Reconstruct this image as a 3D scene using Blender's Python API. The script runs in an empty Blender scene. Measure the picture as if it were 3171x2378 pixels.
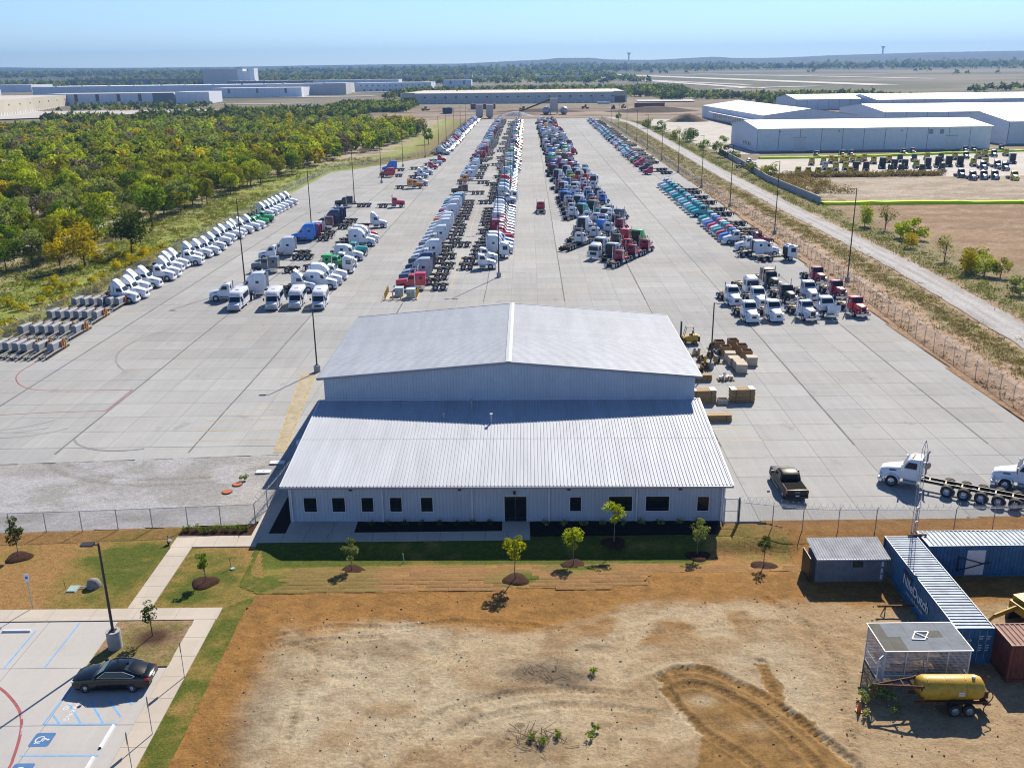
import bpy, bmesh, math, random
import numpy as np
from mathutils import Vector, Matrix

R = math.radians
random.seed(11)
rng = np.random.default_rng(11)
scene = bpy.context.scene
COL = scene.collection

# ------------------------------------------------------------------ camera
CAM_H = 35.728
cam_data = bpy.data.cameras.new('camera')
cam_data.sensor_fit = 'HORIZONTAL'
cam_data.sensor_width = 36.0
cam_data.lens = 32.739
cam_data.clip_start = 0.5
cam_data.clip_end = 60000
camera = bpy.data.objects.new('camera', cam_data)
COL.objects.link(camera)
camera.matrix_world = (Matrix.Translation((0, 0, CAM_H)) @ Matrix.Rotation(R(90) - 0.32206, 4, 'X')
                       @ Matrix.Rotation(-0.01109, 4, 'Z'))
scene.camera = camera

# ------------------------------------------------------------------ sky and sun
SUN_EL, SUN_AZ = R(39.5), math.atan2(0.412, 0.911)      # azimuth measured from +Y towards +X
world = bpy.data.worlds.new('World')
scene.world = world
world.use_nodes = True
wn = world.node_tree
wn.nodes.clear()
sky = wn.nodes.new('ShaderNodeTexSky')
sky.sky_type = 'NISHITA'
sky.sun_disc = False
sky.sun_elevation = SUN_EL
sky.sun_rotation = SUN_AZ
sky.altitude = 2000
sky.air_density = 1.0
sky.dust_density = 0.0
sky.ozone_density = 4.6
wbg = wn.nodes.new('ShaderNodeBackground')
wbg.inputs['Strength'].default_value = 0.076
wout = wn.nodes.new('ShaderNodeOutputWorld')
wn.links.new(sky.outputs[0], wbg.inputs[0])
wn.links.new(wbg.outputs[0], wout.inputs[0])

sun_data = bpy.data.lights.new('sun', 'SUN')
sun_data.energy = 5.0
sun_data.angle = R(0.53)
sun_data.color = (1.0, 0.87, 0.68)
sun = bpy.data.objects.new('sun', sun_data)
COL.objects.link(sun)
to_sun = Vector((math.sin(SUN_AZ) * math.cos(SUN_EL), math.cos(SUN_AZ) * math.cos(SUN_EL), math.sin(SUN_EL)))
sun.rotation_euler = to_sun.to_track_quat('Z', 'Y').to_euler()
sun.location = (60, 140, 160)

scene.view_settings.view_transform = 'Standard'
scene.view_settings.look = 'None'
scene.view_settings.gamma = 1.0
scene.view_settings.use_curve_mapping = False
scene.view_settings.exposure = 0.98
scene.cycles.max_bounces = 6
scene.cycles.diffuse_bounces = 3
scene.cycles.glossy_bounces = 3
scene.cycles.transmission_bounces = 3
scene.cycles.transparent_max_bounces = 12
scene.cycles.volume_bounces = 0
scene.cycles.use_denoising = True
scene.cycles.denoising_prefilter = 'ACCURATE'
scene.cycles.filter_width = 1.1
scene.cycles.sample_clamp_indirect = 6.0

# ------------------------------------------------------------------ numpy noise
def _hash(i, j, s):
    n = (i.astype(np.int64) * 374761393 + j.astype(np.int64) * 668265263 + s * 974711) & 0x7fffffff
    n = ((n ^ (n >> 13)) * 1274126177) & 0x7fffffff
    return ((n ^ (n >> 16)) & 0xffff) / 65535.0

def vnoise(x, y, s=0):
    x = np.asarray(x, float); y = np.asarray(y, float)
    i = np.floor(x); j = np.floor(y)
    u = x - i; v = y - j
    u = u * u * (3 - 2 * u); v = v * v * (3 - 2 * v)
    a = _hash(i, j, s); b = _hash(i + 1, j, s); c = _hash(i, j + 1, s); d = _hash(i + 1, j + 1, s)
    return (a * (1 - u) + b * u) * (1 - v) + (c * (1 - u) + d * u) * v

def fbm(x, y, s=0, o=4):
    t = 0; a = 0.5
    for k in range(o):
        t = t + a * vnoise(x, y, s + k); x = x * 2.03; y = y * 2.03; a *= 0.5
    return t / (1 - 0.5 ** o)

def sstep(a, b, x):
    t = np.clip((x - a) / (b - a), 0, 1)
    return t * t * (3 - 2 * t)

# ------------------------------------------------------------------ materials
MATS = {}
ALB = (.70, .76, .90)            # overall reflectance, tinted blue so shade reads bluer under the warm sun
class N:
    """tiny node-tree helper"""
    def __init__(s, name):
        s.m = bpy.data.materials.new(name); s.m.use_nodes = True
        s.t = s.m.node_tree; s.b = s.t.nodes['Principled BSDF']; s.out = s.t.nodes['Material Output']
    def n(s, typ, **kw):
        nd = s.t.nodes.new('ShaderNode' + typ)
        for k, v in kw.items(): setattr(nd, k, v)
        return nd
    def l(s, a, b): s.t.links.new(a, b)
    def val(s, node, name, v):
        if hasattr(v, 'is_linked') or isinstance(v, bpy.types.NodeSocket): s.l(v, node.inputs[name])
        else: node.inputs[name].default_value = v
    def pos(s, scale=(1, 1, 1), kind='world'):
        mp = s.n('Mapping'); mp.inputs['Scale'].default_value = scale
        if kind == 'world': s.l(s.n('NewGeometry').outputs['Position'], mp.inputs[0])
        else: s.l(s.n('TexCoord').outputs['Object'], mp.inputs[0])
        return mp.outputs[0]
    def noise(s, vec, scale, detail=4, rough=.6):
        t = s.n('TexNoise'); s.l(vec, t.inputs['Vector'])
        t.inputs['Scale'].default_value = scale; t.inputs['Detail'].default_value = detail; t.inputs['Roughness'].default_value = rough
        return t.outputs[0]
    def ramp(s, f, a, b, lo=0., hi=1.):
        r = s.n('MapRange'); r.clamp = True
        s.l(f, r.inputs[0])
        for k, v in zip((1, 2, 3, 4), (a, b, lo, hi)): r.inputs[k].default_value = v
        return r.outputs[0]
    def mix(s, f, a, b, typ='MIX'):
        m = s.n('Mix', data_type='RGBA', blend_type=typ)
        s.val(m, 0, f)
        for k, v in ((6, a), (7, b)):
            if isinstance(v, bpy.types.NodeSocket): s.l(v, m.inputs[k])
            else: m.inputs[k].default_value = (*v, 1) if len(v) == 3 else v
        return m.outputs[2]
    def math(s, op, a, b=0.):
        m = s.n('Math', operation=op)
        s.val(m, 0, a); s.val(m, 1, b)
        return m.outputs[0]
    def grey(s, f):
        c = s.n('CombineColor'); [s.l(f, c.inputs[k]) for k in range(3)]
        return c.outputs[0]
    def bump(s, h, strength=.4, dist=.03):
        b = s.n('Bump'); b.inputs['Strength'].default_value = strength; b.inputs['Distance'].default_value = dist
        s.l(h, b.inputs['Height']); s.l(b.outputs[0], s.b.inputs['Normal'])
    def col(s, c):
        if isinstance(c, bpy.types.NodeSocket): s.l(s.mix(1.0, c, ALB, 'MULTIPLY'), s.b.inputs['Base Color'])
        else: s.b.inputs['Base Color'].default_value = (c[0] * ALB[0], c[1] * ALB[1], c[2] * ALB[2], 1)
    def done(s, rough=.7, metal=0., spec=.5, coat=0.):
        s.b.inputs['Roughness'].default_value = rough; s.b.inputs['Metallic'].default_value = metal
        s.b.inputs['Specular IOR Level'].default_value = spec; s.b.inputs['Coat Weight'].default_value = coat
        s.b.inputs['Coat Roughness'].default_value = .12
        MATS[s.m.name] = s.m
        return s.m

def plain(name, c, rough=.6, metal=0., var=.12, scale=1.5, spec=.5, coat=0., rnd=.0, bump=0.):
    """base colour with mottled wear and an optional tint per object"""
    k = N(name)
    f = k.noise(k.pos(kind='world'), scale, 5, .65)
    c2 = tuple(max(0, x * (1 - 2.2 * var)) for x in c)
    col = k.mix(k.ramp(f, .38, .72), c, c2)
    if rnd:
        oi = k.n('ObjectInfo')
        col = k.mix(1.0, col, k.grey(k.ramp(oi.outputs['Random'], 0, 1, 1 - rnd, 1 + rnd)), 'MULTIPLY')
    k.col(col)
    if bump: k.bump(f, bump, .02)
    return k.done(rough, metal, spec, coat)

PAINT = {'white': (.84, .85, .85), 'red': (.74, .018, .05), 'maroon': (.42, .010, .06), 'blue': (.03, .24, .72), 'navy': (.018, .035, .13),
         'teal': (.02, .46, .44), 'tealblue': (.10, .33, .42), 'green': (.03, .48, .11), 'dkgreen': (.012, .06, .055), 'grey': (.16, .17, .18),
         'black': (.018, .019, .024), 'brown': (.13, .035, .028), 'orange': (.95, .30, .02), 'yellow': (1.0, .74, .03), 'silver': (.52, .54, .56)}
for k_, c_ in PAINT.items():
    plain('paint_' + k_, c_, .32, 0, .07, 1.2, .5, .45, .06)
plain('rubber', (.022, .022, .024), .75, 0, .2, 6)
plain('chassis', (.022, .022, .027), .5, .2, .25, 3)
plain('chrome', (.78, .79, .80), .18, .95, .08, 4)
plain('steel', (.42, .43, .44), .42, .7, .15, 3)
plain('rim', (.74, .75, .76), .3, .55, .08, 6)
plain('dark', (.02, .02, .022), .5)
plain('amber', (.85, .22, .02), .35)
plain('lamp_glass', (.75, .75, .72), .15)
plain('tail_red', (.5, .01, .01), .25)
plain('galv', (.50, .51, .52), .45, .6, .12, 5)
plain('pole_metal', (.055, .05, .05), .45, .4, .1, 4)
plain('concrete_post', (.42, .41, .385), .85, 0, .12, 2, .3)
plain('wood', (.42, .26, .11), .8, 0, .18, 5, .3, 0, .18)
plain('cardboard', (.40, .235, .11), .85, 0, .12, 3, .2, 0, .15)
plain('carton_pale', (.60, .50, .36), .85, 0, .10, 3, .2, 0, .1)
plain('rust', (.17, .075, .035), .8, .1, .3, 6, .3)
plain('yellow_steel', (.66, .38, .025), .5, 0, .18, 3)
plain('orange_steel', (.55, .13, .02), .55, 0, .2, 4)
plain('equip_grey', (.32, .335, .35), .7, .05, .14, 2.5, .3)
plain('equip_pale', (.50, .47, .39), .75, .0, .2, 4, .3)
plain('mulch', (.075, .035, .022), .95, 0, .35, 9, .1, 0, 0, .8)
plain('mulch_black', (.022, .018, .016), .95, 0, .3, 9, .1, 0, 0, .8)
plain('white_paint', (.80, .80, .79), .55, 0, .06, 3)
plain('line_blue', (.16, .42, .72), .7, 0, .12, 2.2)
plain('line_white', (.72, .72, .70), .7, 0, .15, 2.2)
plain('line_red', (.36, .085, .085), .7, 0, .15, 2.2)
plain('line_yellow', (.60, .42, .14), .7, 0, .25, .9)
plain('line_yellow_faded', (.47, .40, .27), .85, 0, .15, .7, .2)
plain('ada_blue', (.055, .17, .36), .7, 0, .12, 2.2)
plain('bark', (.11, .085, .06), .9, 0, .25, 5)
plain('bark_pale', (.24, .20, .16), .9, 0, .2, 8)
plain('warehouse_white', (.86, .86, .86), .7, 0, .05, .05, .3)
plain('warehouse_tan', (.60, .53, .38), .75, 0, .05, .05, .3)
plain('warehouse_beige', (.66, .61, .55), .75, 0, .06, .05, .3)
plain('warehouse_grey', (.22, .23, .25), .75, 0, .05, .05, .3)
plain('roof_white', (.80, .79, .77), .65, 0, .05, .04, .3)
plain('roof_tan', (.62, .54, .45), .75, 0, .05, .04, .3)
plain('roof_blue', (.36, .42, .50), .5, .2, .05, .04, .5)
plain('window_dark', (.03, .04, .055), .15, 0, .05)
plain('container_blue', (.030, .17, .33), .5, 0, .2, 1.6)
plain('container_red', (.23, .055, .035), .6, 0, .25, 1.8)
plain('sheet_grey', (.22, .24, .26), .7, .1, .12, 1.5, .3)
plain('logo_purple', (.10, .03, .28), .5)
plain('logo_orange', (.75, .18, .02), .5)
plain('plastic_white', (.75, .76, .78), .4)
plain('utility_green', (.36, .47, .40), .6)
plain('rock_grey', (.34, .30, .25), .9, 0, .2, 4, .2, 0, 0, .5)
plain('transformer_grey', (.55, .60, .57), .5, 0, .06)
plain('cone_orange', (.8, .16, .02), .6)
plain('hivis', (.72, 1.0, .02), .8, 0, .05, .3, .1)
plain('rust_metal_roof', (.33, .35, .36), .75, .05, .2, 1.2, .25)
plain('tarp_blue', (.02, .07, .16), .7, 0, .3, 2)
plain('dozer', (.62, .36, .02), .5, 0, .2, 2)
plain('stone_wall', (.40, .41, .42), .8, 0, .12, 1)
plain('soil_dark', (.10, .065, .045), .95, 0, .3, .15, .1)
plain('soil_tan', (.34, .24, .15), .95, 0, .25, .08, .1)
plain('aggregate', (.48, .47, .46), .95, 0, .15, .4, .1)

def glass_mat(name, tint, rough=.14):
    k = N(name)
    f = k.noise(k.pos(kind='world'), .8, 2)
    k.col(k.mix(f, tint, tuple(x * 2.2 for x in tint)))
    return k.done(rough, 0, .35)
glass_mat('glass', (.010, .020, .028)); glass_mat('glass_teal', (.05, .13, .14), .2); glass_mat('glass_black', (.004, .006, .009), .1)

# building sheet metal
def sheet(name, c, rough, metal, spec=.5, streak=.06):
    k = N(name)
    f = k.noise(k.pos((1, .15, 1), 'world'), .7, 5)
    f2 = k.noise(k.pos((3, 3, .4), 'world'), 2., 4)
    col = k.mix(k.ramp(f, .35, .75), c, tuple(x * (1 - 2 * streak) for x in c))
    col = k.mix(k.ramp(f2, .5, .8, 0, .35), col, tuple(x * .9 for x in c))
    oi = k.n('ObjectInfo')
    col = k.mix(1.0, col, k.grey(k.ramp(oi.outputs['Random'], 0, 1, .965, 1.03)), 'MULTIPLY')
    k.col(col)
    return k.done(rough, metal, spec)
sheet('roof_panel', (.53, .55, .56), .68, .08, .3, .09)
sheet('wall_panel', (.50, .555, .61), .5, .05)
sheet('trim_grey', (.30, .31, .35), .45, .2)
sheet('trim_white', (.74, .75, .76), .45, .1)
sheet('hangar_wall', (.80, .83, .85), .55, .05)
sheet('hangar_roof', (.80, .80, .79), .5, .1)

# yard concrete: slab tone by slab position, brushed streaks, stains, tyre marks
def concrete(name, base, panel, tone=.07, streak=.10, stain=.5):
    k = N(name)
    g = k.n('NewGeometry')
    sep = k.n('SeparateXYZ'); k.l(g.outputs['Position'], sep.inputs[0])
    fx = k.math('FLOOR', k.math('DIVIDE', k.math('SUBTRACT', k.math('ADD', sep.outputs[0], 47.58), k.math('MULTIPLY', sep.outputs[1], .02)), panel))
    fy = k.math('FLOOR', k.math('DIVIDE', k.math('SUBTRACT', sep.outputs[1], 79.1), panel))
    def wn_(a, b):
        w = k.n('TexWhiteNoise', noise_dimensions='2D'); c = k.n('CombineXYZ'); k.l(a, c.inputs[0]); k.l(b, c.inputs[1]); k.l(c.outputs[0], w.inputs['Vector']); return w.outputs['Value']
    t1 = wn_(fx, fy)
    t2 = wn_(k.math('FLOOR', k.math('DIVIDE', fx, 3.)), k.math('FLOOR', k.math('DIVIDE', fy, 9.)))
    big = k.noise(k.pos((1, 1, 1)), .035, 5, .6)
    st = k.noise(k.pos((1.6, .07, 1)), .7, 5, .7)
    st2 = k.noise(k.pos((.12, 1.5, 1)), .6, 4, .65)
    fine = k.noise(k.pos(), 2.5, 6, .75)
    spots = k.noise(k.pos((1, .6, 1)), .35, 6, .7)
    v = k.math('ADD', 1.0 - tone, k.math('MULTIPLY', t1, tone))
    v = k.math('ADD', v, k.math('MULTIPLY', k.math('SUBTRACT', t2, .5), tone * 1.1))
    v = k.math('ADD', v, k.math('MULTIPLY', k.math('SUBTRACT', big, .5), .5))
    v = k.math('ADD', v, k.math('MULTIPLY', k.math('SUBTRACT', st, .5), streak * 2.2))
    v = k.math('ADD', v, k.math('MULTIPLY', k.math('SUBTRACT', st2, .5), streak * 1.3))
    v = k.math('ADD', v, k.math('MULTIPLY', k.math('SUBTRACT', fine, .5), .16))
    col = k.mix(1.0, base, k.grey(v), 'MULTIPLY')
    warm = k.noise(k.pos(), .05, 4, .6)
    col = k.mix(k.ramp(warm, .45, .75, 0, .45), col, k.mix(1.0, col, (1.08, 1.0, .88), 'MULTIPLY'))
    col = k.mix(k.ramp(spots, .60, .76, 0, stain), col, tuple(x * .55 for x in base))
    k.col(col)
    k.bump(fine, .15, .01)
    return k.done(.92, 0, .12)
concrete('yard_concrete', (.402, .392, .358), 4.45, .11, .15, .8)
concrete('walk_concrete', (.55, .475, .375), 1.5, .08, .04, .25)
concrete('park_concrete', (.50, .47, .42), 4.5, .06, .06, .4)
plain('vinyl_black', (.012, .012, .013), .9, 0, .1, 3, .05)
plain('sealant', (.20, .195, .185), .9, 0, .2, .4, .1)
plain('tyre_mark', (.315, .305, .285), .9, 0, .12, .6, .1)
plain('joint', (.235, .228, .215), .9, 0, .15, .5)

# vertex-tinted earth / turf
def earth(name, fine_scale, fine_amp, bump, rough=.95, bdist=.06, attr=True, base=(.3, .25, .18)):
    k = N(name)
    if attr:
        a = k.n('VertexColor', layer_name='tint'); c = a.outputs[0]
    else:
        c = k.mix(0., base, base)
    f = k.noise(k.pos(), fine_scale, 7, .75)
    f2 = k.noise(k.pos((1, 1.7, 1)), fine_scale * .23, 5, .7)
    v = k.math('ADD', k.ramp(f, .34, .66, 1 - fine_amp, 1 + fine_amp), k.ramp(f2, .36, .64, -fine_amp * .5, fine_amp * .5))
    k.col(k.mix(1.0, c, k.grey(v), 'MULTIPLY'))
    k.bump(f, bump, bdist)
    return k.done(rough, 0, .15)
earth('dirt', 4.5, .24, 1.0, bdist=.09)
earth('turf', 7.0, .38, .9)
earth('gravel', 9.0, .40, .9)
earth('meadow', 2.2, .38, .8, bdist=.2)
earth('terrain', .35, .28, .3, bdist=.3)
earth('sod', 8.0, .36, .9)

def leaf_mat(name, c, c2, trans=.35):
    k = N(name)
    k.t.nodes.remove(k.b)
    a = k.n('VertexColor', layer_name='tint')
    oi = k.n('ObjectInfo')
    c_ = k.mix(k.ramp(oi.outputs['Random'], 0, 1, 0, 1), c, c2)
    c_ = k.mix(1.0, k.mix(1.0, c_, a.outputs[0], 'MULTIPLY'), ALB, 'MULTIPLY')
    d = k.n('BsdfDiffuse'); k.l(c_, d.inputs[0])
    t = k.n('BsdfTranslucent'); k.l(k.mix(1.0, c_, (1.25, 1.15, .55), 'MULTIPLY'), t.inputs[0])
    m = k.n('MixShader'); m.inputs[0].default_value = trans
    k.l(d.outputs[0], m.inputs[1]); k.l(t.outputs[0], m.inputs[2]); k.l(m.outputs[0], k.out.inputs[0])
    MATS[name] = k.m
LEAF = {'olive': ((.36, .36, .028), (.28, .30, .025)), 'green': ((.18, .29, .025), (.25, .35, .028)), 'lime': ((.50, .56, .03), (.42, .50, .025)),
        'gold': ((.62, .47, .02), (.55, .44, .02)), 'rust': ((.50, .33, .04), (.42, .30, .04)), 'dark': ((.055, .095, .016), (.08, .115, .02)),
        'bare': ((.29, .24, .19), (.25, .22, .15)), 'sage': ((.32, .37, .11), (.28, .34, .10))}
for k_, (a_, b_) in LEAF.items(): leaf_mat('leaf_' + k_, a_, b_)
leaf_mat('leaf_bright', (.36, .38, .02), (.36, .38, .02), .45)
leaf_mat('leaf_yellowflower', (.70, .56, .015), (.60, .52, .02), .3)
leaf_mat('leaf_weed', (.20, .25, .05), (.25, .27, .06), .3)
leaf_mat('leaf_straw', (.33, .25, .12), (.30, .23, .10), .3)

def chain_link():
    k = N('chain_link')
    p = k.n('TexCoord').outputs['Generated'] if 0 else k.n('NewGeometry').outputs['Position']
    s = k.n('SeparateXYZ'); k.l(p, s.inputs[0])
    h = k.math('ADD', s.outputs[0], s.outputs[1])
    def band(v):
        m = k.math('FRACT', k.math('MULTIPLY', v, 11.0)); return k.math('LESS_THAN', m, .13)
    a = band(k.math('ADD', h, s.outputs[2])); b = band(k.math('SUBTRACT', h, s.outputs[2]))
    f = k.math('MAXIMUM', a, b)
    tr = k.n('BsdfTransparent'); mx = k.n('MixShader')
    k.l(f, mx.inputs[0]); k.l(tr.outputs[0], mx.inputs[1]); k.l(k.b.outputs[0], mx.inputs[2]); k.l(mx.outputs[0], k.out.inputs[0])
    k.col((.42, .43, .44)); k.done(.45, .5)
chain_link()
def cage_mesh():
    k = N('cage_mesh')
    s = k.n('SeparateXYZ'); k.l(k.n('NewGeometry').outputs['Position'], s.inputs[0])
    h = k.math('ADD', s.outputs[0], s.outputs[1])
    def band(v, n, w): return k.math('LESS_THAN', k.math('FRACT', k.math('MULTIPLY', v, n)), w)
    f = k.math('MAXIMUM', band(h, 14., .38), band(s.outputs[2], 9., .28))
    tr = k.n('BsdfTransparent'); mx = k.n('MixShader')
    k.l(f, mx.inputs[0]); k.l(tr.outputs[0], mx.inputs[1]); k.l(k.b.outputs[0], mx.inputs[2]); k.l(mx.outputs[0], k.out.inputs[0])
    k.col((.50, .51, .52)); k.done(.7, .0)
cage_mesh()

# ------------------------------------------------------------------ mesh helpers
class MB:
    def __init__(s): s.v = []; s.f = []; s.m = []
    def add(s, vs, fs, mi=0):
        o = len(s.v); s.v += [tuple(map(float, p)) for p in vs]
        s.f += [tuple(i + o for i in f) for f in fs]; s.m += [mi] * len(fs)
        return s
    def box(s, x0, x1, y0, y1, z0, z1, mi=0):
        return s.add([(x0, y0, z0), (x1, y0, z0), (x1, y1, z0), (x0, y1, z0), (x0, y0, z1), (x1, y0, z1), (x1, y1, z1), (x0, y1, z1)],
                     [(0, 3, 2, 1), (4, 5, 6, 7), (0, 1, 5, 4), (1, 2, 6, 5), (2, 3, 7, 6), (3, 0, 4, 7)], mi)
    def loft(s, rings, mi=0, caps=True):
        n = len(rings[0]); vs = [p for r in rings for p in r]; fs = []
        for i in range(len(rings) - 1):
            for j in range(n):
                a = i * n + j; b = i * n + (j + 1) % n
                fs.append((a, b, b + n, a + n))
        if caps: fs += [tuple(range(n))[::-1], tuple(range(len(vs) - n, len(vs)))]
        return s.add(vs, fs, mi)
    def cyl(s, p0, p1, r, n=10, r1=None, mi=0, caps=True):
        p0 = Vector(p0); p1 = Vector(p1); d = (p1 - p0).normalized()
        a = d.orthogonal().normalized(); b = d.cross(a); r1 = r if r1 is None else r1
        rg = [[tuple(c + (a * math.cos(t) + b * math.sin(t)) * q) for t in [2 * math.pi * i / n for i in range(n)]] for c, q in ((p0, r), (p1, r1))]
        return s.loft(rg, mi, caps)
    def prism(s, poly, z0, z1, mi=0):
        n = len(poly)
        return s.add([(x, y, z0) for x, y in poly] + [(x, y, z1) for x, y in poly],
                     [tuple(range(n, 2 * n))] + [(i, (i + 1) % n, (i + 1) % n + n, i + n) for i in range(n)], mi)
    def extr(s, prof, y0, y1, mi=0):
        """profile in x-z pulled along y"""
        n = len(prof)
        return s.add([(x, y0, z) for x, z in prof] + [(x, y1, z) for x, z in prof],
                     [tuple(range(n))[::-1] if y1 > y0 else tuple(range(n)), tuple(range(n, 2 * n))] + [(i, (i + 1) % n, (i + 1) % n + n, i + n) for i in range(n)], mi)
    def tube(s, path, r, n=5, mi=0):
        for a, b in zip(path[:-1], path[1:]): s.cyl(a, b, r, n, None, mi, False)
        return s
    def me(s, name, nm=None, smooth=None):
        me = bpy.data.meshes.new(name); me.from_pydata(s.v, [], s.f); me.update()
        for i in range(nm or (max(s.m) + 1 if s.m else 1)): me.materials.append(None)
        if s.m and max(s.m) > 0: me.polygons.foreach_set('material_index', s.m)
        bm = bmesh.new(); bm.from_mesh(me); bmesh.ops.recalc_face_normals(bm, faces=bm.faces)
        if smooth is not None:
            for f in bm.faces: f.smooth = True
            for e in bm.edges:
                if len(e.link_faces) == 2 and e.calc_face_angle(0) > smooth: e.smooth = False
        bm.to_mesh(me); bm.free()
        return me

def part(name, me, mats, parent=None, loc=(0, 0, 0), rot=None, scale=None):
    o = bpy.data.objects.new(name, me); COL.objects.link(o)
    if parent is not None: o.parent = parent
    o.location = loc
    if rot is not None: o.rotation_euler = rot
    if scale is not None: o.scale = scale
    if isinstance(mats, str): mats = [mats]
    for i, m in enumerate(mats):
        if me.materials[i] is None: me.materials[i] = MATS[m]
        elif me.materials[i] != MATS[m]:
            o.material_slots[i].link = 'OBJECT'; o.material_slots[i].material = MATS[m]
    return o
def mk(name, mb, mats, parent=None, loc=(0, 0, 0), rot=None, smooth=None):
    if isinstance(mats, str): mats = [mats]
    return part(name, mb.me(name, len(mats), smooth), mats, parent, loc, rot)
def tag(o, label, cat, group=None):
    o['label'] = label; o['category'] = cat
    if group: o['group'] = group
    return o
def struct(o): o['kind'] = 'structure'; return o
def stuff(o): o['kind'] = 'stuff'; return o
def thing(name, label, cat, loc=(0, 0, 0), rz=0., group=None):
    o = bpy.data.objects.new(name, None); COL.objects.link(o); o.empty_display_size = .3
    o.location = loc; o.rotation_euler = (0, 0, rz)
    return tag(o, label, cat, group)

UNITS = 'zeroth first second third fourth fifth sixth seventh eighth ninth tenth eleventh twelfth thirteenth fourteenth fifteenth sixteenth seventeenth eighteenth nineteenth'.split()
TENS = {2: 'twent', 3: 'thirt', 4: 'fort', 5: 'fift', 6: 'sixt', 7: 'sevent', 8: 'eight', 9: 'ninet'}
def ordinal(n):
    if n >= 100: return 'one-hundred-and-' + ordinal(n - 100) if n > 100 else 'hundredth'
    if n < 20: return UNITS[n]
    return TENS[n // 10] + ('ieth' if n % 10 == 0 else 'y-' + UNITS[n % 10])

def grid_mesh(name, xs, ys, zf, colf, mat_, keep=None):
    """height-field sheet with a per-vertex tint"""
    X, Y = np.meshgrid(xs, ys); Z = zf(X, Y)
    ny, nx = X.shape
    idx = np.arange(nx * ny).reshape(ny, nx)
    q = np.stack([idx[:-1, :-1], idx[:-1, 1:], idx[1:, 1:], idx[1:, :-1]], -1).reshape(-1, 4)
    if keep is not None:
        kx = .25 * (X[:-1, :-1] + X[1:, 1:] + X[:-1, 1:] + X[1:, :-1]); ky = .25 * (Y[:-1, :-1] + Y[1:, 1:] + Y[:-1, 1:] + Y[1:, :-1])
        q = q[keep(kx, ky).reshape(-1)]
    return raw_mesh(name, np.stack([X, Y, Z], -1).reshape(-1, 3), q, colf(X, Y).reshape(-1, 3) if colf else None, mat_)
def raw_mesh(name, v, q, col, mat_, mats=None, mi=None, smooth=True):
    me = bpy.data.meshes.new(name)
    me.vertices.add(len(v)); me.vertices.foreach_set('co', np.ascontiguousarray(v, np.float32).ravel())
    k = q.shape[1]
    me.loops.add(len(q) * k); me.loops.foreach_set('vertex_index', np.ascontiguousarray(q, np.int32).ravel())
    me.polygons.add(len(q)); me.polygons.foreach_set('loop_start', np.arange(0, len(q) * k, k, dtype=np.int32))
    if smooth: me.polygons.foreach_set('use_smooth', np.ones(len(q), bool))
    for m in (mats or [mat_]): me.materials.append(MATS[m])
    if mi is not None: me.polygons.foreach_set('material_index', np.ascontiguousarray(mi, np.int32))
    me.update(calc_edges=True)
    if col is not None:
        at = me.color_attributes.new('tint', 'FLOAT_COLOR', 'POINT')
        at.data.foreach_set('color', np.concatenate([col, np.ones((len(col), 1))], 1).astype(np.float32).ravel())
    o = bpy.data.objects.new(name, me); COL.objects.link(o)
    return o
def lerp(a, b, t): return np.asarray(a) * (1 - t[..., None]) + np.asarray(b) * t[..., None]
def gauss(X, Y, cx, cy, rx, ry=None): return np.exp(-((X - cx) / rx) ** 2 - ((Y - cy) / (ry or rx)) ** 2)
def inpoly(X, Y, poly):
    r = np.zeros(np.shape(X), bool); n = len(poly)
    for i in range(n):
        x0, y0 = poly[i]; x1, y1 = poly[(i + 1) % n]
        c = ((y0 > Y) != (y1 > Y)) & (X < (x1 - x0) * (Y - y0) / ((y1 - y0) or 1e-9) + x0)
        r ^= c
    return r

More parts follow.
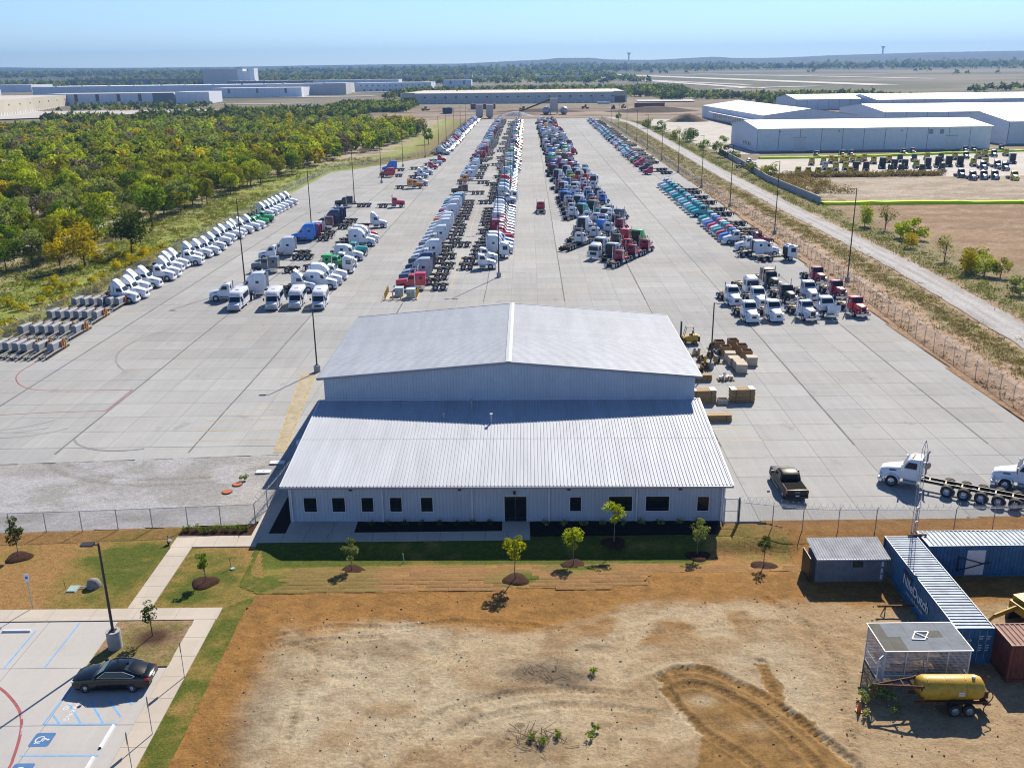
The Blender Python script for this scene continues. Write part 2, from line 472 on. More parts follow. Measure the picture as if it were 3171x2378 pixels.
# trucks: x, y, heading, kind, colour, second colour, row
TRUCKS = [
 (-63.4, 152.3, -3, 'F', 'white', 'white', 'A'), (-63.0, 155.5, -3, 'F', 'white', 'white', 'A'), (-64.4, 160.5, -3, 'F', 'white', 'white', 'A'),
 (-63.6, 163.8, -3, 'F', 'white', 'white', 'A'), (-63.2, 169.8, -3, 'D', 'white', 'white', 'A'), (-63.3, 173.1, -3, 'F', 'white', 'white', 'A'),
 (-64.4, 178.1, -3, 'F', 'white', 'white', 'A'), (-64.4, 181.4, -3, 'F', 'white', 'white', 'A'), (-62.6, 184.5, -3, 'D', 'white', 'white', 'A'),
 (-64.0, 189.0, -3, 'F', 'white', 'white', 'A'), (-63.1, 192.2, -3, 'F', 'white', 'white', 'A'), (-62.4, 195.3, -3, 'F', 'white', 'white', 'A'),
 (-62.7, 200.7, -3, 'F', 'white', 'white', 'A'), (-63.2, 206.9, -3, 'F', 'white', 'white', 'A'), (-63.7, 212.0, -3, 'F', 'white', 'white', 'A'),
 (-62.9, 215.5, -3, 'F', 'white', 'white', 'A'), (-63.4, 219.7, -3, 'F', 'white', 'white', 'A'), (-62.6, 223.0, -3, 'F', 'white', 'white', 'A'),
 (-62.0, 227.3, -3, 'F', 'white', 'white', 'A'), (-61.6, 230.7, -3, 'D', 'white', 'green', 'A'), (-61.4, 234.2, -3, 'C', 'green', 'green', 'A'),
 (-61.7, 240.3, -3, 'C', 'green', 'green', 'A'), (-64.0, 249.5, -3, 'F', 'white', 'white', 'A'), (-63.6, 253.1, -3, 'F', 'white', 'white', 'A'),
 (-63.5, 256.9, -3, 'F', 'white', 'white', 'A'), (-63.4, 260.5, -3, 'F', 'white', 'white', 'A'), (-63.2, 264.2, -3, 'F', 'white', 'white', 'A'),
 (-63.0, 268.7, -3, 'F', 'white', 'white', 'A'), (-62.8, 273.4, -3, 'F', 'white', 'white', 'A'), (-49.3, 153.1, 182, 'D', 'white', 'white', 'B'),
 (-46.3, 157.1, 181, 'S', 'white', 'white', 'B'), (-48.5, 176.2, 182, 'K', 'grey', 'grey', 'B'), (-50.3, 189.2, 181, 'D3', 'white', 'white', 'B'),
 (-49.3, 193.3, 181, 'S', 'white', 'white', 'B'), (-48.6, 211.4, 182, 'S', 'blue', 'blue', 'B'), (-48.1, 215.1, 181, 'M', 'maroon', 'maroon', 'B'),
 (-48.3, 218.9, 181, 'M', 'white', 'white', 'B'), (-47.4, 228.3, 181, 'K', 'brown', 'brown', 'B'), (-46.8, 233.8, 181, 'S', 'navy', 'navy', 'B'),
 (-46.4, 238.3, 181, 'S', 'navy', 'navy', 'B'), (-48.8, 267.8, 181, 'K3', 'black', 'black', 'B'), (-35.0, 159.0, 0, 'F', 'white', 'white', 'G'),
 (-31.7, 161.3, 0, 'M', 'white', 'white', 'G'), (-31.4, 164.6, 0, 'S', 'white', 'white', 'G'), (-31.2, 168.8, 0, 'D', 'white', 'white', 'G'),
 (-31.2, 175.2, 0, 'O', 'white', 'white', 'G'), (-31.9, 177.8, 0, 'K', 'green', 'green', 'G'), (-31.2, 180.7, 0, 'D', 'white', 'white', 'G'),
 (-31.0, 187.6, 0, 'M', 'white', 'white', 'G'), (-30.8, 192.9, 0, 'C', 'teal', 'teal', 'G'), (-30.8, 204.0, 0, 'S', 'white', 'white', 'G'),
 (-30.7, 208.5, 0, 'S', 'white', 'white', 'G'), (-31.5, 213.3, 0, 'D', 'red', 'red', 'G'), (-31.4, 229.8, 2, 'F', 'white', 'white', 'G'),
 (-30.8, 266.3, 3, 'C', 'red', 'red', 'G'), (-29.5, 311.5, 2, 'K', 'orange', 'orange', 'G'), (-28.6, 319.7, 2, 'D', 'white', 'white', 'G'),
 (-30.4, 343.0, 2, 'F', 'white', 'white', 'G'), (-29.7, 355.1, 2, 'D', 'white', 'white', 'G'), (-29.4, 375.9, 2, 'D3', 'red', 'red', 'G'),
 (-28.6, 391.9, 2, 'C', 'white', 'black', 'G'), (-28.2, 407.7, 2, 'D', 'red', 'red', 'G'), (-46.6, 348.7, 181, 'M', 'red', 'red', 'B'),
 (-48.4, 370.2, 181, 'S', 'blue', 'blue', 'B'), (-28.5, 443.5, 2, 'D', 'white', 'white', 'AF'), (-27.9, 463.7, 2, 'F', 'white', 'white', 'AF'),
 (-19.0, 159.7, 180, 'K', 'red', 'red', 'C'), (-19.0, 164.2, 180, 'C', 'navy', 'navy', 'C'), (-18.9, 168.6, 180, 'S', 'silver', 'silver', 'C'),
 (-18.8, 174.2, 180, 'S', 'navy', 'navy', 'C'), (-18.8, 179.0, 180, 'K', 'black', 'black', 'C'), (-18.7, 184.0, 180, 'D', 'white', 'white', 'C'),
 (-18.6, 188.4, 180, 'S', 'white', 'white', 'C'), (-18.6, 192.9, 180, 'D', 'white', 'white', 'C'), (-18.5, 197.4, 180, 'C', 'grey', 'grey', 'C'),
 (-18.4, 202.0, 180, 'D3', 'white', 'white', 'C'), (-18.4, 207.0, 180, 'S', 'white', 'white', 'C'), (-18.3, 212.3, 180, 'D', 'white', 'white', 'C'),
 (-18.2, 217.0, 180, 'S', 'white', 'white', 'C'), (-18.2, 222.3, 180, 'S', 'white', 'white', 'C'), (-18.1, 227.3, 180, 'S', 'white', 'white', 'C'),
 (-18.0, 232.2, 180, 'C', 'orange', 'orange', 'C'), (-18.0, 237.2, 180, 'D', 'white', 'white', 'C'), (-17.9, 242.0, 180, 'S', 'white', 'white', 'C'),
 (-17.8, 247.0, 180, 'C', 'maroon', 'maroon', 'C'), (-17.8, 251.8, 180, 'S', 'white', 'white', 'C'), (-17.7, 257.6, 180, 'S', 'white', 'white', 'C'),
 (-17.6, 263.4, 180, 'S', 'tealblue', 'tealblue', 'C'), (-17.6, 267.9, 180, 'D', 'tealblue', 'tealblue', 'C'), (-17.5, 272.3, 180, 'M', 'white', 'white', 'C'),
 (-17.2, 294.0, 180, 'K3', 'brown', 'brown', 'C'), (-16.8, 323.5, 180, 'D3', 'orange', 'orange', 'C'), (-16.6, 339.0, 180, 'M', 'white', 'white', 'C'),
 (-16.5, 345.5, 180, 'D', 'white', 'white', 'C'), (-16.4, 352.7, 180, 'M', 'white', 'white', 'C'), (-16.2, 368.0, 180, 'S', 'white', 'white', 'C'),
 (-16.1, 375.0, 180, 'S', 'white', 'white', 'C'), (-3.9, 177.4, 2, 'D', 'white', 'white', 'R'), (-3.7, 184.2, 2, 'D', 'white', 'white', 'R'),
 (-1.7, 188.6, 2, 'O', 'white', 'white', 'R'), (-0.6, 193.4, 2, 'S', 'white', 'white', 'R'), (-0.5, 197.8, 2, 'S', 'white', 'white', 'R'),
 (-0.4, 202.2, 2, 'M', 'blue', 'blue', 'R'), (-0.4, 206.6, 2, 'C', 'red', 'red', 'R'), (-0.3, 211.0, 2, 'D', 'red', 'red', 'R'),
 (-0.2, 215.2, 2, 'D', 'white', 'white', 'R'), (-0.2, 219.4, 2, 'M', 'maroon', 'maroon', 'R'), (-0.1, 223.4, 2, 'D', 'white', 'white', 'R'),
 (-0.0, 227.6, 2, 'D', 'white', 'red', 'R'), (0.0, 232.0, 2, 'M', 'white', 'white', 'R'), (0.1, 236.6, 2, 'M', 'white', 'white', 'R'),
 (0.2, 241.2, 2, 'M', 'white', 'white', 'R'), (0.3, 245.9, 2, 'M', 'white', 'white', 'R'), (0.3, 250.5, 2, 'S', 'white', 'white', 'R'),
 (0.4, 256.0, 2, 'S', 'navy', 'navy', 'R'), (0.7, 272.0, 2, 'D3', 'white', 'white', 'R'), (0.8, 276.9, 2, 'O', 'white', 'white', 'R'),
 (0.9, 281.4, 2, 'S', 'white', 'white', 'R'), (0.9, 286.0, 2, 'D', 'white', 'white', 'R'), (1.0, 290.4, 2, 'S', 'white', 'white', 'R'),
 (1.1, 295.0, 2, 'M', 'white', 'white', 'R'), (1.2, 299.5, 2, 'S', 'tealblue', 'tealblue', 'R'), (1.2, 304.0, 2, 'M', 'white', 'white', 'R'),
 (1.3, 309.0, 2, 'D', 'red', 'red', 'R'), (1.4, 313.6, 2, 'S', 'red', 'red', 'R'), (1.5, 318.0, 2, 'D3', 'white', 'white', 'R'),
 (1.5, 322.8, 2, 'D', 'teal', 'teal', 'R'), (1.6, 327.4, 2, 'D', 'white', 'white', 'R'), (1.7, 332.0, 2, 'D', 'teal', 'teal', 'R'),
 (1.8, 336.5, 2, 'D', 'teal', 'teal', 'R'), (1.8, 341.0, 2, 'S', 'white', 'white', 'R'), (1.9, 346.0, 2, 'D', 'white', 'white', 'R'),
 (2.0, 350.8, 2, 'D', 'blue', 'blue', 'R'), (2.1, 355.4, 2, 'D', 'white', 'white', 'R'), (54.9, 182.6, 8, 'O', 'white', 'white', 'E'),
 (53.2, 187.6, 8, 'M', 'white', 'white', 'E'), (48.0, 193.5, 180, 'D', 'white', 'white', 'E'), (54.6, 199.6, 10, 'D', 'maroon', 'maroon', 'E'),
 (47.2, 201.5, 186, 'D3', 'white', 'white', 'E'), (47.2, 205.1, 186, 'D', 'blue', 'blue', 'E'), (47.3, 208.7, 186, 'D', 'red', 'red', 'E'),
 (47.4, 212.3, 186, 'D3', 'teal', 'teal', 'E'), (47.4, 215.8, 186, 'D3', 'white', 'white', 'E'), (47.5, 219.4, 186, 'D', 'red', 'red', 'E'),
 (47.6, 222.9, 186, 'D', 'blue', 'blue', 'E'), (47.6, 226.5, 186, 'D3', 'white', 'white', 'E'), (47.7, 231.2, 188, 'D', 'teal', 'teal', 'E'),
 (47.9, 241.8, 188, 'D3', 'teal', 'teal', 'E'), (48.0, 246.4, 188, 'D', 'teal', 'teal', 'E'), (48.0, 250.2, 188, 'D3', 'teal', 'teal', 'E'),
 (48.1, 254.6, 188, 'D', 'white', 'white', 'E'), (48.2, 259.2, 188, 'D', 'teal', 'teal', 'E'), (48.3, 264.6, 188, 'D3', 'white', 'white', 'E'),
 (48.4, 268.8, 188, 'D', 'teal', 'teal', 'E'), (48.5, 275.5, 188, 'D3', 'teal', 'teal', 'E'), (48.6, 281.2, 188, 'D', 'white', 'white', 'E'),
 (48.7, 287.7, 188, 'D3', 'teal', 'teal', 'E'), (48.8, 293.9, 188, 'D3', 'teal', 'teal', 'E'), (48.9, 300.2, 188, 'D', 'white', 'white', 'E'),
 (49.1, 306.6, 188, 'D', 'white', 'white', 'E'), (49.8, 347.1, 188, 'D3', 'red', 'red', 'E'), (50.0, 359.2, 188, 'D3', 'black', 'black', 'E'),
 (50.3, 376.5, 188, 'D', 'red', 'red', 'E'), (53.0, 137.4, -84, 'C', 'red', 'red', 'F'), (48.2, 137.2, -84, 'H', 'white', 'white', 'F'),
 (44.7, 135.3, -84, 'C', 'white', 'white', 'F'), (39.6, 135.3, -84, 'D', 'white', 'white', 'F'), (35.9, 134.9, -84, 'D', 'white', 'white', 'F'),
 (35.8, 145.5, -84, 'D', 'white', 'white', 'F'), (39.6, 144.3, -84, 'D', 'white', 'white', 'F'), (40.1, 153.3, -84, 'O', 'white', 'white', 'F'),
 (44.9, 146.4, -84, 'C', 'black', 'black', 'F'), (49.0, 148.5, -84, 'D', 'white', 'white', 'F'), (53.9, 149.2, -84, 'C', 'maroon', 'maroon', 'F'),
 (54.2, 160.3, -84, 'C', 'maroon', 'maroon', 'F'), (45.2, 157.1, -84, 'K', 'black', 'black', 'F'), (34.6, 77.6, 149, 'D5', 'white', 'white', 'N'),
 (44.3, 76.5, 150, 'D5', 'white', 'white', 'N'), (22.1, 182.0, 61, 'C', 'maroon', 'maroon', 'D'), (25.4, 188.0, 61, 'C', 'maroon', 'maroon', 'D'),
 (28.8, 194.1, 61, 'C', 'maroon', 'maroon', 'D'), (21.9, 188.7, 61, 'M', 'silver', 'silver', 'D'), (25.2, 194.7, 61, 'C', 'red', 'red', 'D'),
 (28.6, 200.8, 61, 'S', 'green', 'green', 'D'), (20.3, 195.5, 61, 'M', 'white', 'white', 'D'), (23.6, 201.5, 61, 'C', 'black', 'black', 'D'),
 (27.0, 207.6, 61, 'K', 'red', 'red', 'D'), (15.9, 202.9, 61, 'D3', 'white', 'white', 'D'), (19.7, 209.8, 61, 'D3', 'white', 'white', 'D'),
 (23.5, 216.7, 61, 'D', 'white', 'white', 'D'), (26.9, 222.7, 61, 'C', 'maroon', 'maroon', 'D'), (16.2, 209.7, 61, 'C', 'grey', 'grey', 'D'),
 (19.5, 215.7, 61, 'D', 'white', 'white', 'D'), (22.9, 221.8, 61, 'K', 'blue', 'blue', 'D'), (26.7, 228.7, 61, 'C', 'black', 'black', 'D'),
 (18.5, 220.0, 61, 'S', 'white', 'white', 'D'), (22.3, 226.9, 61, 'O', 'white', 'white', 'D'), (25.6, 232.9, 61, 'D', 'white', 'white', 'D'),
 (29.0, 239.0, 61, 'K', 'navy', 'navy', 'D'), (18.9, 227.3, 61, 'D', 'white', 'white', 'D'), (22.2, 233.3, 61, 'C', 'white', 'white', 'D'),
 (25.6, 239.4, 61, 'M', 'white', 'white', 'D'), (20.1, 235.1, 61, 'D', 'white', 'white', 'D'), (23.4, 241.1, 61, 'C', 'teal', 'teal', 'D'),
 (26.8, 247.2, 61, 'D', 'white', 'white', 'D'), (16.9, 242.5, 61, 'D', 'white', 'white', 'D'), (20.2, 248.5, 61, 'M', 'teal', 'teal', 'D'),
 (23.6, 254.6, 61, 'M', 'grey', 'grey', 'D'), (17.3, 251.8, 61, 'C', 'white', 'white', 'D'), (20.6, 257.8, 61, 'D', 'blue', 'blue', 'D'),
 (24.0, 263.9, 61, 'D', 'orange', 'orange', 'D'), (27.3, 269.9, 61, 'C', 'blue', 'blue', 'D'), (17.4, 259.5, 61, 'C', 'brown', 'brown', 'D'),
 (20.7, 265.5, 61, 'M', 'white', 'white', 'D'), (24.1, 271.6, 61, 'C', 'blue', 'blue', 'D'), (27.4, 277.6, 61, 'D', 'white', 'white', 'D'),
 (17.2, 267.0, 61, 'D', 'white', 'white', 'D'), (20.5, 273.0, 61, 'D', 'white', 'white', 'D'), (23.9, 279.1, 61, 'C', 'navy', 'navy', 'D'),
 (27.2, 285.1, 61, 'C', 'black', 'black', 'D'), (17.7, 275.0, 61, 'M', 'blue', 'blue', 'D'), (21.0, 281.0, 61, 'D', 'white', 'white', 'D'),
 (24.4, 287.1, 61, 'D', 'white', 'white', 'D'), (17.4, 283.9, 61, 'C', 'blue', 'blue', 'D'), (20.7, 289.9, 61, 'D', 'white', 'white', 'D'),
 (24.1, 296.0, 61, 'C', 'maroon', 'maroon', 'D'), (27.4, 302.0, 61, 'D', 'white', 'white', 'D'), (18.7, 292.5, 61, 'D', 'white', 'white', 'D'),
 (22.0, 298.5, 61, 'M', 'white', 'white', 'D'), (25.4, 304.6, 61, 'D', 'white', 'white', 'D'), (18.3, 300.5, 61, 'M', 'white', 'white', 'D'),
 (21.6, 306.5, 61, 'D', 'grey', 'grey', 'D'), (25.0, 312.6, 61, 'D', 'white', 'white', 'D'), (28.3, 318.6, 61, 'O', 'white', 'white', 'D'),
 (16.9, 308.0, 61, 'C', 'maroon', 'maroon', 'D'), (20.2, 314.0, 61, 'C', 'blue', 'blue', 'D'), (23.6, 320.1, 61, 'D', 'red', 'red', 'D'),
 (26.9, 326.1, 61, 'C', 'red', 'red', 'D'), (18.7, 316.5, 61, 'D', 'white', 'white', 'D'), (22.0, 322.5, 61, 'D', 'yellow', 'yellow', 'D'),
 (25.4, 328.6, 61, 'S', 'white', 'white', 'D'), (18.5, 324.5, 61, 'D', 'white', 'white', 'D'), (21.8, 330.5, 61, 'D', 'green', 'green', 'D'),
 (25.2, 336.6, 61, 'D', 'white', 'white', 'D'), (28.5, 342.6, 61, 'M', 'white', 'white', 'D'), (18.2, 332.5, 61, 'S', 'white', 'white', 'D'),
 (22.0, 339.4, 61, 'D', 'white', 'white', 'D'), (25.3, 345.4, 61, 'M', 'white', 'white', 'D'), (28.7, 351.5, 61, 'D', 'teal', 'teal', 'D'),
 (18.7, 340.5, 61, 'D', 'white', 'white', 'D'), (22.0, 346.5, 61, 'S', 'white', 'white', 'D'), (25.8, 353.4, 61, 'D', 'silver', 'silver', 'D'),
 (29.2, 359.5, 61, 'D', 'white', 'white', 'D'), (17.5, 348.5, 61, 'S', 'navy', 'navy', 'D'), (21.3, 355.4, 61, 'S', 'navy', 'navy', 'D'),
 (25.1, 362.3, 61, 'O', 'white', 'white', 'D'), (17.2, 186.6, -118, 'O', 'white', 'white', 'D'), (8.2, 255.5, 90, 'C', 'red', 'red', 'L'),
 (120.2, 378.7, 72, 'D', 'yellow', 'yellow', 'Y'), (125.4, 380.6, 72, 'D', 'yellow', 'yellow', 'Y'), (130.0, 385.3, 72, 'D', 'yellow', 'yellow', 'Y'),
 (130.9, 382.6, 72, 'D', 'yellow', 'yellow', 'Y'), (135.3, 387.3, 72, 'D', 'yellow', 'yellow', 'Y'), (135.0, 382.1, 72, 'D', 'yellow', 'yellow', 'Y'),
 (140.1, 389.4, 72, 'D', 'yellow', 'yellow', 'Y'), (139.7, 381.5, 72, 'D', 'yellow', 'yellow', 'Y'), (145.4, 391.4, 72, 'D', 'yellow', 'yellow', 'Y'),
 (145.4, 380.8, 72, 'D', 'yellow', 'yellow', 'Y'), (153.2, 385.1, 72, 'D', 'yellow', 'yellow', 'Y'), (172.1, 393.6, 72, 'D', 'yellow', 'yellow', 'Y'),
 (184.2, 394.8, 72, 'D', 'yellow', 'yellow', 'Y'), (195.8, 399.0, 72, 'D', 'yellow', 'yellow', 'Y'), (202.4, 407.0, 72, 'D', 'yellow', 'yellow', 'Y'),
 (212.2, 408.7, 72, 'D', 'yellow', 'yellow', 'Y'), (178.5, 366.7, 72, 'D', 'yellow', 'yellow', 'Y'), (183.9, 368.5, 72, 'D', 'yellow', 'yellow', 'Y'),
 (122.3, 356.8, 72, 'D', 'yellow', 'yellow', 'Y'), (126.6, 358.6, 72, 'D', 'yellow', 'yellow', 'Y'), (154.7, 362.3, 72, 'D', 'yellow', 'yellow', 'Y'),
 (103.8, 341.5, 72, 'D', 'yellow', 'yellow', 'Y'), (106.6, 339.2, 72, 'D', 'yellow', 'yellow', 'Y'), (110.1, 338.8, 72, 'D', 'yellow', 'yellow', 'Y'),
 (113.7, 338.4, 72, 'D', 'yellow', 'yellow', 'Y'), (121.7, 339.6, 72, 'D', 'yellow', 'yellow', 'Y'), (119.2, 359.5, 72, 'D', 'white', 'white', 'Y'),
 (158.5, 361.8, 72, 'S', 'white', 'white', 'Y'), (198.3, 376.8, 72, 'S', 'white', 'white', 'Y'), (129.4, 356.0, 72, 'M', 'navy', 'navy', 'Y'),
 (146.5, 363.3, 72, 'M', 'navy', 'navy', 'Y'), (150.3, 362.8, 72, 'M', 'navy', 'navy', 'Y'), (133.2, 355.6, 72, 'M', 'red', 'red', 'Y'),
 (142.2, 363.8, 72, 'S', 'dkgreen', 'dkgreen', 'Y'), (164.3, 365.9, 72, 'S', 'dkgreen', 'dkgreen', 'Y'), (169.1, 367.8, 72, 'S', 'dkgreen', 'dkgreen', 'Y'),
 (173.4, 367.3, 72, 'S', 'dkgreen', 'dkgreen', 'Y'), (138.7, 346.1, 72, 'D', 'dkgreen', 'dkgreen', 'Y'), (142.3, 345.7, 72, 'D', 'dkgreen', 'dkgreen', 'Y'),
 (149.6, 344.9, 72, 'D', 'dkgreen', 'dkgreen', 'Y'), (158.2, 348.2, 72, 'D', 'dkgreen', 'dkgreen', 'Y'), (158.4, 387.1, 72, 'D', 'dkgreen', 'dkgreen', 'Y'),
 (164.9, 389.0, 72, 'D', 'dkgreen', 'dkgreen', 'Y'), (176.4, 390.2, 72, 'D', 'dkgreen', 'dkgreen', 'Y'), (131.1, 407.5, -105, 'C', 'navy', 'navy', 'Y'),
 (142.7, 408.9, -105, 'C', 'navy', 'navy', 'Y'), (146.3, 408.5, -105, 'C', 'navy', 'navy', 'Y'), (171.1, 414.2, -105, 'C', 'navy', 'navy', 'Y'),
 (176.1, 416.7, -105, 'C', 'navy', 'navy', 'Y'), (201.8, 422.7, -105, 'C', 'navy', 'navy', 'Y'), (205.4, 422.2, -105, 'C', 'navy', 'navy', 'Y'),
 (220.0, 426.7, -105, 'C', 'navy', 'navy', 'Y'), (203.8, 400.8, -105, 'D', 'dkgreen', 'dkgreen', 'Y'), (188.9, 394.2, -105, 'D', 'dkgreen', 'dkgreen', 'Y'),
 (154.7, 324.1, -100, 'D', 'navy', 'navy', 'Y'), (155.1, 316.6, -100, 'D', 'navy', 'navy', 'Y'), (159.5, 318.0, -100, 'D', 'navy', 'navy', 'Y'),
 (163.0, 317.6, -100, 'D', 'navy', 'navy', 'Y'), (175.2, 350.7, -100, 'D', 'navy', 'navy', 'Y'), (182.2, 354.4, -100, 'D', 'navy', 'navy', 'Y'),
 (180.8, 345.7, -100, 'D', 'navy', 'navy', 'Y'), (168.4, 315.2, -100, 'D', 'yellow', 'yellow', 'Y'), (96.0, 375.0, -10, 'D', 'white', 'white', 'Y'),
 (93.5, 366.0, -15, 'C', 'black', 'black', 'Y'),
]

# ================================================================== SETTING
SKY = np.array([(-9000, 126), (-4646, 126), (-4224, 121), (-3378, 116), (-2532, 115), (-1262, 122), (-416, 121), (7, 137), (345, 149), (451, 160), (747, 157),
                (895, 139), (1276, 131), (1445, 134), (1698, 147), (1909, 153), (2037, 140), (2291, 133), (2965, 158), (3386, 165), (3808, 173), (4702, 179), (9000, 185)], float)
def ter(x, y):
    """height of the land: flat yard, rising slowly from 1 km, low hills at 5-9 km"""
    x = np.asarray(x, float); y = np.asarray(y, float)
    z = .014 * np.clip(y - 1000, 0, 3000)
    crest = np.interp(x / np.maximum(y, 4000) * 9000, SKY[:, 0], SKY[:, 1])
    t = sstep(4000, 9000, y) * .55 + np.clip((y - 4000) / 5000, 0, 1) * .45
    z = z * (1 - t) + crest * t
    z = z + (fbm(x / 1400, y / 900, 3) - .5) * 40 * sstep(3800, 5500, y) * (1 - sstep(7600, 8800, y))
    z = z - 60 * sstep(9300, 11500, y)
    return z
def base_z(x, y):
    near = (1 - sstep(68, 72, y)) * (1 - sstep(70, 90, np.abs(x)))
    return ter(x, y) - .05 - .95 * near
def base_col(X, Y):
    n1 = fbm(X / 60, Y / 60, 21); n2 = fbm(X / 9, Y / 9, 22); n3 = fbm(X / 420, Y / 260, 23)
    straw = np.array((.255, .20, .125)); brown = np.array((.215, .145, .09)); olive = np.array((.12, .125, .05)); dark = np.array((.055, .07, .035))
    c = lerp(straw, brown, sstep(.35, .65, n1))
    c = lerp(np.broadcast_to(c, (*X.shape, 3)), np.broadcast_to(olive, (*X.shape, 3)), sstep(.5, .72, n2) * .55)
    fld = sstep(900, 1500, Y)
    c2 = lerp((.20, .165, .105), (.085, .09, .042), sstep(.40, .58, n3))
    c = lerp(c, c2, fld)
    hill = sstep(3000, 4200, Y)
    n4 = fbm(X / 260, Y / 160, 29)
    c3 = lerp((.022, .036, .024), (.075, .07, .05), sstep(.58, .74, n4))
    return lerp(c, c3, hill)
gx = np.unique(np.concatenate([-np.geomspace(2.5, 9500, 110), np.geomspace(2.5, 9500, 110), [0]]))
gy = np.unique(np.concatenate([np.linspace(-80, 120, 50), np.geomspace(122, 11800, 190)]))
ground = struct(grid_mesh('ground', gx, gy, base_z, base_col, 'terrain'))

# ---- truck yard slabs
SL, OX, OY = 4.45, -47.58, 79.1
YARD = [(-75, 83.9), (-50, 84.0), (-23.6, 85.7), (-21.0, 86.0), (-19.2, 86), (18.2, 86), (17.6, 70.2), (25, 70.0), (42.7, 70.3), (56, 70.6), (54.2, 91.5), (55.4, 130),
        (57.2, 185), (58.6, 240), (61.0, 300), (63.2, 400), (65.4, 470), (72, 745), (70, 790), (-22, 790), (-23.6, 763), (-33.0, 440), (-36.0, 432), (-63, 376), (-69.2, 368), (-70.3, 260), (-71.4, 150), (-72, 120)]
yard_o = struct(mk('truck_yard', MB().prism(YARD, -.3, 0.0), 'yard_concrete'))
cells = []
for j in range(-3, 165):
    for i in range(-9, 30):
        y0 = OY + j * SL; xc = OX + (i + .5) * SL + .02 * (y0 + SL / 2)
        cells.append((i, j, xc, y0 + SL / 2))
ca = np.array([(c[2], c[3]) for c in cells])
ins = inpoly(ca[:, 0], ca[:, 1], YARD)
for dx in (-2.1, 2.1):
    for dy in (-2.1, 2.1): ins &= inpoly(ca[:, 0] + dx, ca[:, 1] + dy, YARD)
cells = [c for c, k in zip(cells, ins) if k]
def slab_xy(i, j, g):
    gl = g * (1.8 if i % 3 == 0 else 1); gr = g * (1.8 if (i + 1) % 3 == 0 else 1)
    y0 = OY + j * SL + g; y1 = OY + (j + 1) * SL - g; x0 = OX + i * SL + gl; x1 = OX + (i + 1) * SL - gr
    return [(x0 + .02 * y0, y0), (x1 + .02 * y0, y0), (x1 + .02 * y1, y1), (x0 + .02 * y1, y1)]
jm = MB()
for i, j, *_ in cells:
    p = slab_xy(i, j, 0); jm.add([(x, y, .006) for x, y in p], [(0, 1, 2, 3)])
mk('joint_filler', jm, 'joint', yard_o)
def hidden(x, y): return (-17.5 < x < 16.5 and y < 98)
cells.sort(key=lambda c: (hidden(c[2], c[3]), math.hypot(c[2], c[3])))
slab_me = {}
for i, j, xc, yc in cells[:300]:
    key = i % 3
    if key not in slab_me:
        p = slab_xy(i, j, .022); slab_me[key] = MB().prism([(x - xc, y - yc) for x, y in p], 0.0, .02).me('concrete_slab', 1)
    o = part('concrete_slab', slab_me[key], 'yard_concrete', yard_o, (xc, yc, 0))
sm = MB()
for i, j, xc, yc in cells[300:]:
    sm.prism(slab_xy(i, j, .022), 0.004, .02)
stuff(mk('far_slabs', sm, 'yard_concrete', yard_o))

# painted lines on the yard
def ribbon(path, w, z=.026):
    m = MB(); L = []; Rr = []
    P = [Vector((p[0], p[1], 0)) for p in path]
    for k, p in enumerate(P):
        d = (P[min(k + 1, len(P) - 1)] - P[max(k - 1, 0)]).normalized(); n = Vector((-d.y, d.x, 0)) * w / 2
        L.append((p.x + n.x, p.y + n.y, z)); Rr.append((p.x - n.x, p.y - n.y, z))
    n = len(P)
    return m.add(L + Rr, [(k, k + 1, n + k + 1, n + k) for k in range(n - 1)])
def smooth_path(pts, k=6):
    out = []
    p = [pts[0]] + list(pts) + [pts[-1]]
    for a, b, c, d in zip(p[:-3], p[1:-2], p[2:-1], p[3:]):
        for t in np.linspace(0, 1, k, endpoint=False):
            out.append(tuple(.5 * (2 * b[q] + (c[q] - a[q]) * t + (2 * a[q] - 5 * b[q] + 4 * c[q] - d[q]) * t * t + (3 * b[q] - a[q] - 3 * c[q] + d[q]) * t ** 3) for q in range(2)))
    return out + [tuple(pts[-1])]
mk('fire_lane_line', ribbon(smooth_path([(-63.0, 121), (-63.2, 115.1), (-62.7, 112.4), (-61.9, 110.7), (-60.6, 108.9), (-58.7, 107.3), (-56.6, 106.6), (-52.2, 106.4), (-45.8, 106.4)]), .15), 'line_red', yard_o)
mk('fire_lane_line', ribbon([(-45.75, 106.4), (-45.9, 99.0)], .2), 'line_red', yard_o)
mk('fire_lane_line', ribbon(smooth_path([(-45.9, 99.0), (-51.8, 98.7), (-57.3, 98.0), (-64, 96.5)]), .14), 'line_red', yard_o)
for i in range(-9, 28, 3):
    if i in (-9, 27): continue
    xb = OX + i * SL
    for y0, y1 in ((86.5, 150), (150, 260), (260, 420), (420, 700)):
        pts = [(xb + .02 * y + .10 * (float(vnoise(y / 9., i, 7)) - .5), y) for y in np.arange(y0, y1, 3.)]
        if inpoly(np.array([pts[0][0], pts[-1][0]]), np.array([y0 + 1, y1 - 3]), YARD).all() and not hidden(pts[0][0], y0):
            mk('sealant_line', ribbon(pts, .13 + .12 * float(vnoise(y0 / 50., i, 8)), .0225), 'sealant', yard_o)
tyre = MB()
for cx, cy, r, a0, a1 in ((-54, 97, 7.5, 150, 330), (-54, 97, 5.6, 160, 320), (-58, 100, 9, 200, 330), (-40, 92, 6, 200, 300), (36, 104, 26, 165, 215), (37.9, 104, 26, 165, 215), (20, 150, 30, -40, 20), (21.9, 150, 30, -40, 20), (-30, 125, 24, 150, 215), (8, 190, 22, 200, 260)):
    pts = [(cx + r * math.cos(R(a)), cy + r * .8 * math.sin(R(a))) for a in np.arange(a0, a1, 4)]
    rb = ribbon(pts, .28, .0228); tyre.add(rb.v, rb.f)
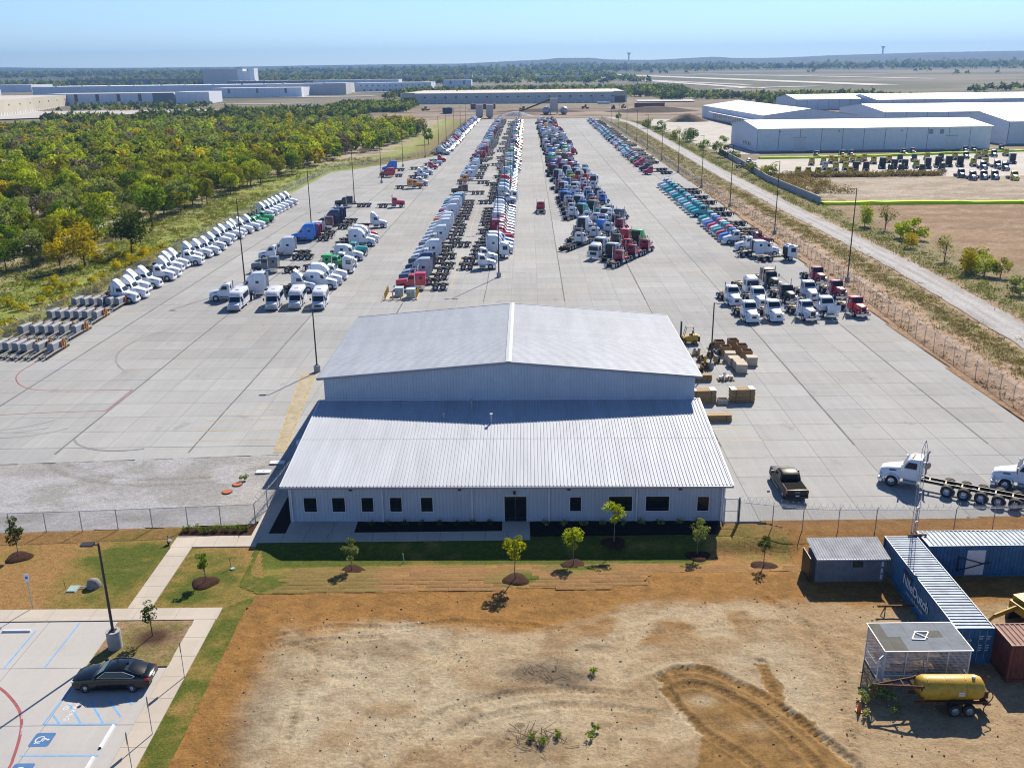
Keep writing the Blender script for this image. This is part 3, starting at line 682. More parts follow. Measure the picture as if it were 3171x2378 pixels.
stuff(mk('tyre_marks', tyre, 'tyre_mark', yard_o))
hz = MB()
def lane(t, s): return (-23.85 - 2.6 * t + s * (1.05 + .7 * t), 86.2 + 25.8 * t)
for s in (0, 1):
    r = ribbon([lane(0, s), lane(1, s)], .17); hz.add(r.v, r.f)
fill = [lane(0, 0), lane(0, 1), lane(1, 1), lane(1, 0)]
mk('faded_lane_paint', MB().add([(x, y, .0235) for x, y in fill], [(0, 1, 2, 3)]), 'line_yellow_faded', yard_o)
for k in range(30):
    t = k / 30
    r = ribbon([lane(t, 0), lane(min(1, t + .03), 1)], .10); hz.add(r.v, r.f)
mk('hatched_lane_marking', hz, 'line_yellow', yard_o)
bl = MB()
for k, yy in enumerate((91.3, 94.9, 98.4, 88.0)):
    r = ribbon([(19.6, yy), (25.4, yy)], .11); bl.add(r.v, r.f)
for yy in (89.5, 92.3, 95.4, 98.6):
    r = ribbon([(-33.5, yy), (-24.6, yy + .2)], .10); bl.add(r.v, r.f)
for yy in np.arange(160, 330, 9.0):
    r = ribbon([(-10.6 + (yy - 160) * .016, yy), (-10.6 + (yy + 7 - 160) * .016, yy + 7)], .12); bl.add(r.v, r.f)
stuff(mk('stall_lines', bl, 'line_yellow', yard_o))

# ---- gravel apron at the left front
GRV = [(-75, 69.2), (-42.5, 69.4), (-21.8, 70.6), (-20.4, 75), (-20.4, 86.2), (-23.6, 85.6), (-50, 83.9), (-75, 83.8)]
def gr_z(X, Y): return .012 + .07 * (fbm(X / 1.3, Y / 1.0, 31) - .5) + .03 * (fbm(X * 2.5, Y * 2.5, 32) - .5) - .05 * np.exp(-((np.hypot(X + 33, (Y - 90) * 1.3) - 13.2) / .35) ** 2) - .05 * np.exp(-((np.hypot(X + 33, (Y - 90) * 1.3) - 14.9) / .3) ** 2)
def gr_c(X, Y):
    n = fbm(X / 3, Y / 2, 33); m = fbm(X / 11, Y / 8, 34)
    c = lerp((.40, .385, .365), (.31, .295, .265), sstep(.4, .7, n))
    c = lerp(c, np.broadcast_to((.43, .395, .34), (*X.shape, 3)), sstep(.45, .7, m) * .6)
    rut = np.exp(-((np.hypot(X + 33, (Y - 90) * 1.3) - 13.2) / .5) ** 2) + np.exp(-((np.hypot(X + 33, (Y - 90) * 1.3) - 14.9) / .45) ** 2)
    return lerp(c, np.broadcast_to((.24, .22, .19), (*X.shape, 3)), np.clip(rut, 0, 1) * .5 * sstep(.3, .6, n))
gravel = struct(grid_mesh('gravel_apron', np.arange(-75, -20, .28), np.arange(69, 86.4, .24), gr_z, gr_c, 'gravel', lambda x, y: inpoly(x, y, GRV)))

# ---- lawns, bare dirt lot, parking
def shadow_dip(X, Y):  # dip made up to carry the building's shadow farther down the lawn
    s = sstep(61.2, 64.6, Y) * (1 - sstep(65.2, 67.1, Y)) * sstep(-20.4, -18.2, X) * (1 - sstep(20.5, 24, X))
    return -.6 * s
def turf_col(X, Y, green, brown=(.30, .165, .055), grn=(.085, .105, .012), mid=(.215, .155, .035)):
    n = fbm(X / 1.1, Y / .8, 41) ; n2 = fbm(X / 4.5, Y / 3, 42)
    g = np.clip(green + (n - .5) * .9 + (n2 - .5) * .9, 0, 1)
    c = lerp(brown, mid, sstep(0, .5, g))
    return lerp(c, np.broadcast_to(grn, (*X.shape, 3)), sstep(.45, .95, g))
def left_lawn_c(X, Y):
    g = .22 + .75 * gauss(X, Y, -29.5, 61.5, 4.2, 4.5) + .45 * gauss(X, Y, -30, 66, 4.5, 2.2) + .5 * gauss(X, Y, -39, 66, 1.6) + .55 * gauss(X, Y, -23.5, 58.8, 2.2, 1.4) + .3 * gauss(X, Y, -23, 63, 3, 4)
    g = g - .35 * sstep(-32, -36, X)
    return turf_col(X, Y, g)
LAWNL = [(-60, 57.6), (-20.6, 57.6), (-20.45, 57.6), (-18.6, 59.2), (-18.9, 62), (-20.4, 67.2), (-20.6, 68.6), (-21.6, 70.5), (-42.5, 69.4), (-60, 69.2)]
lawn = struct(grid_mesh('lawn', np.arange(-60, -18.2, .2), np.arange(57.4, 70.8, .2), lambda X, Y: .02 + .03 * (fbm(X * 1.5, Y * 1.5, 43) - .5), left_lawn_c, 'turf', lambda x, y: inpoly(x, y, LAWNL)))
STRIP = [(-20.75, 25), (-19.0, 25), (-18.95, 57.4), (-18.5, 59.3), (-20.45, 57.7), (-20.75, 57.5)]
lawn2 = struct(grid_mesh('lawn_strip', np.arange(-20.9, -18.3, .16), np.arange(25, 59.5, .2), lambda X, Y: .03 + .03 * (fbm(X * 1.5, Y * 1.5, 44) - .5),
               lambda X, Y: turf_col(X, Y, .75 + .5 * (fbm(X / 3, Y / 3, 45) - .5) - .5 * gauss(X, Y, -19.8, 46.6, 1, 1.1)), 'turf', lambda x, y: inpoly(x, y, STRIP)))
def front_lawn_c(X, Y):  # darker green is also painted in the outline of the building's cast shadow
    g = .10 + .95 * sstep(63.7, 64.8, Y) * sstep(16, 14.5, X) + .95 * gauss(X, Y, .2, 61.3, 1.5, 1.1) + .9 * gauss(X, Y, 4.8, 63.2, 2.0, 1.1) + .5 * gauss(X, Y, 19, 67, 3.5, 2.6) \
        + .30 * sstep(-8, -16, X) + .45 * gauss(X, Y, -18.6, 62.5, 3.2, 3) + .4 * gauss(X, Y, 12, 63.5, 3, .6)
    return turf_col(X, Y, g, (.315, .165, .055))
FRONT = [(-20.6, 67.3), (-20.3, 60.5), (-18.4, 59.3), (-12, 59.35), (-7, 59.5), (2.5, 59.8), (6.6, 59.6), (9.4, 60.2), (10.4, 62.0), (21.6, 62.1), (22.4, 68.6), (21, 69.4), (17.6, 69.8), (16.5, 67.9), (1.4, 67.9), (1.4, 67.2), (-20.6, 67.2)]
lawn3 = struct(grid_mesh('front_lawn', np.arange(-21, 23, .2), np.arange(59.2, 70, .2), lambda X, Y: .05 + shadow_dip(X, Y) + .03 * (fbm(X * 1.5, Y * 1.5, 46) - .5), front_lawn_c, 'turf', lambda x, y: inpoly(x, y, FRONT)))
# laid sod rolls: each a thin slab of turf of its own
sod_me = {}
for w in (1.15, 1.4):
    for v in range(3):
        vx = np.linspace(-w / 2, w / 2, 7); vy = np.linspace(-.24, .24, 4)
        def sz(X, Y, v=v): return .055 + .022 * (fbm(X * 3 + v * 7, Y * 3, 47 + v) - .5) - .02 * ((np.abs(X) > w / 2 - .02) | (np.abs(Y) > .235))
        tmp = grid_mesh('sod_roll', vx, vy, sz, lambda X, Y: np.ones((*X.shape, 3)), 'sod')
        sod_me[(w, v)] = tmp.data; bpy.data.objects.remove(tmp)
def sod_material(name, c):
    k = N(name); f = k.noise(k.pos(), 6.5, 7, .75); oi = k.n('ObjectInfo')
    col = k.mix(k.ramp(f, .3, .72), c, tuple(x * .52 for x in c))
    k.col(k.mix(1., col, k.grey(k.ramp(oi.outputs['Random'], 0, 1, .9, 1.1)), 'MULTIPLY')); k.bump(f, .9, .05); return k.done(.95, 0, .1)
sod_material('sod_tan', (.37, .205, .08)); sod_material('sod_olive', (.29, .20, .065)); sod_material('sod_green', (.13, .16, .02))
nsod = 0
row = 0
y = 59.75
while y < 63.9:
    x = -17.6 + (row % 3) * .45
    while x < 21:
        w = 1.15 if random.random() < .5 else 1.4
        xc = x + w / 2
        ok = inpoly(np.array([xc]), np.array([y]), FRONT)[0] and not (12 < xc and y > 63.4)
        near_tree = min(math.hypot(xc - a, (y - b) * 1.2) for a, b in ((-12.4, 63.2), (.1, 61.0), (4.6, 64.0), (19.1, 63.0)))
        if ok and near_tree > 1.0 and nsod < 300 and random.random() < .97:
            gsh = .9 * math.exp(-((xc - .2) / 1.6) ** 2 - ((y - 61.3) / 1.2) ** 2) + .9 * math.exp(-((xc - 4.8) / 2.1) ** 2 - ((y - 63.2) / 1.1) ** 2) + .35 * (xc < -10) + random.uniform(0, .3)
            m = 'sod_green' if gsh > .78 else ('sod_olive' if gsh > .34 else 'sod_tan')
            part('sod_roll', sod_me[(w, random.randrange(3))], m, lawn3, (xc, y, float(shadow_dip(xc, y)) + .035 + random.uniform(-.008, .012)), (random.uniform(-.01, .01), 0, random.uniform(-.02, .02)))
            nsod += 1
        x += w + .03
    y += .51; row += 1

# bare dirt lot: clay, pale caliche, wheel ruts pressed into the surface
TRK = []
def rut(pts, w=.34, deep=.07, tread=True): TRK.append((np.array(smooth_path(pts, 14)), w, deep, tread))
rut([(8.9, 49.0), (10.2, 49.9), (12.2, 49.6), (15, 47.0), (17.5, 43.0), (19.5, 38)], .35, .10); rut([(9.2, 47.6), (10.6, 48.4), (12.3, 47.8), (14.5, 45.2), (16.2, 41.5), (17.5, 37)], .35, .10)
rut([(9.1, 49.3), (9.6, 46.5), (10.8, 44.0), (12.8, 41.5), (14.5, 38)], .32, .09); rut([(15.7, 50.6), (15.6, 47.5), (16.6, 44.5), (18.8, 41)], .3, .06)
rut([(-15.6, 54.2), (-12.5, 55.2), (-8, 55.0), (-3, 55.6), (3, 54.6)], .26, .04); rut([(-15.8, 53.4), (-13.4, 52.4), (-12.6, 50.6), (-13.2, 48), (-13, 44)], .26, .04)
rut([(-15.6, 54.3), (-16.4, 53.6), (-15.4, 52.9), (-13, 53.5), (-9, 54)], .25, .05); rut([(-9, 40), (-7, 43.5), (-3.5, 46.5), (2, 48), (7, 47.5)], .3, .05); rut([(-7.2, 40), (-5.2, 42.8), (-2, 45.4), (3, 46.6), (8, 45.8)], .3, .05)
rut([(-4, 40), (-3.2, 42), (-2.2, 43.4)], .25, .06); rut([(6, 53), (12, 54.6), (18, 55), (24, 53)], .3, .02)
rut([(18, 58), (20, 54), (20.5, 50), (19.6, 46), (18.6, 42)], .4, .03); rut([(-1.6, 42.4), (-.6, 43.5), (.2, 44.6)], .3, .06)
def track_fields(X, Y):
    d = np.zeros(X.shape); tm = np.zeros(X.shape); lug = np.zeros(X.shape)
    for P, w, deep, tread in TRK:
        x0, y0 = P.min(0) - 2; x1, y1 = P.max(0) + 2
        sel = (X > x0) & (X < x1) & (Y > y0) & (Y < y1)
        xs = X[sel]; ys = Y[sel]; best = np.full(xs.shape, 9e9); arc = np.zeros(xs.shape); side = np.zeros(xs.shape); s = 0
        for a, b in zip(P[:-1], P[1:]):
            v = b - a; L = np.hypot(*v) + 1e-9; t = np.clip(((xs - a[0]) * v[0] + (ys - a[1]) * v[1]) / L ** 2, 0, 1)
            dx = xs - a[0] - t * v[0]; dy = ys - a[1] - t * v[1]; dd = np.hypot(dx, dy); m = dd < best
            best[m] = dd[m]; arc[m] = (s + t * L)[m]; side[m] = np.abs(dx * v[1] - dy * v[0])[m] / L; s += L
        prof = -np.exp(-(best / w) ** 4) * deep + np.exp(-((best - w * 1.45) / (w * .4)) ** 2) * deep * .55
        d[sel] += prof; inside = np.exp(-(best / w) ** 4); tm[sel] = np.maximum(tm[sel], inside)
        if tread: d[sel] += inside * .05 * np.sin((arc - side * .8) * 2 * math.pi / .42)
    return d, tm
def dirt_all(X, Y):
    d, tm = track_fields(X, Y)
    n = fbm(X / 2.6, Y / 2.0, 51); n2 = fbm(X / .8, Y / .7, 52); n3 = fbm(X / 7, Y / 5, 53); n4 = fbm(X * 2.2, Y * 2.2, 54)
    Z = .0 + (.16 * (n - .5) + .09 * (n2 - .5)) * (1 - .75 * sstep(57.5, 59.5, Y)) + .06 * (n4 - .5) + d + shadow_dip(X, Y) * .9 + .03 * sstep(57.5, 59.5, Y)
    clay = np.array((.31, .155, .042)); pale = np.array((.445, .335, .195)); tan = np.array((.335, .225, .115)); drk = np.array((.135, .095, .058)); gold = np.array((.275, .145, .038))
    # clay near the sod edge and down the left side
    edge = 56.0 + 2.2 * (n3 - .5) * 2 + 1.8 * sstep(3, 10, X) - 1.2 * gauss(X, Y, -4, 55, 6, 5)
    m_clay = np.maximum(sstep(edge - 1.0, edge + .9, Y + (n - .5) * 2.2), sstep(-14.6, -17.2, X + (n3 - .5) * 3 - (50 - Y) * .05))
    m_clay = np.maximum(m_clay, .75 * sstep(.46, .62, n) * np.maximum(gauss(X, Y, 5.5, 55, 3.2, 1.6), np.maximum(gauss(X, Y, 12.3, 55.6, 3.6, 1.6), gauss(X, Y, 8, 53.6, 2.5, 1.2)) * 1.3))
    c = lerp(pale, tan, sstep(.40, .62, n * .6 + n3 * .4))
    c = lerp(c, np.broadcast_to((.51, .425, .275), (*X.shape, 3)), sstep(.52, .70, n3) * .55)
    c = lerp(c, np.broadcast_to(tan * .78, (*X.shape, 3)), sstep(.55, .75, n2) * .5)
    c = lerp(c, np.broadcast_to(tan * np.array((1.02, .96, .9)), (*X.shape, 3)), sstep(16, 20, X) * .55)
    c = lerp(c, lerp(clay, clay * .8, sstep(.4, .7, n2)), np.clip(m_clay, 0, 1))
    GP = [(8.6, 49.2), (10, 50.2), (12.3, 50.1), (15.3, 47.6), (15.3, 50.6), (16.1, 50.6), (16.4, 46), (18.4, 41), (21, 35), (11, 35), (9.6, 41), (10.6, 43.4), (9.7, 46)]
    wob = (fbm(X / .9, Y / .9, 55) - .5) * 1.1
    m_g = inpoly(X + wob, Y + wob, GP).astype(float) * (1 - .85 * gauss(X, Y, 11.2, 46.9, .9, .55)) * (1 - .5 * gauss(X, Y, 13.5, 44.5, 1.2, .5))
    c = lerp(c, lerp(gold, gold * .7, sstep(.4, .7, n2)), m_g * .88)
    m_d = 1.5 * gauss(X, Y, 1.6, 49.8, 2.1, 1.0) + 1.5 * gauss(X, Y, 3.2, 49.0, 1.2, .7) + .7 * gauss(X, Y, -.6, 48, 1.5, .5) + .5 * gauss(X, Y, 5.0, 52.5, 1.8, .5) + .55 * gauss(X, Y, -9, 52.6, 3.5, 1.0) + .5 * gauss(X, Y, 1.2, 43.3, 2.2, 1.3)
    m_d = m_d + .45 * gauss(X, Y, -15.3, 46, 1.3, 6)
    c = lerp(c, np.broadcast_to(drk, (*X.shape, 3)), np.clip(m_d * (.35 + 1.1 * n2), 0, .85))
    c = lerp(c, c * .84, tm * .6 * (.3 + n2))
    return Z, c
DIRT = [(-19.1, 25), (-18.95, 57.4), (-18.6, 59.5), (-12, 59.6), (-7, 59.8), (2.5, 60.1), (6.6, 59.9), (9.6, 60.5), (10.6, 62.3), (21.4, 62.4), (22.2, 68.8), (20.6, 70.1), (25, 70.2), (42.7, 70.4), (70, 70.8), (70, 25)]
dx_, dy_ = np.arange(-19.4, 70, .13), np.concatenate([np.arange(30, 40, .3), np.arange(40, 63, .13), np.arange(63, 71, .3)])
dx_ = np.concatenate([dx_[dx_ < 32], np.arange(32, 70.2, .6)])
DX, DY = np.meshgrid(dx_, dy_)
DZ, DC = dirt_all(DX, DY)
dirt = struct(grid_mesh('dirt_lot', dx_, dy_, lambda X, Y: DZ, lambda X, Y: DC, 'dirt', lambda x, y: inpoly(x, y, DIRT)))

# parking court, kerbs and walks: separate cast panels
park = struct(mk('parking_court', MB().prism([(-80, 20), (-22.2, 20), (-22.2, 56.1), (-80, 56.1)], -.2, 0), 'joint'))
pe_x = [-67.4, -59.4, -51.4, -45.4, -41.4, -36.9, -32.2, -27.4, -22.22]; pe_y = [20, 28.5, 34.2, 39.7, 45.2, 50.75, 56.08]
for a, b in zip(pe_x[:-1], pe_x[1:]):
    for c, d in zip(pe_y[:-1], pe_y[1:]):
        if a == -27.4 and d == 56.08: continue
        mk('concrete_slab', MB().prism([(a + .02, c + .02), (b - .02, c + .02), (b - .02, d - .02), (a + .02, d - .02)], 0, .03), 'park_concrete', park)
isl = struct(grid_mesh('planting_island', np.arange(-27.4, -22.1, .15), np.arange(50.75, 56.1, .15), lambda X, Y: .06 + .06 * fbm(X * 1.2, Y * 1.2, 61) + .10 * gauss(X, Y, -24.3, 54, .8),
             lambda X, Y: lerp(lerp((.30, .20, .10), (.20, .16, .05), sstep(.35, .6, fbm(X, Y, 62))), np.broadcast_to((.07, .035, .02), (*X.shape, 3)), np.clip(1.3 * gauss(X, Y, -24.2, 54, 1.25, 1.0), 0, 1)), 'turf'))
walk = struct(mk('sidewalk', MB().prism([(-80, 56.1), (-20.65, 56.1), (-20.65, 57.62), (-80, 57.62)], -.1, .05), 'joint'))
def panels(x0, x1, y0, y1, nx, ny, z=.09):
    for i in range(nx):
        for j in range(ny):
            a, b = x0 + (x1 - x0) * i / nx + .012, x0 + (x1 - x0) * (i + 1) / nx - .012; c, d = y0 + (y1 - y0) * j / ny + .012, y0 + (y1 - y0) * (j + 1) / ny - .012
            mk('sidewalk_panel', MB().prism([(a, c), (b, c), (b, d), (a, d)], z - .2, z), 'walk_concrete', walk)
panels(-62, -20.65, 56.1, 57.62, 14, 1); panels(-22.2, -20.7, 26, 56.1, 1, 14); panels(-27.42, -25.72, 57.62, 66.6, 1, 6); panels(-27.5, -20.65, 66.6, 68.45, 4, 1)
panels(-21.5, -20.15, 68.45, 80, 1, 8, .05); panels(-20.65, 1.35, 67.2, 68.75, 12, 1); panels(-18.75, -13.1, 68.75, 70.95, 3, 1); panels(-.95, 1.35, 68.75, 70.85, 1, 1)
for nm, lab, poly, mt in (('planting_bed', 0, [(-13.08, 68.78), (-.97, 68.78), (-.97, 70.9), (-13.08, 70.9)], 'mulch_black'), ('planting_bed', 0, [(1.38, 67.9), (16.3, 67.9), (17.4, 70.6), (1.38, 70.9)], 'mulch_black'),
                          ('planting_bed', 0, [(-20.1, 68.5), (-18.8, 68.78), (-18.78, 75.5), (-20.1, 79)], 'mulch_black'), ('planting_bed', 0, [(-27.45, 68.47), (-21.52, 68.5), (-21.6, 70.5), (-27.5, 70.0)], 'mulch')):
    xs_ = np.arange(min(p[0] for p in poly), max(p[0] for p in poly) + .2, .2); ys_ = np.arange(min(p[1] for p in poly), max(p[1] for p in poly) + .2, .2)
    o = struct(grid_mesh(nm, xs_, ys_, lambda X, Y: .03 + .07 * fbm(X * 3, Y * 3, 63), None, mt, lambda x, y, poly=poly: inpoly(x, y, poly)))
# parking paint
pm = lambda nm, path, w, mt, z=.034: mk(nm, ribbon(path, w, z), mt, park)
for a in ((-32.65, 55.0, 50.75), (-30.05, 55.95, 50.7), (-35.3, 55.0, 50.75), (-37.9, 55.0, 50.75), (-40.5, 55, 50.75)): pm('stall_line', [(a[0], a[1]), (a[0], a[2])], .10, 'line_blue' if a[0] > -36 else 'line_white')
pm('stall_line', [(-27.55, 45.33), (-23.2, 45.3)], .11, 'line_blue'); pm('stall_line', [(-27.55, 45.33), (-27.4, 49.6)], .11, 'line_blue'); pm('stall_line', [(-27.6, 42.68), (-23.2, 42.62)], .11, 'line_blue')
for a, b in (((-27.35, 46.15), (-26.65, 45.38)), ((-26.9, 47.2), (-25.4, 45.4)), ((-25.6, 47.3), (-24.1, 45.4)), ((-24.6, 47.5), (-23.25, 45.9)), ((-23.7, 47.8), (-23.05, 47.05))): pm('hatch_line', [a, b], .11, 'line_blue')
red_path = smooth_path([(-34.5, 50.6), (-31.9, 48.8), (-30.6, 47.7), (-29.5, 46.5), (-28.8, 45.3), (-28.3, 44.0), (-27.9, 42.6), (-27.7, 41.5), (-27.6, 38)])
pm('fire_lane_line', red_path, .17, 'line_red')
def rrect(x0, x1, y0, y1, r, n=5):
    out = []
    for cx, cy, a0 in ((x1 - r, y0 + r, -90), (x1 - r, y1 - r, 0), (x0 + r, y1 - r, 90), (x0 + r, y0 + r, 180)):
        out += [(cx + r * math.cos(R(a0 + 90 * k / n)), cy + r * math.sin(R(a0 + 90 * k / n))) for k in range(n + 1)]
    return out
def ada(y0):
    p = rrect(-27.55, -26.4, y0, y0 + 1.18, .15)
    o = mk('accessible_parking_symbol', MB().add([(x, y, .034) for x, y in p], [tuple(range(len(p)))]), 'ada_blue', park)
    cx, cy = -26.98, y0 + .58          # figure lies with its head to the right
    m = MB()
    arc = [(cx - .08 + .27 * math.cos(R(t)), cy + .0 + .27 * math.sin(R(t))) for t in range(60, 291, 12)]
    for r in (ribbon(arc, .075, .038), ribbon([(cx + .02, cy + .16), (cx + .26, cy + .04)], .085, .038), ribbon([(cx + .02, cy + .16), (cx - .02, cy - .12), (cx - .2, cy - .16), (cx - .3, cy - .34)], .08, .039), ribbon([(cx + .12, cy + .1), (cx + .08, cy - .14)], .06, .0395)):
        m.add(r.v, r.f)
    hd = [(cx + .34 + .075 * math.cos(R(t)), cy + .02 + .075 * math.sin(R(t)), .038) for t in range(0, 360, 30)]
    m.add(hd, [tuple(range(12))])
    mk('wheelchair_figure', m, 'line_white', o)
ada(43.4); ada(40.9)

def text_mesh(name, s, size, mat_, parent, M4, extrude=0.0, align='CENTER', bold=0.0):
    cu = bpy.data.curves.new(name, 'FONT'); cu.body = s; cu.size = size; cu.align_x = align; cu.extrude = extrude; cu.offset = bold; cu.resolution_u = 3
    t = bpy.data.objects.new(name, cu); COL.objects.link(t)
    dg = bpy.context.evaluated_depsgraph_get()
    me = bpy.data.meshes.new_from_object(t.evaluated_get(dg)); bpy.data.objects.remove(t)
    me.materials.clear(); me.materials.append(None)
    if M4 is not None: me.transform(M4)
    return part(name, me, mat_, parent) if parent is not False else me
def frame4(origin, xdir, ydir):
    x = Vector(xdir).normalized(); y = Vector(ydir).normalized(); z = x.cross(y)
    return Matrix(((x.x, y.x, z.x, origin[0]), (x.y, y.y, z.y, origin[1]), (x.z, y.z, z.z, origin[2]), (0, 0, 0, 1)))
text_mesh('lettering', 'NO', .42, 'line_white', park, frame4((-27.0, 46.9, .035), (-.05, -1, 0), (1, -.05, 0)), bold=.012)
text_mesh('lettering', 'PARKING', .42, 'line_white', park, frame4((-26.5, 46.5, .035), (-.05, -1, 0), (1, -.05, 0)), bold=.008)
for kk, ss in ((20, 'FIRE LANE'), (26, 'NO PARKING')):
    a = Vector((*red_path[kk], 0)); b = Vector((*red_path[kk + 3], 0)); d = (b - a).normalized()
    text_mesh('lettering', ss, .15, 'line_white', park, frame4((a.x, a.y, .037), d, (-d.y, d.x, 0)), bold=.004)

# ================================================================== THE METAL BUILDING
BW, D1, D2 = 37.1, 16.11, 23.66           # width, office depth, shop depth
E1, E2, E3, E4 = 3.63, 5.39, 7.755, 9.32  # office eave, top of office roof, shop eave, shop ridge
bld = thing('metal_building', 'long pale metal building with low office wing roof stepping up to gabled shop', 'building', (-19.156, 70.42, 0), -.01835)
PW = BW / 41
def ribbed(L, w=PW, ribs=3, rh=.062, rb=.055, rt=.02, minor=True):
    """profile across x, length along y, ribs up in z"""
    xs = []
    for k in range(ribs):
        c = w * (k + .5) / ribs
        xs += [(c - rb, 0), (c - rt, rh), (c + rt, rh), (c + rb, 0)]
        if minor and k < ribs - 1:
            q = c + w / ribs / 2; xs += [(q - .02, 0), (q, .006), (q + .02, 0)]
    prof = [(0, 0)] + xs + [(w, 0)]
    n = len(prof)
    return MB().add([(x, 0, z) for x, z in prof] + [(x, L, z) for x, z in prof], [(i, i + 1, n + i + 1, n + i) for i in range(n - 1)])
sl = math.atan2(E2 - E1, D1 + .3); SLn = math.hypot(E2 - E1, D1 + .3)
half = SLn * .5
pm1 = ribbed(half + .12).me('roof_panel', 1); pm2 = ribbed(SLn - half).me('roof_panel', 1)
for k in range(41):
    part('roof_panel', pm1, 'roof_panel', bld, (k * PW, -.30, E1), (sl, 0, 0))
    part('roof_panel', pm2, 'roof_panel', bld, (k * PW, -.30 + half * math.cos(sl), E1 + half * math.sin(sl) + .012), (sl, 0, 0))
mk('roof_deck', MB().extr([(0, 0)], 0, 0) if 0 else MB().add([(0, -.28, E1 - .16), (BW, -.28, E1 - .16), (BW, D1, E2 - .16), (0, D1, E2 - .16), (0, -.28, E1 - .02), (BW, -.28, E1 - .02), (BW, D1, E2 - .02), (0, D1, E2 - .02)],
   [(0, 3, 2, 1), (4, 5, 6, 7), (0, 1, 5, 4), (1, 2, 6, 5), (2, 3, 7, 6), (3, 0, 4, 7)]), 'trim_white', bld)
mk('gutter', MB().box(-.06, BW + .06, -.46, -.31, E1 - .17, E1 - .015), 'trim_grey', bld)
for x in (-.1, BW - .02):
    mk('rake_trim', MB().add([(x, -.35, E1 - .2), (x + .12, -.35, E1 - .2), (x + .12, D1, E2 - .2), (x, D1, E2 - .2), (x, -.35, E1 + .06), (x + .12, -.35, E1 + .06), (x + .12, D1, E2 + .06), (x, D1, E2 + .06)],
       [(0, 3, 2, 1), (4, 5, 6, 7), (0, 1, 5, 4), (1, 2, 6, 5), (2, 3, 7, 6), (3, 0, 4, 7)]), 'trim_white', bld)
# front wall panels, ribs outward (-y)
wl = BW - .9; npan = 40; ww = wl / npan
wm = ribbed(E1 - .15, ww, 3, .03, .04, .016, True)
wm.v = [(x, -z, y) for x, y, z in wm.v]
wme = wm.me('wall_panel', 1)
for k in range(npan): part('wall_panel', wme, 'wall_panel', bld, (.45 + k * ww, .45, .05))
mk('inner_wall', MB().box(.46, BW - .46, .47, D1 - .1, 0, E1 - .25), 'wall_panel', bld)
mk('base_trim', MB().box(.42, BW - .42, .40, .46, 0, .06), 'trim_grey', bld)
for x in (.40, BW - .50): mk('corner_trim', MB().box(x, x + .1, .385, .5, 0, E1 - .18), 'trim_white', bld)
# office side walls
for sx, xx in ((-1, .45), (1, BW - .45)):
    n = 17; w2 = (D1 - .5) / n
    for k in range(n):
        h = E1 - .2 + (E2 - E1) * (k * w2) / D1
        m = ribbed(h, w2, 3, .03, .04, .016, True); m.v = [(xx + sx * z, .5 + k * w2 + x, y) for x, y, z in m.v]
        mk('wall_panel', m, 'wall_panel', bld)
# shop front gable panels
def gable(x): return E3 + (E4 - E3) * (1 - abs(x - BW / 2) / (BW / 2)) - .1
for k in range(41):
    x0, x1 = max(.45, k * PW), min(BW - .45, (k + 1) * PW)
    w = x1 - x0; prof = [(0, 0)]
    for q in range(3):
        c = w * (q + .5) / 3; prof += [(c - .04, 0), (c - .016, .03), (c + .016, .03), (c + .04, 0)]
    prof.append((w, 0)); n = len(prof)
    m = MB().add([(x0 + a, D1 - .02 - b, E2 - .25) for a, b in prof] + [(x0 + a, D1 - .02 - b, gable(x0 + a)) for a, b in prof], [(i, i + 1, n + i + 1, n + i) for i in range(n - 1)])
    mk('wall_panel', m, 'wall_panel', bld)
mk('wall_flashing', MB().box(.3, BW - .3, D1 - .20, D1 - .06, E2 - .06, E2 + .1), 'trim_white', bld)
# shop roof
rl = math.hypot(BW / 2 + .1, E4 - E3); ra = math.atan2(E4 - E3, BW / 2 + .1); npr = 26; pw2 = (D2 + .35) / npr
rp = ribbed(rl, pw2, 3, .022, .05, .02)
left = MB().add([(y * math.cos(ra), x, y * math.sin(ra) + z) for x, y, z in rp.v], rp.f).me('roof_panel', 1)
right = MB().add([(-y * math.cos(ra), x, y * math.sin(ra) + z) for x, y, z in rp.v], rp.f).me('roof_panel', 1)
for k in range(npr):
    part('roof_panel', left, 'roof_panel', bld, (-.1, D1 - .3 + k * pw2, E3)); part('roof_panel', right, 'roof_panel', bld, (BW + .1, D1 - .3 + k * pw2, E3))
for yy, nm in ((D1 - .42, 'rake_trim'), (D1 + D2 - .06, 'rake_trim')):
    p = [(-.12, E3 - .2), (BW / 2, E4 - .2), (BW + .12, E3 - .2), (BW + .12, E3 + .045), (BW / 2, E4 + .05), (-.12, E3 + .045)]
    mk(nm, MB().extr(p, yy, yy + .12), 'trim_grey', bld)
mk('ridge_cap', MB().extr([(BW / 2 - .3, E4 + .055), (BW / 2, E4 + .10), (BW / 2 + .3, E4 + .055), (BW / 2, E4 + .02)], D1 - .42, D1 + D2 + .06), 'roof_panel', bld)
for x in (-.22, BW + .08): mk('gutter', MB().box(x, x + .14, D1 - .3, D1 + D2, E3 - .17, E3 - .02), 'trim_grey', bld)
p = [(.5, 0), (BW - .5, 0), (BW - .5, E3 - .1), (BW / 2, E4 - .1), (.5, E3 - .1)]
mk('shop_wall', MB().extr(p, D1, D1 + D2 - .3), 'wall_panel', bld)
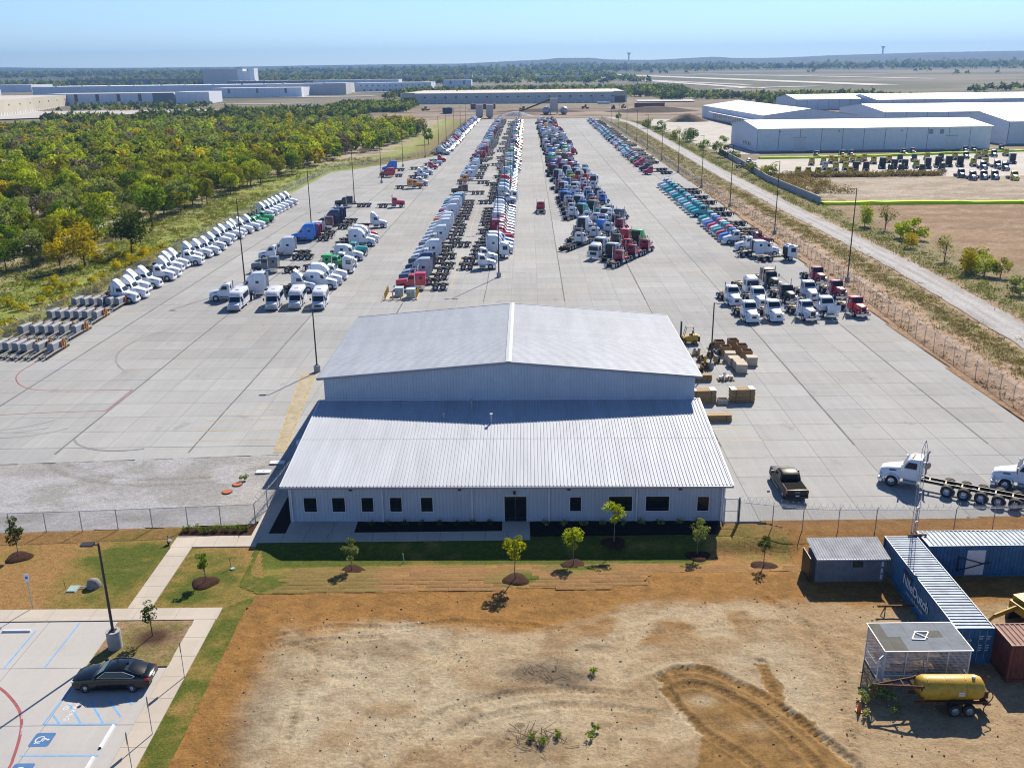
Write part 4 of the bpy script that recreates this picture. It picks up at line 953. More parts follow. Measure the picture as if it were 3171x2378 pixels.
# windows, door, lights, downspouts (positions along the wall)
def window(x0, x1, z0, z1, nm='window', mullion=False):
    f = MB()
    for a in ((x0 - .07, x1 + .07, z0 - .07, z0), (x0 - .07, x1 + .07, z1, z1 + .07), (x0 - .07, x0, z0, z1), (x1, x1 + .07, z0, z1)): f.box(a[0], a[1], .365, .45, a[2], a[3])
    fr = mk(nm, f, 'trim_white', bld)
    mk('pane', MB().box(x0, x1, .40, .415, z0, z1), 'glass_black', fr)
    mk('sash', MB().box(x0, x1, .385, .40, z0 + (z1 - z0) * .14, z0 + (z1 - z0) * .14 + .05), 'dark', fr)
    if mullion: mk('mullion', MB().box((x0 + x1) / 2 - .05, (x0 + x1) / 2 + .05, .38, .40, z0, z1), 'dark', fr)
def wx(px): return (px - 900) / (2240 - 900) * (BW - .9) + .45      # along the wall
for a, b in ((944, 983), (1032, 1071), (1123, 1159), (1211, 1247), (1307, 1343), (1767, 1801), (2158, 2193)): window(wx(a), wx(b), 1.02, 2.30)
for a, b in ((1887, 1958), (2000, 2071)): window(wx(a), wx(b), 1.02, 2.34)
window(wx(1565), wx(1633), .06, 2.36, 'entrance_door', True)
for xx in (wx(1188), wx(1465), wx(1702), wx(1972), wx(2232), .62):
    d = mk('downspout', MB().box(xx - .06, xx + .06, .29, .40, .1, E1 - .16), 'trim_white', bld)
    mk('elbow', MB().box(xx - .055, xx + .055, -.3, .29, E1 - .30, E1 - .2), 'trim_white', d)
for px in (1092, 1428, 1763, 2103): mk('wall_light', MB().box(wx(px) - .13, wx(px) + .13, .2, .44, 2.98, 3.16), 'dark', bld)
mk('wall_light', MB().box(wx(1596) - .1, wx(1596) + .1, .25, .44, 2.6, 2.85), 'dark', bld)
def lowroof(x, y): return E1 + (y + .3) * (E2 - E1) / (D1 + .3)
for x, y, h in ((12.5, 12.0, .5), (17.0, 11.0, .85), (15.0, 14.3, .7)):
    v = mk('vent_pipe', MB().cyl((x, y, lowroof(x, y) - .05), (x, y, lowroof(x, y) + h), .10, 10), 'galv', bld, smooth=.7)
    mk('cap', MB().cyl((x, y, lowroof(x, y) + h), (x, y, lowroof(x, y) + h + .10), .16, 10), 'galv', v)

# ================================================================== FAR BUILDINGS
def obj_box(nm, x0, x1, y0, y1, z0, z1, mt, par): return mk(nm, MB().box(x0, x1, y0, y1, z0, z1), mt, par)
def tiltup(name, label, x, y, rz, L, Dp, H, wall='warehouse_white', roof='roof_white', npanel=12, docks=0, win=0, clere=0, z=None, side_docks=0, parapet=.12, accents=()):
    """tilt-up concrete warehouse: origin at its near left corner, front along local x, depth along local y"""
    z0 = float(ter(x, y)) if z is None else z
    t = thing(name, label, 'warehouse', (x, y, z0 - .3), rz)
    w = L / npanel; g = .10 if H > 9 else .06
    pme = MB().box(g, w - g, -.16, .0, 0, H).me('wall_panel', 1)
    for k in range(npanel):
        a = k in accents
        part('wall_panel', pme, 'warehouse_grey' if a else wall, t, (k * w, 0, 0))
    obj_box('front_wall', 0, L, 0, .4, 0, H - .02, 'joint', t); obj_box('side_wall', 0, .4, .4, Dp, 0, H, wall, t); obj_box('side_wall', L - .4, L, .4, Dp, 0, H, wall, t); obj_box('rear_wall', .4, L - .4, Dp - .4, Dp, 0, H, wall, t)
    obj_box('roof', .4, L - .4, .4, Dp - .4, H - parapet - .3, H - parapet, roof, t)
    dme = MB().box(-1.5, 1.5, -.32, -.16, .4, 3.8).me('dock_door', 1)
    for k in range(docks): part('dock_door', dme, 'white_paint' if wall != 'warehouse_white' else 'warehouse_grey', t, (L * (.08 + .84 * (k + .5) / docks), 0, 0))
    wme = MB().box(-1.3, 1.3, -.3, -.16, H * .62, H * .62 + 1.5).me('window', 1)
    for k in range(clere): part('window', wme, 'window_dark', t, (L * (.04 + .92 * (k + .5) / clere), 0, 0))
    wme2 = MB().box(-1.6, 1.6, -.3, -.16, H * .45, H * .92).me('window', 1)
    for k in range(win): part('window', wme2, 'window_dark', t, (L * (.02 + .96 * (k + .5) / win), 0, 0))
    return t
def rooftop_units(t, pts, z, mt='white_paint'):
    me = MB().box(-2, 2, -1.5, 1.5, 0, 1.8).me('rooftop_unit', 1)
    for x, y in pts: part('rooftop_unit', me, mt, t, (x, y, z))
c = tiltup('warehouse', 'long beige warehouse with glass corner entries beyond the far end of the yard', -128, 1150, -.05, 266, 210, 14.2, 'warehouse_beige', 'roof_tan', 20, 26, 0, 20, 0.)
for x in (4, 252): 
    e = obj_box('corner_entry', x, x + 12, -.8, -.1, .2, 9.5, 'window_dark', c)
    obj_box('entry_frame', x - 1.5, x + 13.5, -.7, -.12, 9.5, 14.9, 'warehouse_tan', c)
c = tiltup('warehouse', 'tan warehouse with a row of white dock doors at the left edge of the view', -486, 880, R(101), 365, 150, 16, 'warehouse_tan', 'roof_tan', 17, 34, 0, 9, 0.)
c = tiltup('warehouse', 'white warehouse with dark vertical window slots and grey corner behind the left wood', -578, 1215, .06, 158, 70, 14, 'warehouse_white', 'roof_tan', 18, 14, 0, 0, None, accents=(15, 16, 17))
c2_ = tiltup('warehouse', 'white warehouse annex with pale tall panels just right of the grey corner', -419, 1226, .02, 42, 60, 14.6, 'warehouse_white', 'roof_white', 5, 0, 0, 0, None)
for k in range(5):
    obj_box('window', 10 + k * 26, 14 + k * 26, -.34, -.17, 4.5, 13.2, 'window_dark', c)
c = tiltup('warehouse', 'second white warehouse with tall dark windows, farther right behind the wood', -430, 1420, .03, 128, 70, 13.5, 'warehouse_white', 'roof_white', 12, 0, 3, 0, None)
c = tiltup('warehouse', 'pale grey warehouse of eight wide plain panels with white end wall', -372, 1500, .01, 122, 90, 17, 'warehouse_beige', 'roof_white', 8, 0, 0, 0, None)
rooftop_units(c, [(20, 30), (55, 40), (85, 25)], 16.2)
c = tiltup('warehouse', 'long low white warehouse with many small docks right of the plain panel warehouse', -258, 1640, -.02, 128, 80, 14, 'warehouse_white', 'roof_white', 12, 10, 0, 12, None)
c = tiltup('warehouse', 'small pale blue-grey warehouse at the right end of the left warehouse park', -122, 1830, 0, 52, 60, 13, 'warehouse_white', 'roof_white', 5, 0, 2, 0, None)
c = tiltup('warehouse', 'huge white plant roof with rooftop units behind the left warehouses', -760, 1560, .02, 420, 150, 15, 'warehouse_white', 'roof_white', 14, 0, 0, 0, None)
rooftop_units(c, [(30 + 27 * k, 20 + (k * 37) % 100) for k in range(14)], 14.2)
c = tiltup('warehouse', 'distant white hall with a dark recessed front among the left warehouses', -560, 1950, .03, 340, 90, 13, 'warehouse_white', 'roof_white', 10, 0, 0, 0, None, accents=(0, 1, 2, 3, 4))
rooftop_units(c, [(20 + 25 * k, 15 + (k * 31) % 60) for k in range(12)], 12.2)
t = thing('tower_block', 'tall white blocky process tower rising above the left warehouse roofs', 'building', (-648, 2080, float(ter(-648, 2080))))
obj_box('hall', 0, 74, 0, 40, 0, 34, 'warehouse_beige', t); obj_box('shaft', 74.1, 86, -2, 30, 0, 35, 'warehouse_white', t); obj_box('link', 86.1, 98, 0, 25, 12, 30, 'warehouse_white', t); obj_box('shaft', 98.1, 110, -2, 30, 0, 36, 'warehouse_white', t)
obj_box('bay_door', 88, 97, -.4, 0, 1, 11, 'window_dark', t)
for k, (x, y, L, Dp, H, w_) in enumerate([(-1150, 1820, 260, 90, 13, 'warehouse_white'), (-1010, 2250, 330, 80, 14, 'warehouse_grey'), (-300, 2420, 210, 80, 13, 'warehouse_beige'), (-80, 2350, 60, 40, 12, 'warehouse_white'), (60, 2300, 120, 50, 11, 'warehouse_white'), (-900, 1500, 90, 60, 13, 'warehouse_white')]):
    tiltup('warehouse', ['far white warehouse at the left edge near the horizon', 'far dark fronted warehouse left of the process tower', 'far grey warehouse right of the process tower', 'tiny white building among trees beyond the beige warehouse', 'tiny white terminal roofs at the edge of the airfield', 'white office block with dark left side above the tan warehouse'][k],
           x, y, .02, L, Dp, H, w_, 'roof_white', max(3, int(L / 30)), 0, 2 if k == 5 else 0, 0)
pave = MB()
for poly in ([(-490, 860), (-470, 860), (-330, 1000), (-310, 1060), (-400, 1120), (-540, 1240), (-553, 1240)], [(-420, 1180), (-255, 1190), (-240, 1212), (-420, 1205)], [(-330, 1395), (-200, 1390), (-195, 1440), (-330, 1450)], [(-260, 1560), (-120, 1560), (-120, 1620), (-260, 1620)], [(-185, 1130), (-130, 1130), (-128, 1250), (-200, 1255)], [(150, 1130), (215, 1125), (230, 1230), (160, 1235)]):
    zz = float(ter(*np.mean(poly, 0))) + .25
    pave.add([(x, y, zz) for x, y in poly], [tuple(range(len(poly)))])
plain('far_pave', (.55, .50, .43), .85, 0, .08, .05, .2)
struct(mk('warehouse_pavement', pave, 'far_pave'))

# metal hangars on the right
def hangar(label, x0, y0, L, Dp, eave, ridge, axis='x', n=11, wall='hangar_wall', roof='hangar_roof', rz=0., doors=(), z=0.):
    """gabled metal building; ridge along local x ('x') or local y ('y')"""
    t = thing('metal_hangar', label, 'hangar', (x0, y0, z - .05), rz)
    if axis == 'x':
        w = L / n; pme = MB().box(.16, w - .16, -.1, 0, .5, eave).me('wall_panel', 1)
        for k in range(n): part('wall_panel', pme, wall, t, (k * w, 0, 0))
        obj_box('base_course', 0, L, -.12, .02, 0, .48, 'concrete_post', t); obj_box('front_wall', 0, L, 0, .3, .5, eave, 'trim_grey', t)
        g = [(0, 0), (0, eave), (Dp / 2, ridge), (Dp, eave), (Dp, 0)]
        for xx in (0, L - .3):
            nn = len(g); mk('gable_wall', MB().add([(xx, a + .001, b) for a, b in g] + [(xx + .3, a + .001, b) for a, b in g], [tuple(range(nn)), tuple(range(nn, 2 * nn))[::-1]] + [(i, (i + 1) % nn, (i + 1) % nn + nn, i + nn) for i in range(nn)]), wall, t)
        obj_box('rear_wall', 0, L, Dp - .3, Dp, 0, eave, wall, t)
        for s, nm in ((0, 'roof_slope'), (1, 'roof_slope')):
            ya, yb = (-.4, Dp / 2) if s == 0 else (Dp + .4, Dp / 2)
            za = eave - .4 * (ridge - eave) / (Dp / 2)
            mk(nm, MB().add([(-.4, ya, za), (L + .4, ya, za), (L + .4, yb, ridge), (-.4, yb, ridge), (-.4, ya, za + .25), (L + .4, ya, za + .25), (L + .4, yb, ridge + .25), (-.4, yb, ridge + .25)],
               [(0, 3, 2, 1), (4, 5, 6, 7), (0, 1, 5, 4), (1, 2, 6, 5), (2, 3, 7, 6), (3, 0, 4, 7)]), roof, t)
    else:
        w = Dp / n; pme = MB().box(-.1, 0, .05, w - .05, .5, eave).me('wall_panel', 1)
        for k in range(n): part('wall_panel', pme, wall, t, (0, k * w, 0))
        g = [(0, 0), (0, eave), (L / 2, ridge), (L, eave), (L, 0)]
        for yy in (0, Dp - .3): mk('gable_wall', MB().extr(g, yy, yy + .3), wall, t)
        obj_box('side_wall', 0, .3, .3, Dp - .3, 0, eave - .05, 'trim_grey', t); obj_box('side_wall', L - .3, L, .3, Dp - .3, 0, eave, wall, t)
        for xa, xb in ((-.4, L / 2), (L + .4, L / 2)):
            za = eave - .4 * (ridge - eave) / (L / 2)
            mk('roof_slope', MB().add([(xa, -.4, za), (xa, Dp + .4, za), (xb, Dp + .4, ridge), (xb, -.4, ridge), (xa, -.4, za + .25), (xa, Dp + .4, za + .25), (xb, Dp + .4, ridge + .25), (xb, -.4, ridge + .25)],
               [(0, 3, 2, 1), (4, 5, 6, 7), (0, 1, 5, 4), (1, 2, 6, 5), (2, 3, 7, 6), (3, 0, 4, 7)]), roof, t)
    for dx0, dx1, dz0, dz1 in doors:
        d = obj_box('roller_door', dx0, dx1, -.2, -.1, dz0, dz1, 'trim_white', t)
        obj_box('door_frame', dx0 - .25, dx1 + .25, -.17, -.101, dz1, dz1 + .25, 'trim_grey', t)
    return t
h1 = hangar('long white metal hangar with a white sloped roof, nearest beyond the right yard', 114, 441, 108, 50, 10.2, 12.8, 'x', 11, rz=.012, doors=((17, 22.5, .1, 6.2), (87, 92.5, .1, 6.2)))
for x in (10, 37, 66): mk('wall_lamp', MB().box(x, x + .5, -.4, -.1, 8.7, 9.1), 'dark', h1)
for x in (79, 84): mk('wall_vent', MB().box(x, x + 1.8, -.2, -.1, 7.2, 9.2), 'trim_grey', h1)
for k in range(5): mk('window', MB().box(-.2, 0, 12 + k * 3, 13 + k * 3, 2.2, 3.6), 'window_dark', h1)
hangar('white metal hangar cut by the right edge of the view, nearest yard side', 243, 468, 90, 60, 10.8, 14.2, 'x', 7)
hangar('white metal hangar with white roof in the middle, behind the nearest hangar', 238, 612, 240, 86, 9.6, 13.2, 'x', 18)
h3 = hangar('metal hangar with blue-grey roof and a line of loading docks on its left side', 157, 597, 58, 190, 9.0, 12.8, 'y', 19, roof='roof_blue')
can = mk('dock_canopy', MB().box(-3.2, -.1, 20, 150, 5.4, 5.8), 'trim_white', h3)
dme = MB().box(-.22, -.1, -1.6, 1.6, 1.2, 4.8).me('dock_door', 1)
for k in range(18): part('dock_door', dme, 'window_dark', h3, (0, 24 + k * 7.1, 0))
hangar('long white metal hangar farthest back on the right, left section', 268, 905, 80, 70, 9.5, 13, 'x', 8, z=0)
hangar('long white metal hangar farthest back on the right, long right section', 330, 872, 260, 84, 9.5, 13.5, 'x', 18, z=0)
hangar('white metal hangar with tan lit roof at the far right edge, behind the others', 520, 800, 160, 70, 10.5, 15, 'x', 10, z=0)
apron = MB()
for poly in ([(97, 470), (113, 478), (112, 441), (112, 425), (98, 432), (96, 450)], [(96, 480), (150, 520), (156, 760), (110, 760), (95, 640)], [(92, 334), (190, 326), (300, 318), (330, 432), (200, 430), (106, 405), (94, 380)]):
    apron.add([(x, y, .03) for x, y in poly], [tuple(range(len(poly)))])
def apron_mat():
    k = N('old_pavement'); f = k.noise(k.pos(), .12, 6, .65); f2 = k.noise(k.pos((.5, 1, 1)), .05, 5)
    col = k.mix(k.ramp(f, .35, .7), (.44, .40, .34), (.32, .28, .23)); k.col(k.mix(k.ramp(f2, .5, .7, 0, .6), col, (.50, .47, .42))); return k.done(.85, 0, .3)
apron_mat()
struct(mk('storage_yard', apron, 'old_pavement'))

# ---- road, verges, fields on the right
RC = smooth_path([(68.5, 60), (70.2, 95), (71.8, 125), (74.6, 171), (75.4, 220), (76.2, 280), (78.0, 360), (81.5, 451), (85.5, 560), (89.5, 692), (86, 760), (83, 806)], 8)
RCa = np.array(RC)
def road_x(y): return np.interp(y, RCa[:, 1], RCa[:, 0])
def strip_c(X, Y):
    fx = np.interp(Y, [90, 300, 712], [56.4, 61.6, 72.6])
    u = (X - fx) / np.maximum(road_x(Y) - 3.0 - fx, 2)
    n = fbm(X / 2.5, Y / 4, 71); n2 = fbm(X / .7, Y / .9, 72)
    c = lerp((.46, .315, .205), (.36, .235, .14), sstep(.35, .65, n2))
    c = lerp(np.broadcast_to((.29, .17, .09), (*X.shape, 3)), c, sstep(-.25, .12, u))
    grass = sstep(.42, .60, u + (n - .5) * .35) * (1 - sstep(.86, 1.02, u))
    c = lerp(c, lerp((.23, .19, .075), (.16, .155, .05), n), grass * (.45 + .55 * sstep(.35, .6, n2)) * .9)
    far = sstep(250, 400, Y)
    c = lerp(c, lerp((.20, .17, .07), (.14, .145, .05), n), far * .7)
    beyond = sstep(0, 3, X - road_x(Y) - 3.2)
    c = lerp(c, lerp((.24, .19, .09), (.17, .155, .06), n), beyond * .85)
    return c
vy = np.concatenate([np.arange(60, 300, 1.2), np.arange(300, 830, 4)])
verge = struct(grid_mesh('verge', np.arange(54.5, 97, .7), vy, lambda X, Y: .01 + .14 * fbm(X / 1.6, Y / 1.6, 73) * sstep(0, 2, np.abs(X - road_x(Y)) - 3) - .03 * (X < 57), strip_c, 'meadow',
               lambda x, y: x > np.interp(y, [60, 70.6, 91.5, 185, 300, 400, 470, 745, 900], [57, 56, 54.2, 57.2, 61, 63.2, 65.4, 72, 76])))
def road_c(X, Y):
    u = X - road_x(Y); n = fbm(X / 1.2, Y / 6, 74)
    c = lerp((.43, .40, .36), (.35, .32, .28), sstep(.35, .65, n))
    wheel = np.exp(-((np.abs(u + .2) - 1.0) / .45) ** 2)
    return lerp(c, np.broadcast_to((.52, .50, .465), (*X.shape, 3)), wheel * .65)
ry = np.concatenate([np.arange(60, 320, 1.0), np.arange(320, 808, 4)])
RU = np.linspace(-3.0, 3.1, 13)
RX = road_x(ry)[:, None] + RU[None, :] + (fbm(ry[:, None] / 3, RU[None, :], 75) - .5) * .9 * (np.abs(RU[None, :]) > 2.6)
RY = np.repeat(ry[:, None], 13, 1)
idx = np.arange(RX.size).reshape(RX.shape)
rq = np.stack([idx[:-1, :-1], idx[:-1, 1:], idx[1:, 1:], idx[1:, :-1]], -1).reshape(-1, 4)
road = struct(raw_mesh('gravel_road', np.stack([RX, RY, .13 - .03 * np.abs(RU)[None, :] / 3 + 0 * RX], -1).reshape(-1, 3), rq, road_c(RX, RY).reshape(-1, 3), 'gravel'))
# brown mown field, dry lot
def field_c(X, Y):
    n = fbm(X / 9, Y / 5, 76); n2 = fbm(X / 2, Y / 1.5, 77)
    c = lerp((.30, .19, .105), (.23, .14, .075), sstep(.35, .65, n)); c = lerp(c, np.broadcast_to((.38, .28, .17), (*X.shape, 3)), sstep(.55, .8, n2) * .6)
    lot = sstep(262, 268, Y + 0 * X)
    d = lerp((.40, .325, .235), (.30, .23, .155), sstep(.35, .65, n)); d = lerp(d, np.broadcast_to((.46, .39, .29), (*X.shape, 3)), sstep(.5, .75, n2) * .6)
    return lerp(c, d, lot)
struct(grid_mesh('dry_field', np.arange(88, 330, 1.6), np.concatenate([np.arange(110, 330, 1.6)]), lambda X, Y: .02 + .12 * fbm(X / 2, Y / 2, 78), field_c, 'meadow'))
# airfield
af = MB()
def farpoly(pts, lift=.6): af.add([(x, y, float(ter(x, y)) + lift) for x, y in pts], [tuple(range(len(pts)))])
def far_ribbon(a, b, w):
    P = [(a[0] + (b[0] - a[0]) * t, a[1] + (b[1] - a[1]) * t) for t in np.linspace(0, 1, 24)]
    for p, q in zip(P[:-1], P[1:]):
        d = Vector((q[0] - p[0], q[1] - p[1])).normalized(); n = Vector((-d.y, d.x)) * w / 2
        farpoly([(p[0] + n.x, p[1] + n.y), (p[0] - n.x, p[1] - n.y), (q[0] - n.x, q[1] - n.y), (q[0] + n.x, q[1] + n.y)])
far_ribbon((300, 3000), (640, 1660), 60); far_ribbon((180, 2900), (400, 1560), 30); far_ribbon((560, 2900), (900, 2050), 40); far_ribbon((270, 2350), (430, 1750), 24); far_ribbon((330, 1560), (520, 1640), 26); far_ribbon((380, 1200), (620, 1010), 12)
struct(mk('airfield_pavement', af, 'far_pave'))

# ================================================================== FENCES
post_me = {}
def fence(label, pts, h=2.1, step=3.0, arm=0, razor=False, far=330, posts_x=None):
    t = thing('chain_link_fence', label, 'fence', (pts[0][0], pts[0][1], 0), 0)
    o = Vector((pts[0][0], pts[0][1], 0))
    P = [Vector((p[0], p[1], 0)) - o for p in pts]
    key = (h, arm)
    if key not in post_me:
        m = MB().cyl((0, 0, -.1), (0, 0, h), .038, 6)
        if arm: m.cyl((0, 0, h), (.28 * arm, 0, h + .32), .028, 5)
        post_me[key] = m.me('post', 1)
    rail = MB(); fab = MB(); wires = MB(); rest = MB()
    for a, b in zip(P[:-1], P[1:]):
        d = b - a; L = d.length; n = max(1, round(L / step)); u = d.normalized()
        rail.cyl(a + Vector((0, 0, h - .03)), b + Vector((0, 0, h - .03)), .024, 5)
        fab.add([tuple(a + Vector((0, 0, .05))), tuple(b + Vector((0, 0, .05))), tuple(b + Vector((0, 0, h))), tuple(a + Vector((0, 0, h)))], [(0, 1, 2, 3)])
        nr = Vector((-u.y, u.x, 0)) * -1
        if arm:
            for f in (.33, .66, 1.):
                q = nr * (.28 * arm * f) + Vector((0, 0, h + .32 * f)); wires.cyl(a + q, b + q, .008, 3)
        if razor:
            path = [a + u * (L * k / (n * 60)) + nr * (.12 * arm) + Vector((0, 0, h + .3)) + (nr * math.cos(k * .55) + Vector((0, 0, 1)) * math.sin(k * .55)) * .26 for k in range(n * 60 + 1)]
            wires.tube(path, .009, 3)
        for k in range(n):
            p = a + d * (k / n)
            if (p + o).y < far: part('post', post_me[key], 'galv', t, p, (0, 0, math.atan2(nr.y, nr.x)))
            else: rest.box(p.x - .04, p.x + .04, p.y - .04, p.y + .04, 0, h)
    part('post', post_me[key], 'galv', t, P[-1])
    mk('top_rail', rail, 'galv', t); mk('mesh', fab, 'chain_link', t)
    if wires.v: stuff(mk('barbed_wire', wires, 'equip_grey', t))
    if rest.v: stuff(mk('far_posts', rest, 'galv', t))
    return t
fence('chain link fence between the meadow and the left row of white trucks', [(-75.5, 100), (-72.6, 124), (-71.4, 166), (-70.8, 254), (-71.4, 309), (-70.6, 372), (-64.2, 383), (-44.2, 428), (-36.6, 440), (-33.6, 730), (-24, 792)], 2.1, 3.05, -1, far=300)
fence('chain link fence with angled wire arms along the right edge of the yard', [(57.8, 70.8), (56.0, 92), (57.2, 127), (58.9, 157), (61.2, 214), (62.0, 265), (63.2, 353), (68.6, 500), (73.0, 712), (75, 790)], 2.1, 3.05, 1, far=330)
fence('grey chain link fence between gravel apron and left lawn', [(-60, 69.2), (-41.6, 69.35), (-38.7, 69.45), (-35.8, 69.6), (-32.9, 69.8), (-30.1, 69.95), (-27.2, 70.15), (-24.5, 70.35), (-21.65, 70.55)], 1.9, 3.0)
fence('short chain link fence running up beside the left end of the building', [(-21.65, 70.6), (-20.95, 76), (-20.6, 80), (-20.4, 84.5), (-19.7, 86.5)], 1.9, 2.5, 1, razor=True)
fence('razor wire topped fence right of the office, in front of the pickup', [(18.75, 69.75), (21.3, 69.0), (23.6, 68.4), (26.4, 68.1), (29.4, 68.0), (32.6, 67.9), (35.8, 68.0), (39, 68.1), (42.2, 68.2), (45.5, 68.3), (58, 70.7)], 2.0, 3.0, 1, razor=True)
gt = thing('pedestrian_gate', 'narrow chain link gate at the right corner of the office', 'gate', (17.55, 69.9, 0))
mk('gate_frame', MB().tube([(0, 0, .1), (0, 0, 2.2), (1.05, -.05, 2.2), (1.05, -.05, .1), (0, 0, .1)], .035, 6).tube([(0, 0, 1.1), (1.05, -.05, 1.1)], .03, 6), 'white_paint', gt)
mk('mesh', MB().add([(0, 0, .1), (1.05, -.05, .1), (1.05, -.05, 2.2), (0, 0, 2.2)], [(0, 1, 2, 3)]), 'chain_link', gt); mk('hinge_post', MB().cyl((-.08, 0, 0), (-.08, 0, 2.4), .05, 8), 'white_paint', gt); mk('latch_post', MB().cyl((1.15, -.06, 0), (1.15, -.06, 2.4), .06, 8), 'pole_metal', gt)
# pale block wall and hi-vis barrier lines of the right storage lot
wl_ = thing('block_wall', 'low grey retaining wall between the gravel road and the dry lot', 'wall', (86.5, 262, 0))
wpts = [(0, 0), (.2, 30), (.4, 58), (1.6, 70), (5, 110), (9, 172)]
for (ax, ay), (bx, by) in zip(wpts[:-1], wpts[1:]):
    n = max(1, round(math.hypot(bx - ax, by - ay) / 5))
    for k in range(n):
        a = Vector((ax + (bx - ax) * k / n, ay + (by - ay) * k / n, 0)); b = Vector((ax + (bx - ax) * (k + 1) / n, ay + (by - ay) * (k + 1) / n, 0)); u = (b - a).normalized(); nn = Vector((-u.y, u.x, 0)) * .12
        a = a + u * .03; b = b - u * .03
        mk('wall_panel', MB().prism([tuple((a + nn)[:2]), tuple((b + nn)[:2]), tuple((b - nn)[:2]), tuple((a - nn)[:2])], 0, 2.2), 'stone_wall', wl_)
def barrier(label, pts, h):
    t = thing('silt_fence', label, 'silt fence', (pts[0][0], pts[0][1], 0)); o = pts[0]
    m = MB(); pp = [(p[0] - o[0], p[1] - o[1]) for p in pts]
    for (ax, ay), (bx, by) in zip(pp[:-1], pp[1:]):
        n = max(2, int(math.hypot(bx - ax, by - ay) / 4))
        xs = [(ax + (bx - ax) * k / n, ay + (by - ay) * k / n + random.uniform(-.15, .15)) for k in range(n + 1)]
        hs = [h * random.uniform(.8, 1.1) for _ in xs]
        m.add([(x, y, 0) for x, y in xs] + [(x, y + .15, q) for (x, y), q in zip(xs, hs)] + [(x, y + 2.6, q * .9) for (x, y), q in zip(xs, hs)] + [(x, y + 3.0, 0) for x, y in xs],
              [(r * (n + 1) + k, r * (n + 1) + k + 1, (r + 1) * (n + 1) + k + 1, (r + 1) * (n + 1) + k) for r in range(3) for k in range(n)])
    mk('fabric', m, 'hivis', t)
barrier('lime green silt barrier along the near edge of the dry lot', [(87, 260.5), (100, 260.2), (120, 259.6), (141, 258.4), (200, 256)], .9)
barrier('lime green silt barrier at the foot of the nearest hangar', [(106, 403.5), (127, 404), (170, 411), (230, 427), (300, 440)], .9)

# ================================================================== LIGHT POLES
def light_pole(label, x, y, h, base_r=.42, base_h=.9, heads=1, arm=.0, ang=0.):
    t = thing('light_pole', label, 'light pole', (x, y, 0), 0, 'yard light poles')
    mk('concrete_base', MB().cyl((0, 0, -.1), (0, 0, base_h), base_r, 14), 'concrete_post', t, smooth=.7)
    mk('base_plate', MB().box(-.2, .2, -.2, .2, base_h, base_h + .05), 'pole_metal', t)
    mk('shaft', MB().cyl((0, 0, base_h + .05), (0, 0, h), .13 if h > 10 else .10, 8, .075), 'pole_metal', t, smooth=.9)
    for k in range(heads):
        a = ang + math.pi * k; c, s = math.cos(a), math.sin(a); m = MB().cyl((0, 0, h - .12), (c * .35, s * .35, h - .1), .045, 6)
        b = [(c * .3 - s * .22, s * .3 + c * .22), (c * .3 + s * .22, s * .3 - c * .22), (c * 1.1 + s * .2, s * 1.1 - c * .2), (c * 1.1 - s * .2, s * 1.1 + c * .2)]
        m.prism(b, h - .16, h - .04); m.add([(q[0], q[1], h - .16) for q in b], [(0, 1, 2, 3)]); mk('lamp_head', m, 'pole_metal', t)
POLES = [('left', [(-47.4, 163.4), (-46.4, 218), (-45.2, 273.8), (-44.4, 328.3), (-43.4, 388), (-38.0, 431), (-35.8, 486), (-34.9, 532), (-33.8, 590), (-32.8, 650), (-31.8, 710)], 15.6),
         ('central', [(-2.2, 169.4), (-1.2, 232), (.2, 290), (1.4, 345), (2.4, 400), (3.6, 460), (5, 520), (6.4, 585), (8, 650)], 15.8),
         ('right fence', [(59.6, 162.1), (60.6, 213.5), (60.9, 260.2), (61.7, 304.4), (62.5, 352.6), (64.2, 402.5), (66.2, 460), (68.2, 514), (71.2, 584), (73.5, 647), (75.5, 715)], 16.4)]
for nm, ps, h in POLES:
    for k, (x, y) in enumerate(ps):
        light_pole('tall dark light pole, %s from the near end of the %s line' % (ordinal(k + 1), nm), x, y, h, heads=2 if nm == 'central' else 1, ang=0 if nm == 'left' else (math.pi if nm != 'central' else 0))
light_pole('short dark light pole on concrete base at the left end of the shop roof', -24.7, 112.8, 8.2, ang=math.pi); light_pole('short dark light pole on concrete base among pallets right of the shop', 25.1, 112.2, 8.6, ang=0)
light_pole('dark light pole on round concrete base beside the parking court sedan', -26.35, 52.9, 7.75, .46, 1.35, ang=math.pi)

# ================================================================== TRUCKS
def ring(x, z0, z1, h0, h1, c):
    zm = z0 + (z1 - z0) * .45
    hm = h0 + (h1 - h0) * .30
    return [(x, -h0, z0), (x, -hm, zm), (x, -h1, z1 - c), (x, -h1 + c * .35, z1 - c * .35), (x, -h1 + c * 1.2, z1), (x, h1 - c * 1.2, z1), (x, h1 - c * .35, z1 - c * .35), (x, h1, z1 - c), (x, hm, zm), (x, h0, z0)]
def fender(xc, zc, r0, r1, y0, y1, a0=-8, a1=188, n=9):
    m = MB()
    for s in (-1, 1):
        rg = []
        for k in range(n + 1):
            a = R(a0 + (a1 - a0) * k / n); ca, sa = math.cos(a), math.sin(a)
            rg.append([(xc + r0 * ca, s * y0, zc + r0 * sa), (xc + r1 * ca, s * y0, zc + r1 * sa), (xc + r1 * ca, s * (y1 - .05), zc + r1 * sa), (xc + (r1 - .06) * ca, s * y1, zc + (r1 - .06) * sa), (xc + r0 * ca, s * y1, zc + r0 * sa)])
        m.loft(rg)
    return m
def quad(m, pts, mi=0): return m.add(pts, [(0, 1, 2, 3)], mi)
